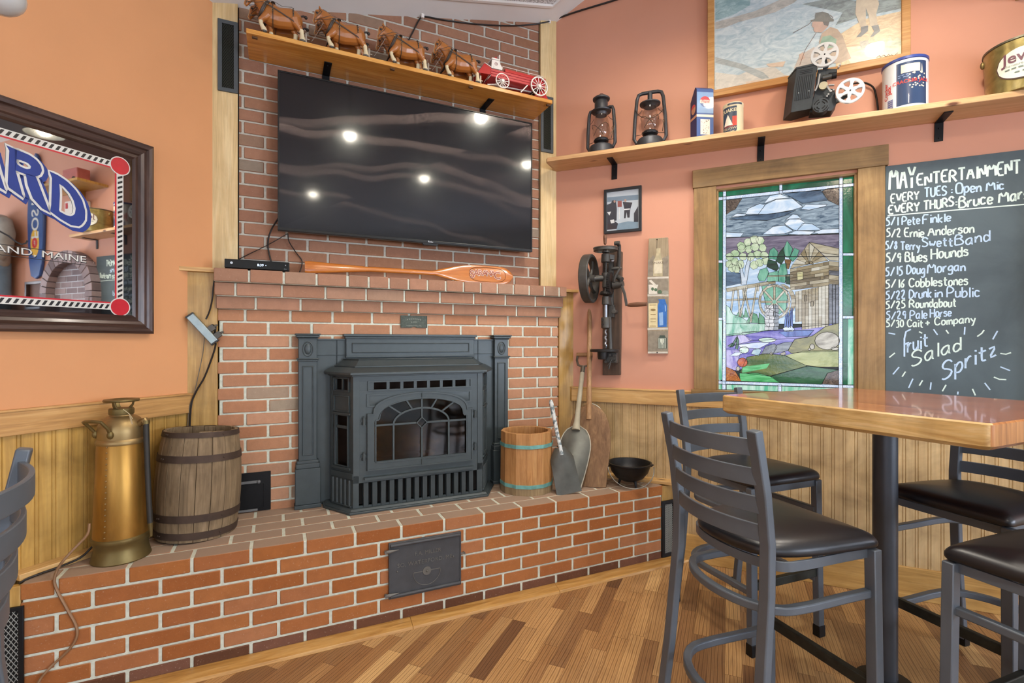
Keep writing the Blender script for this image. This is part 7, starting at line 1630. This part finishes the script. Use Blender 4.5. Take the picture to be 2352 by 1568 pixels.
letter([[(40, 222), (115, 255), (105, 400), (150, 560), (165, 590), (60, 515), (50, 490), (62, 260)], [(175, 415), (245, 440), (265, 490), (330, 660), (345, 690), (290, 660), (225, 590), (190, 500)]], [([(100, 250), (150, 268), (205, 292), (250, 325), (280, 365), (288, 400), (272, 430), (235, 440), (180, 425), (100, 395)], [(112, 318), (150, 328), (190, 345), (212, 368), (208, 384), (185, 388), (160, 380), (135, 368), (118, 355), (110, 340)])])
letter([], [([(340, 402), (400, 430), (460, 470), (520, 530), (565, 600), (588, 680), (585, 745), (550, 785), (490, 775), (420, 735), (345, 680), (352, 640), (358, 450)], [(408, 490), (440, 510), (480, 555), (508, 605), (522, 660), (515, 700), (490, 714), (455, 706), (405, 678), (408, 650), (412, 560), (410, 510)])])
letter([[(-120, 130), (-50, 250), (-10, 400), (30, 525), (45, 545), (-30, 500), (-60, 470), (-75, 330)], [(-190, 420), (-150, 330), (-60, 380), (-60, 410), (-130, 400)]])
ow.build('white_letter_outline', M_pw, mi, smooth=0); oi.build('blue_letter_shadow', M_pb, mi, smooth=0); bl.build('blue_lettering', M_pb, mi, smooth=0)
a1, z1 = mq(598, 1034, -.0145); a0, _ = mq(0, 958, -.0145); ht = mq(598, 990, -.0145)[1] - z1
b = MB(); vs, fs = txt('PORTLAND, MAINE', 1, 0, align='RIGHT'); xs = [v.x for v in vs]; full = max(xs) - min(xs); lw_ = (a1 - a0) / .62
vs = [Vector((v.x * lw_ / full, v.y, v.z * ht / .73)) for v in vs]; b.merge((vs, fs), T(a1 - mu, -.0149, z1 - mz_)); b.build('white_town_lettering', M_pw, mi, smooth=0)
b = MB(); vs2 = [Vector((v.x + .0025, v.y, v.z - .0025)) for v in vs]; b.merge((vs2, fs), T(a1 - mu, -.0141, z1 - mz_))
for z in (mq(610, 985)[1], mq(610, 1050)[1]): b.box(-.5, mq(615, 985)[0] - mu, -.0138, -.0130, z - mz_ - .001, z - mz_ + .001)
P = ml([(-60, 780), (0, 818), (60, 850), (110, 890), (150, 908), (180, 900), (190, 882)]); b.rbar([(a, -.0136, z) for a, z in P], .005, .0006, up=(0, 1, 0)); b.build('black_line_print', M_pk, mi, smooth=0)

# ------------------------------------------------------------ table
def table_wood():
    t = NT('table_top_wood'); n1 = t.noise(1.6, 6, t.co((16, 1.2, 16)), .6, 1.4); r = t.ramp(n1, 0, [(.28, lin('#84482a')), (.5, lin('#b56c40')), (.72, lin('#cb8450'))])
    n2 = t.noise(2, 3, t.co((70, 3, 70)), .6); r2 = t.ramp(n2, 0, [(.3, (.75, .72, .7)), (.6, (1, 1, 1))]); m = t.mix(.5, (r, 0), (r2, 0), 'MULTIPLY'); t.l(m, 2, t.p, 'Base Color')
    t.set(Roughness=.2, Coat_Weight=.5, Coat_Roughness=.05); return t.mat
M_ttop = table_wood(); M_tedge = wood('live_edge', '#b98f52', '#dcb878', '#eed5a4', 1, 1.2, .35, .4, 0, .7); M_tend = wood('end_grain', '#8a5226', '#b97a42', '#cf9455', 2, .8, .3, .5)
Pt = [Vector((.883, 2.116)), Vector((1.299, 1.355)), Vector((2.057, 1.709)), Vector((1.641, 2.47))]
ctr = sum(Pt, Vector((0, 0))) / 4; ax_ = (Pt[0] - Pt[1]).normalized(); rot = atan2(ax_.y, ax_.x) - pi / 2   # local y along the near edge
tb = wthing('pub_table', 'tall square pub table with a thick varnished plank top on a black post', 'table', ctr.x, ctr.y, 0, rot)
loc = [Matrix.Rotation(-rot, 2) @ (p - ctr) for p in Pt]
TZ, TH = 1.092, .076
def rloop(P, r, n=4):
    out = []; k = len(P)
    for i in range(k):
        a, c, d = P[i - 1], P[i], P[(i + 1) % k]; u, v = (a - c).normalized(), (d - c).normalized()
        for j in range(n + 1):
            f = j / n; q = c + u * r * (1 - f) ** 2 + v * r * f ** 2; out.append((q.x, q.y))
    return out
L0_ = rloop(loc, .02); Li = rloop([p * (1 - .006 / p.length) for p in loc], .018); Lb = rloop([p * (1 - .018 / p.length) for p in loc], .02)
b = MB(); n = len(L0_); R = [[(x, y, TZ - TH) for x, y in Lb], [(x, y, TZ - TH + .012) for x, y in L0_], [(x, y, TZ - .005) for x, y in L0_], [(x, y, TZ) for x, y in Li]]
vs = [p for r_ in R for p in r_]; fs = [(i * n + j, i * n + (j + 1) % n, (i + 1) * n + (j + 1) % n, (i + 1) * n + j) for i in range(3) for j in range(n)]
b.add(vs, fs, 1); b.add(R[3], [list(range(n))], 0); b.add(R[0], [list(reversed(range(n)))], 0)
o = b.build('table_top', [M_ttop, M_tedge, M_tend], tb, double=True, smooth=30)
for p in o.data.polygons:
    if p.material_index == 1 and p.normal.y < -.6: p.material_index = 2
pc_ = Matrix.Rotation(-rot, 2) @ (Vector((1.438, 1.93)) - ctr)
b = MB(); b.cyl((pc_.x, pc_.y, .01), (pc_.x, pc_.y, TZ - TH - .006), .0405, 32); b.build('post', plain('table_post', '#464a50', .4, .5, .15, 6), tb)
b = MB(); b.lathe([(.095, 0), (.095, .010), (.045, .016), (.041, .03)], 32, (pc_.x, pc_.y, 0)); b.build('floor_flange', M_black, tb)
b = MB()
for a in (pi / 4, 3 * pi / 4): b.rbar([(pc_.x - .25 * cos(a), pc_.y - .25 * sin(a), TZ - TH - .005), (pc_.x + .25 * cos(a), pc_.y + .25 * sin(a), TZ - TH - .005)], .05, .006)
b.build('top_bracket', M_black, tb)
# ------------------------------------------------------------ bar stools
M_stl = plain('stool_frame_grey', '#5b636b', .42, .2, .1, 9, .08, 300, .0004); M_vin = NT('black_vinyl'); n_ = M_vin.noise(220, 3); M_vin.set(Base_Color=lin('#141519'), Roughness=.36, Specular_IOR_Level=.5, Coat_Weight=.15, Coat_Roughness=.3); M_vin.bump(n_, 0, .12, .0006); M_vin = M_vin.mat
def dring(z, w, f, r0, bulge, n=14):   # open U: front left, round the back, front right
    P = [(-w, f, z), (-w, f - .12, z), (-w - .003, r0 + .09, z)]
    for k in range(n + 1): a = pi + pi * k / n; P.append((w * 1.0 * cos(a), r0 + .03 + (bulge) * sin(a), z))
    return P + [(w + .003, r0 + .09, z), (w, f - .12, z), (w, f, z)]
def make_stool():
    t = wthing('bar_stool', 'x', 'stool', 0, 0, 0)
    # cushion: outline rings
    def outline(k, z):
        P = []
        fr = [(-.205, .165), (-.208, .192), (-.195, .207), (-.17, .210), (0, .213), (.17, .210), (.195, .207), (.208, .192), (.205, .165), (.20, .05), (.19, -.06), (.172, -.135), (.14, -.185), (.08, -.212), (0, -.220), (-.08, -.212), (-.14, -.185), (-.172, -.135), (-.19, -.06), (-.20, .05)]
        for x, y in fr: P.append((x * k, y * k, z))
        return list(reversed(P))
    b = MB(); R = [outline(.93, .700), outline(.985, .702), outline(1.0, .714), outline(.985, .728), outline(.93, .741), outline(.80, .751), outline(.55, .757), outline(.25, .759)]
    b.rings(R); o = b.build('seat_cushion', M_vin, t, smooth=180); o.modifiers.new('s', 'SUBSURF').render_levels = 1
    for s in (-1, 1):
        b = MB(); b.rbar([(s * .198, .195, 0), (s * .195, .190, .35), (s * .192, .186, .698)], .034, .030, up=(0, 1, 0)); l = b.build('leg', M_stl, t, bevel=.003)
        b = MB(); b.box(s * .198 - .019, s * .198 + .019, .178, .212, 0, .05); b.build('foot_cap', M_black, l, bevel=.002)
        b = MB(); b.rbar([(s * .202, -.285, 0), (s * .196, -.245, .30), (s * .189, -.215, .62), (s * .188, -.212, .76), (s * .189, -.228, .90), (s * .191, -.262, 1.075)], .036, .026, up=(0, 1, 0)); l = b.build('rear_post', M_stl, t, bevel=.004)
        b = MB(); b.box(s * .202 - .020, s * .202 + .020, -.302, -.268, 0, .05); b.build('foot_cap', M_black, l, bevel=.002)
    for zc_ in (1.026, .945, .866, .787):
        b = MB(); P = []
        for k in range(13): x = -.182 + .364 * k / 12; yb_ = -.212 - .05 * max(0, (zc_ - .76) / .315); P.append((x, yb_ - .042 * (1 - (x / .182) ** 2), zc_))
        b.rbar(P, .010, .047, up=(0, 0, 1)); b.build('back_slat', M_stl, t, bevel=.002)
    b = MB(); b.rbar(dring(.684, .183, .19, -.15, .085), .008, .028); b.rbar([(-.19, .186, .684), (.19, .186, .684)], .012, .028); b.build('seat_frame', M_stl, t, bevel=.001)
    b = MB(); b.rbar(dring(.565, .186, .19, -.15, .115), .024, .024); b.build('upper_rail', M_stl, t, bevel=.004)
    b = MB(); b.rbar(dring(.255, .190, .19, -.15, .145), .026, .026); b.build('lower_rail', M_stl, t, bevel=.004)
    b = MB(); b.rbar([(-.19, .188, .285), (.19, .188, .285)], .022, .036); b.build('foot_bar', plain('worn_foot_bar', '#33352f', .5, .5, .3, 30), t, bevel=.003)
    return t
s0 = make_stool(); index_kids()
ST = [(.838, 1.615, -71.0, 'grey metal bar stool nearest the camera, its slatted back in front of the fireplace side of the table'),
      (1.122, 2.356, -158.6, 'bar stool standing between the window wainscot and the far left corner of the table'),
      (1.76, 1.9, 109.0, 'black seated bar stool on the far right, behind the table post'),
      (1.478, 1.300, 21.0, 'bar stool whose black seat corner pokes in at the lower right corner'),
      (-1.19, .812, 126, 'bar stool cut off at the lower left corner, only curved back slats showing')]
ST[0] = ST[0][:3] + ('nearest grey bar stool, slatted back toward the camera, at the left side of the table',)
for k, (x, y, a, lab) in enumerate(ST):
    s = s0 if k == 0 else copy_tree(s0)
    s.location = (x, y, 0); s.rotation_euler = (0, 0, radians(a)); s['label'] = lab; s['group'] = 'metal bar stools around the tables'

# ------------------------------------------------------------ further along the salmon wall: what the pub mirror shows
def far_thing(name, label, cat, u, z, w=-.002): return thing(name, label, cat, FR, u, w, z)
# brick arch niche
M_bra = brick_mat('arch_brick', [(0, '#6d6064'), (.5, '#8d8084'), (1, '#a8989a')]); M_bmor = plain('pale_mortar', '#c9ced6', .9)
b = MB(); cu, hwA, zsA = 1.78, .36, 1.86
for k in range(15):
    a0, a1 = pi * k / 15 + .012, pi * (k + 1) / 15 - .012; ri, ro = hwA, hwA + .12
    b.prism([(cu + ri * cos(a0), zsA + ri * .9 * sin(a0)), (cu + ro * cos(a0), zsA + ro * .95 * sin(a0)), (cu + ro * cos(a1), zsA + ro * .95 * sin(a1)), (cu + ri * cos(a1), zsA + ri * .9 * sin(a1))], -.10, -.001)
bricks(b, cu - hwA - .12, cu - hwA, [zsA - BH * k for k in range(28)], BH, BL, 0, -.10, -.001); bricks(b, cu + hwA, cu + hwA + .12, [zsA - BH * k for k in range(28)], BH, BL, 0, -.10, -.001)
bricks(b, cu - hwA, cu + hwA, [zsA + .32 - BH * k for k in range(33)], BH, BL, .05, -.02, -.001)
b.box(cu - hwA, cu + hwA, -.016, -.0005, 0, zsA + .30, 1)
struct(b.build('brick_arch', [M_bra, M_bmor], bevel=.002, seg=1), FR)
# long blue board
sb = far_thing('blue_board', 'tall blue surfboard shaped sign with a yellow roundel, seen reflected in the pub mirror', 'sign', 2.49, 2.78)
P = [(.0, .72), (.05, .66), (.10, .50), (.15, .25), (.165, 0), (.155, -.3), (.13, -.55), (.09, -.70), (0, -.73)]
P = P + [(-x, z) for x, z in reversed(P[1:-1])]
b = MB(); b.prism(P, -.035, 0); bd = b.build('board', plain('board_blue', '#1d4a8c', .3, 0, .1, 4, coat=.3), sb, bevel=.012)
b = MB(); b.prism(ell(0, -.32, .085, .16, 28), -.0365, -.035); b.build('yellow_roundel', plain('board_yellow', '#d8a92e', .4), bd); b = MB(); b.prism(ell(0, -.32, .055, .06, 24), -.0375, -.0365); b.build('red_badge', M_pr, bd)
b = MB(); b.merge(txt("FOSTER'S", .20, .0005, bold=.002), T(.06, -.0368, -.05) @ RY(-pi / 2) @ T(.18, 0, 0)); b.merge(txt('F', .08, .0003), T(0, -.0385, -.35)); b.build('white_lettering', M_pw, bd)
# white box, small shelf with a red toy and a lamp
wb = far_thing('wall_box', 'white plastic wall box with a red button, seen reflected in the pub mirror', 'box', 1.64, 2.72)
b = MB(); b.box(-.14, .14, -.10, 0, -.12, .12); b.build('case', M_white, wb, bevel=.006); b = MB(); b.box(.08, .12, -.102, -.1, .04, .1); b.build('button', M_pr, wb)
s3 = far_thing('corner_shelf', 'small dark wooden shelf high on the salmon wall, seen reflected in the pub mirror', 'shelf', 1.62, 2.98)
b = MB(); b.box(-.42, .42, -.28, 0, -.025, 0); b.build('shelf_board', M_oakb_v, s3); b = MB(); b.prism([(0, 0), (-.22, 0), (0, -.22)], -.02, .02, 'x'); b.build('bracket', M_oakb_v, s3)
rt = thing('red_toy_truck', 'pinkish red toy truck on the small dark shelf, seen reflected in the pub mirror', 'toy', FR, 1.52, -.14, 2.981)
b = MB(); b.box(-.16, .10, -.06, .06, .03, .15); b.box(.10, .17, -.055, .055, .03, .10); b.build('truck_body', plain('faded_red', '#b5655e', .4), rt, bevel=.008)
for x in (-.10, .10):
    b = MB(); b.cyl((x, -.065, .03), (x, .065, .03), .03, 16); b.build('wheel', M_black, rt)
# hanging shirt and jeans
ho = far_thing('hanging_outfit', 'pale grey shirt and blue jeans hung on the salmon wall, reflected in the mirror', 'clothes', 3.12, 2.2)
M_shirt = plain('shirt_grey', '#a8a8a2', .9, 0, .15, 9, .4, 30, .01); M_jean = plain('denim', '#7795b0', .9, 0, .15, 9, .3, 40, .006)
b = MB(); b.rings([[(rx * cos(a), -.13 + .11 * sin(a), z) for a in [2 * pi * k / 20 for k in range(20)]] for rx, z in ((.20, .0), (.25, .08), (.24, .25), (.26, .42), (.24, .55), (.10, .62))]); 
for s in (-1, 1): b.tube([(s * .22, -.13, .53), (s * .30, -.14, .38), (s * .31, -.16, .2), (s * .26, -.2, .08)], [.07, .075, .07, .05], 12)
b.build('shirt', M_shirt, ho, smooth=60)
b = MB()
for s in (-1, 1): b.tube([(s * .09, -.13, .05), (s * .11, -.13, -.2), (s * .12, -.12, -.5), (s * .12, -.12, -.75)], [.11, .10, .085, .075], 14)
b.build('jeans', M_jean, ho, smooth=60)
sf = far_thing('shadow_box', 'small dark framed box low on the salmon wall, seen reflected in the pub mirror', 'frame', 2.49, 1.86)
b = MB(); frame4(b, -.18, .18, -.16, .16, .03, -.05, 0); b.build('box_frame', M_mfr, sf, bevel=.003); b = MB(); b.box(-.16, .16, -.01, 0, -.14, .14); b.build('backing', plain('box_backing', '#6d5044', .7), sf)
# ------------------------------------------------------------ ceiling lamps: shaded bulbs hung in a grid
M_bulb = emit('lamp_glow', '#ffeace', LAMP_E)
M_shade = plain('lamp_shade_metal', '#9da3a4', .35, .7)
def lamp(x, y, z, label, r=.07):
    top = min(3.75, zc(x, y)) if zc(x, y) < 3.75 else 3.75
    t = wthing('pendant_lamp', label, 'lamp', x, y, z)
    b = MB(); b.ball((0, 0, 0), r, 20); b.build('bulb', M_bulb, t)
    b = MB(); b.lathe([(.03, r * 1.9), (.05, r * 1.8), (.10, r * 1.2), (.140, -.034), (.142, -.034), (.102, r * 1.26), (.052, r * 1.9), (.03, r * 2.0)], 32); b.build('shade', M_shade, t)
    b = MB(); b.cyl((0, 0, r * 1.9), (0, 0, top - z), .006, 8); b.build('stem', M_black, t)
    b = MB(); b.cyl((0, 0, top - z - .03), (0, 0, top - z), .05, 20); b.build('canopy', M_white, t)
    l = bpy.data.lights.new('lamp_beam', 'SPOT'); l.energy = SPOT_W; l.spot_size = radians(132); l.spot_blend = .7; l.shadow_soft_size = .06; l.color = (1, .955, .89)
    lo = bpy.data.objects.new('lamp_beam', l); COL.objects.link(lo); lo.parent = t; lo.location = (0, 0, -r - .02)
    return t
for k, (x, y) in enumerate(LAMPS): lamp(x, y, LAMP_Z, 'white globe lamp in a metal shade hanging from the ceiling', .05)['group'] = 'ceiling lamps reflected in the television'

# glowing windows added behind the camera, out of view, as fill light
M_fill = emit('fill_light_pane', '#e2ecff', FILL_E); M_fillf = emit('fill_light_pane_bright', '#e2ecff', FILL_F)
def fill_window(name, base, rot, x, mat=M_fill, w=1.5, z0=.85, z1=2.25):
    b = MB(); b.box(x - w / 2, x + w / 2, .012, .02, z0, z1); o = b.build(name, mat); o.location = base; o.rotation_euler = (0, 0, rot); o['kind'] = 'structure'
    f = MB(); frame4(f, x - w / 2 - .08, x + w / 2 + .08, z0 - .08, z1 + .08, .08, 0, .035); f.box(x - .02, x + .02, 0, .03, z0, z1); f.build('window_frame', M_white, o, bevel=.004)
for k, x in enumerate((1.6, 3.6, 5.6, 7.6)): fill_window('window_%d' % (k + 2), pA, FR.rot, x)
for k, x in enumerate((-1.6, -4.0)): fill_window('window_%d' % (k + 6), pB - Vector((FL.x.y, -FL.x.x, 0)) * 0, FL.rot, x, M_fillf)

gl = wthing('globe_lamp', 'pale frosted globe lamp cut off at the top left corner', 'lamp', -1.483, 1.45, 2.318)
b = MB(); b.ball((0, 0, 0), .058, 24, sc=(1, 1, .92)); b.build('globe', plain('frosted_globe', '#c3c9ca', .25, 0, .04, 10, coat=.3), gl)
b = MB(); b.lathe([(.02, .05), (.024, .055), (.024, .085), (.008, .095), (.006, zc(-1.483, 1.45) - 2.318)], 16); b.build('stem', M_steel, gl)
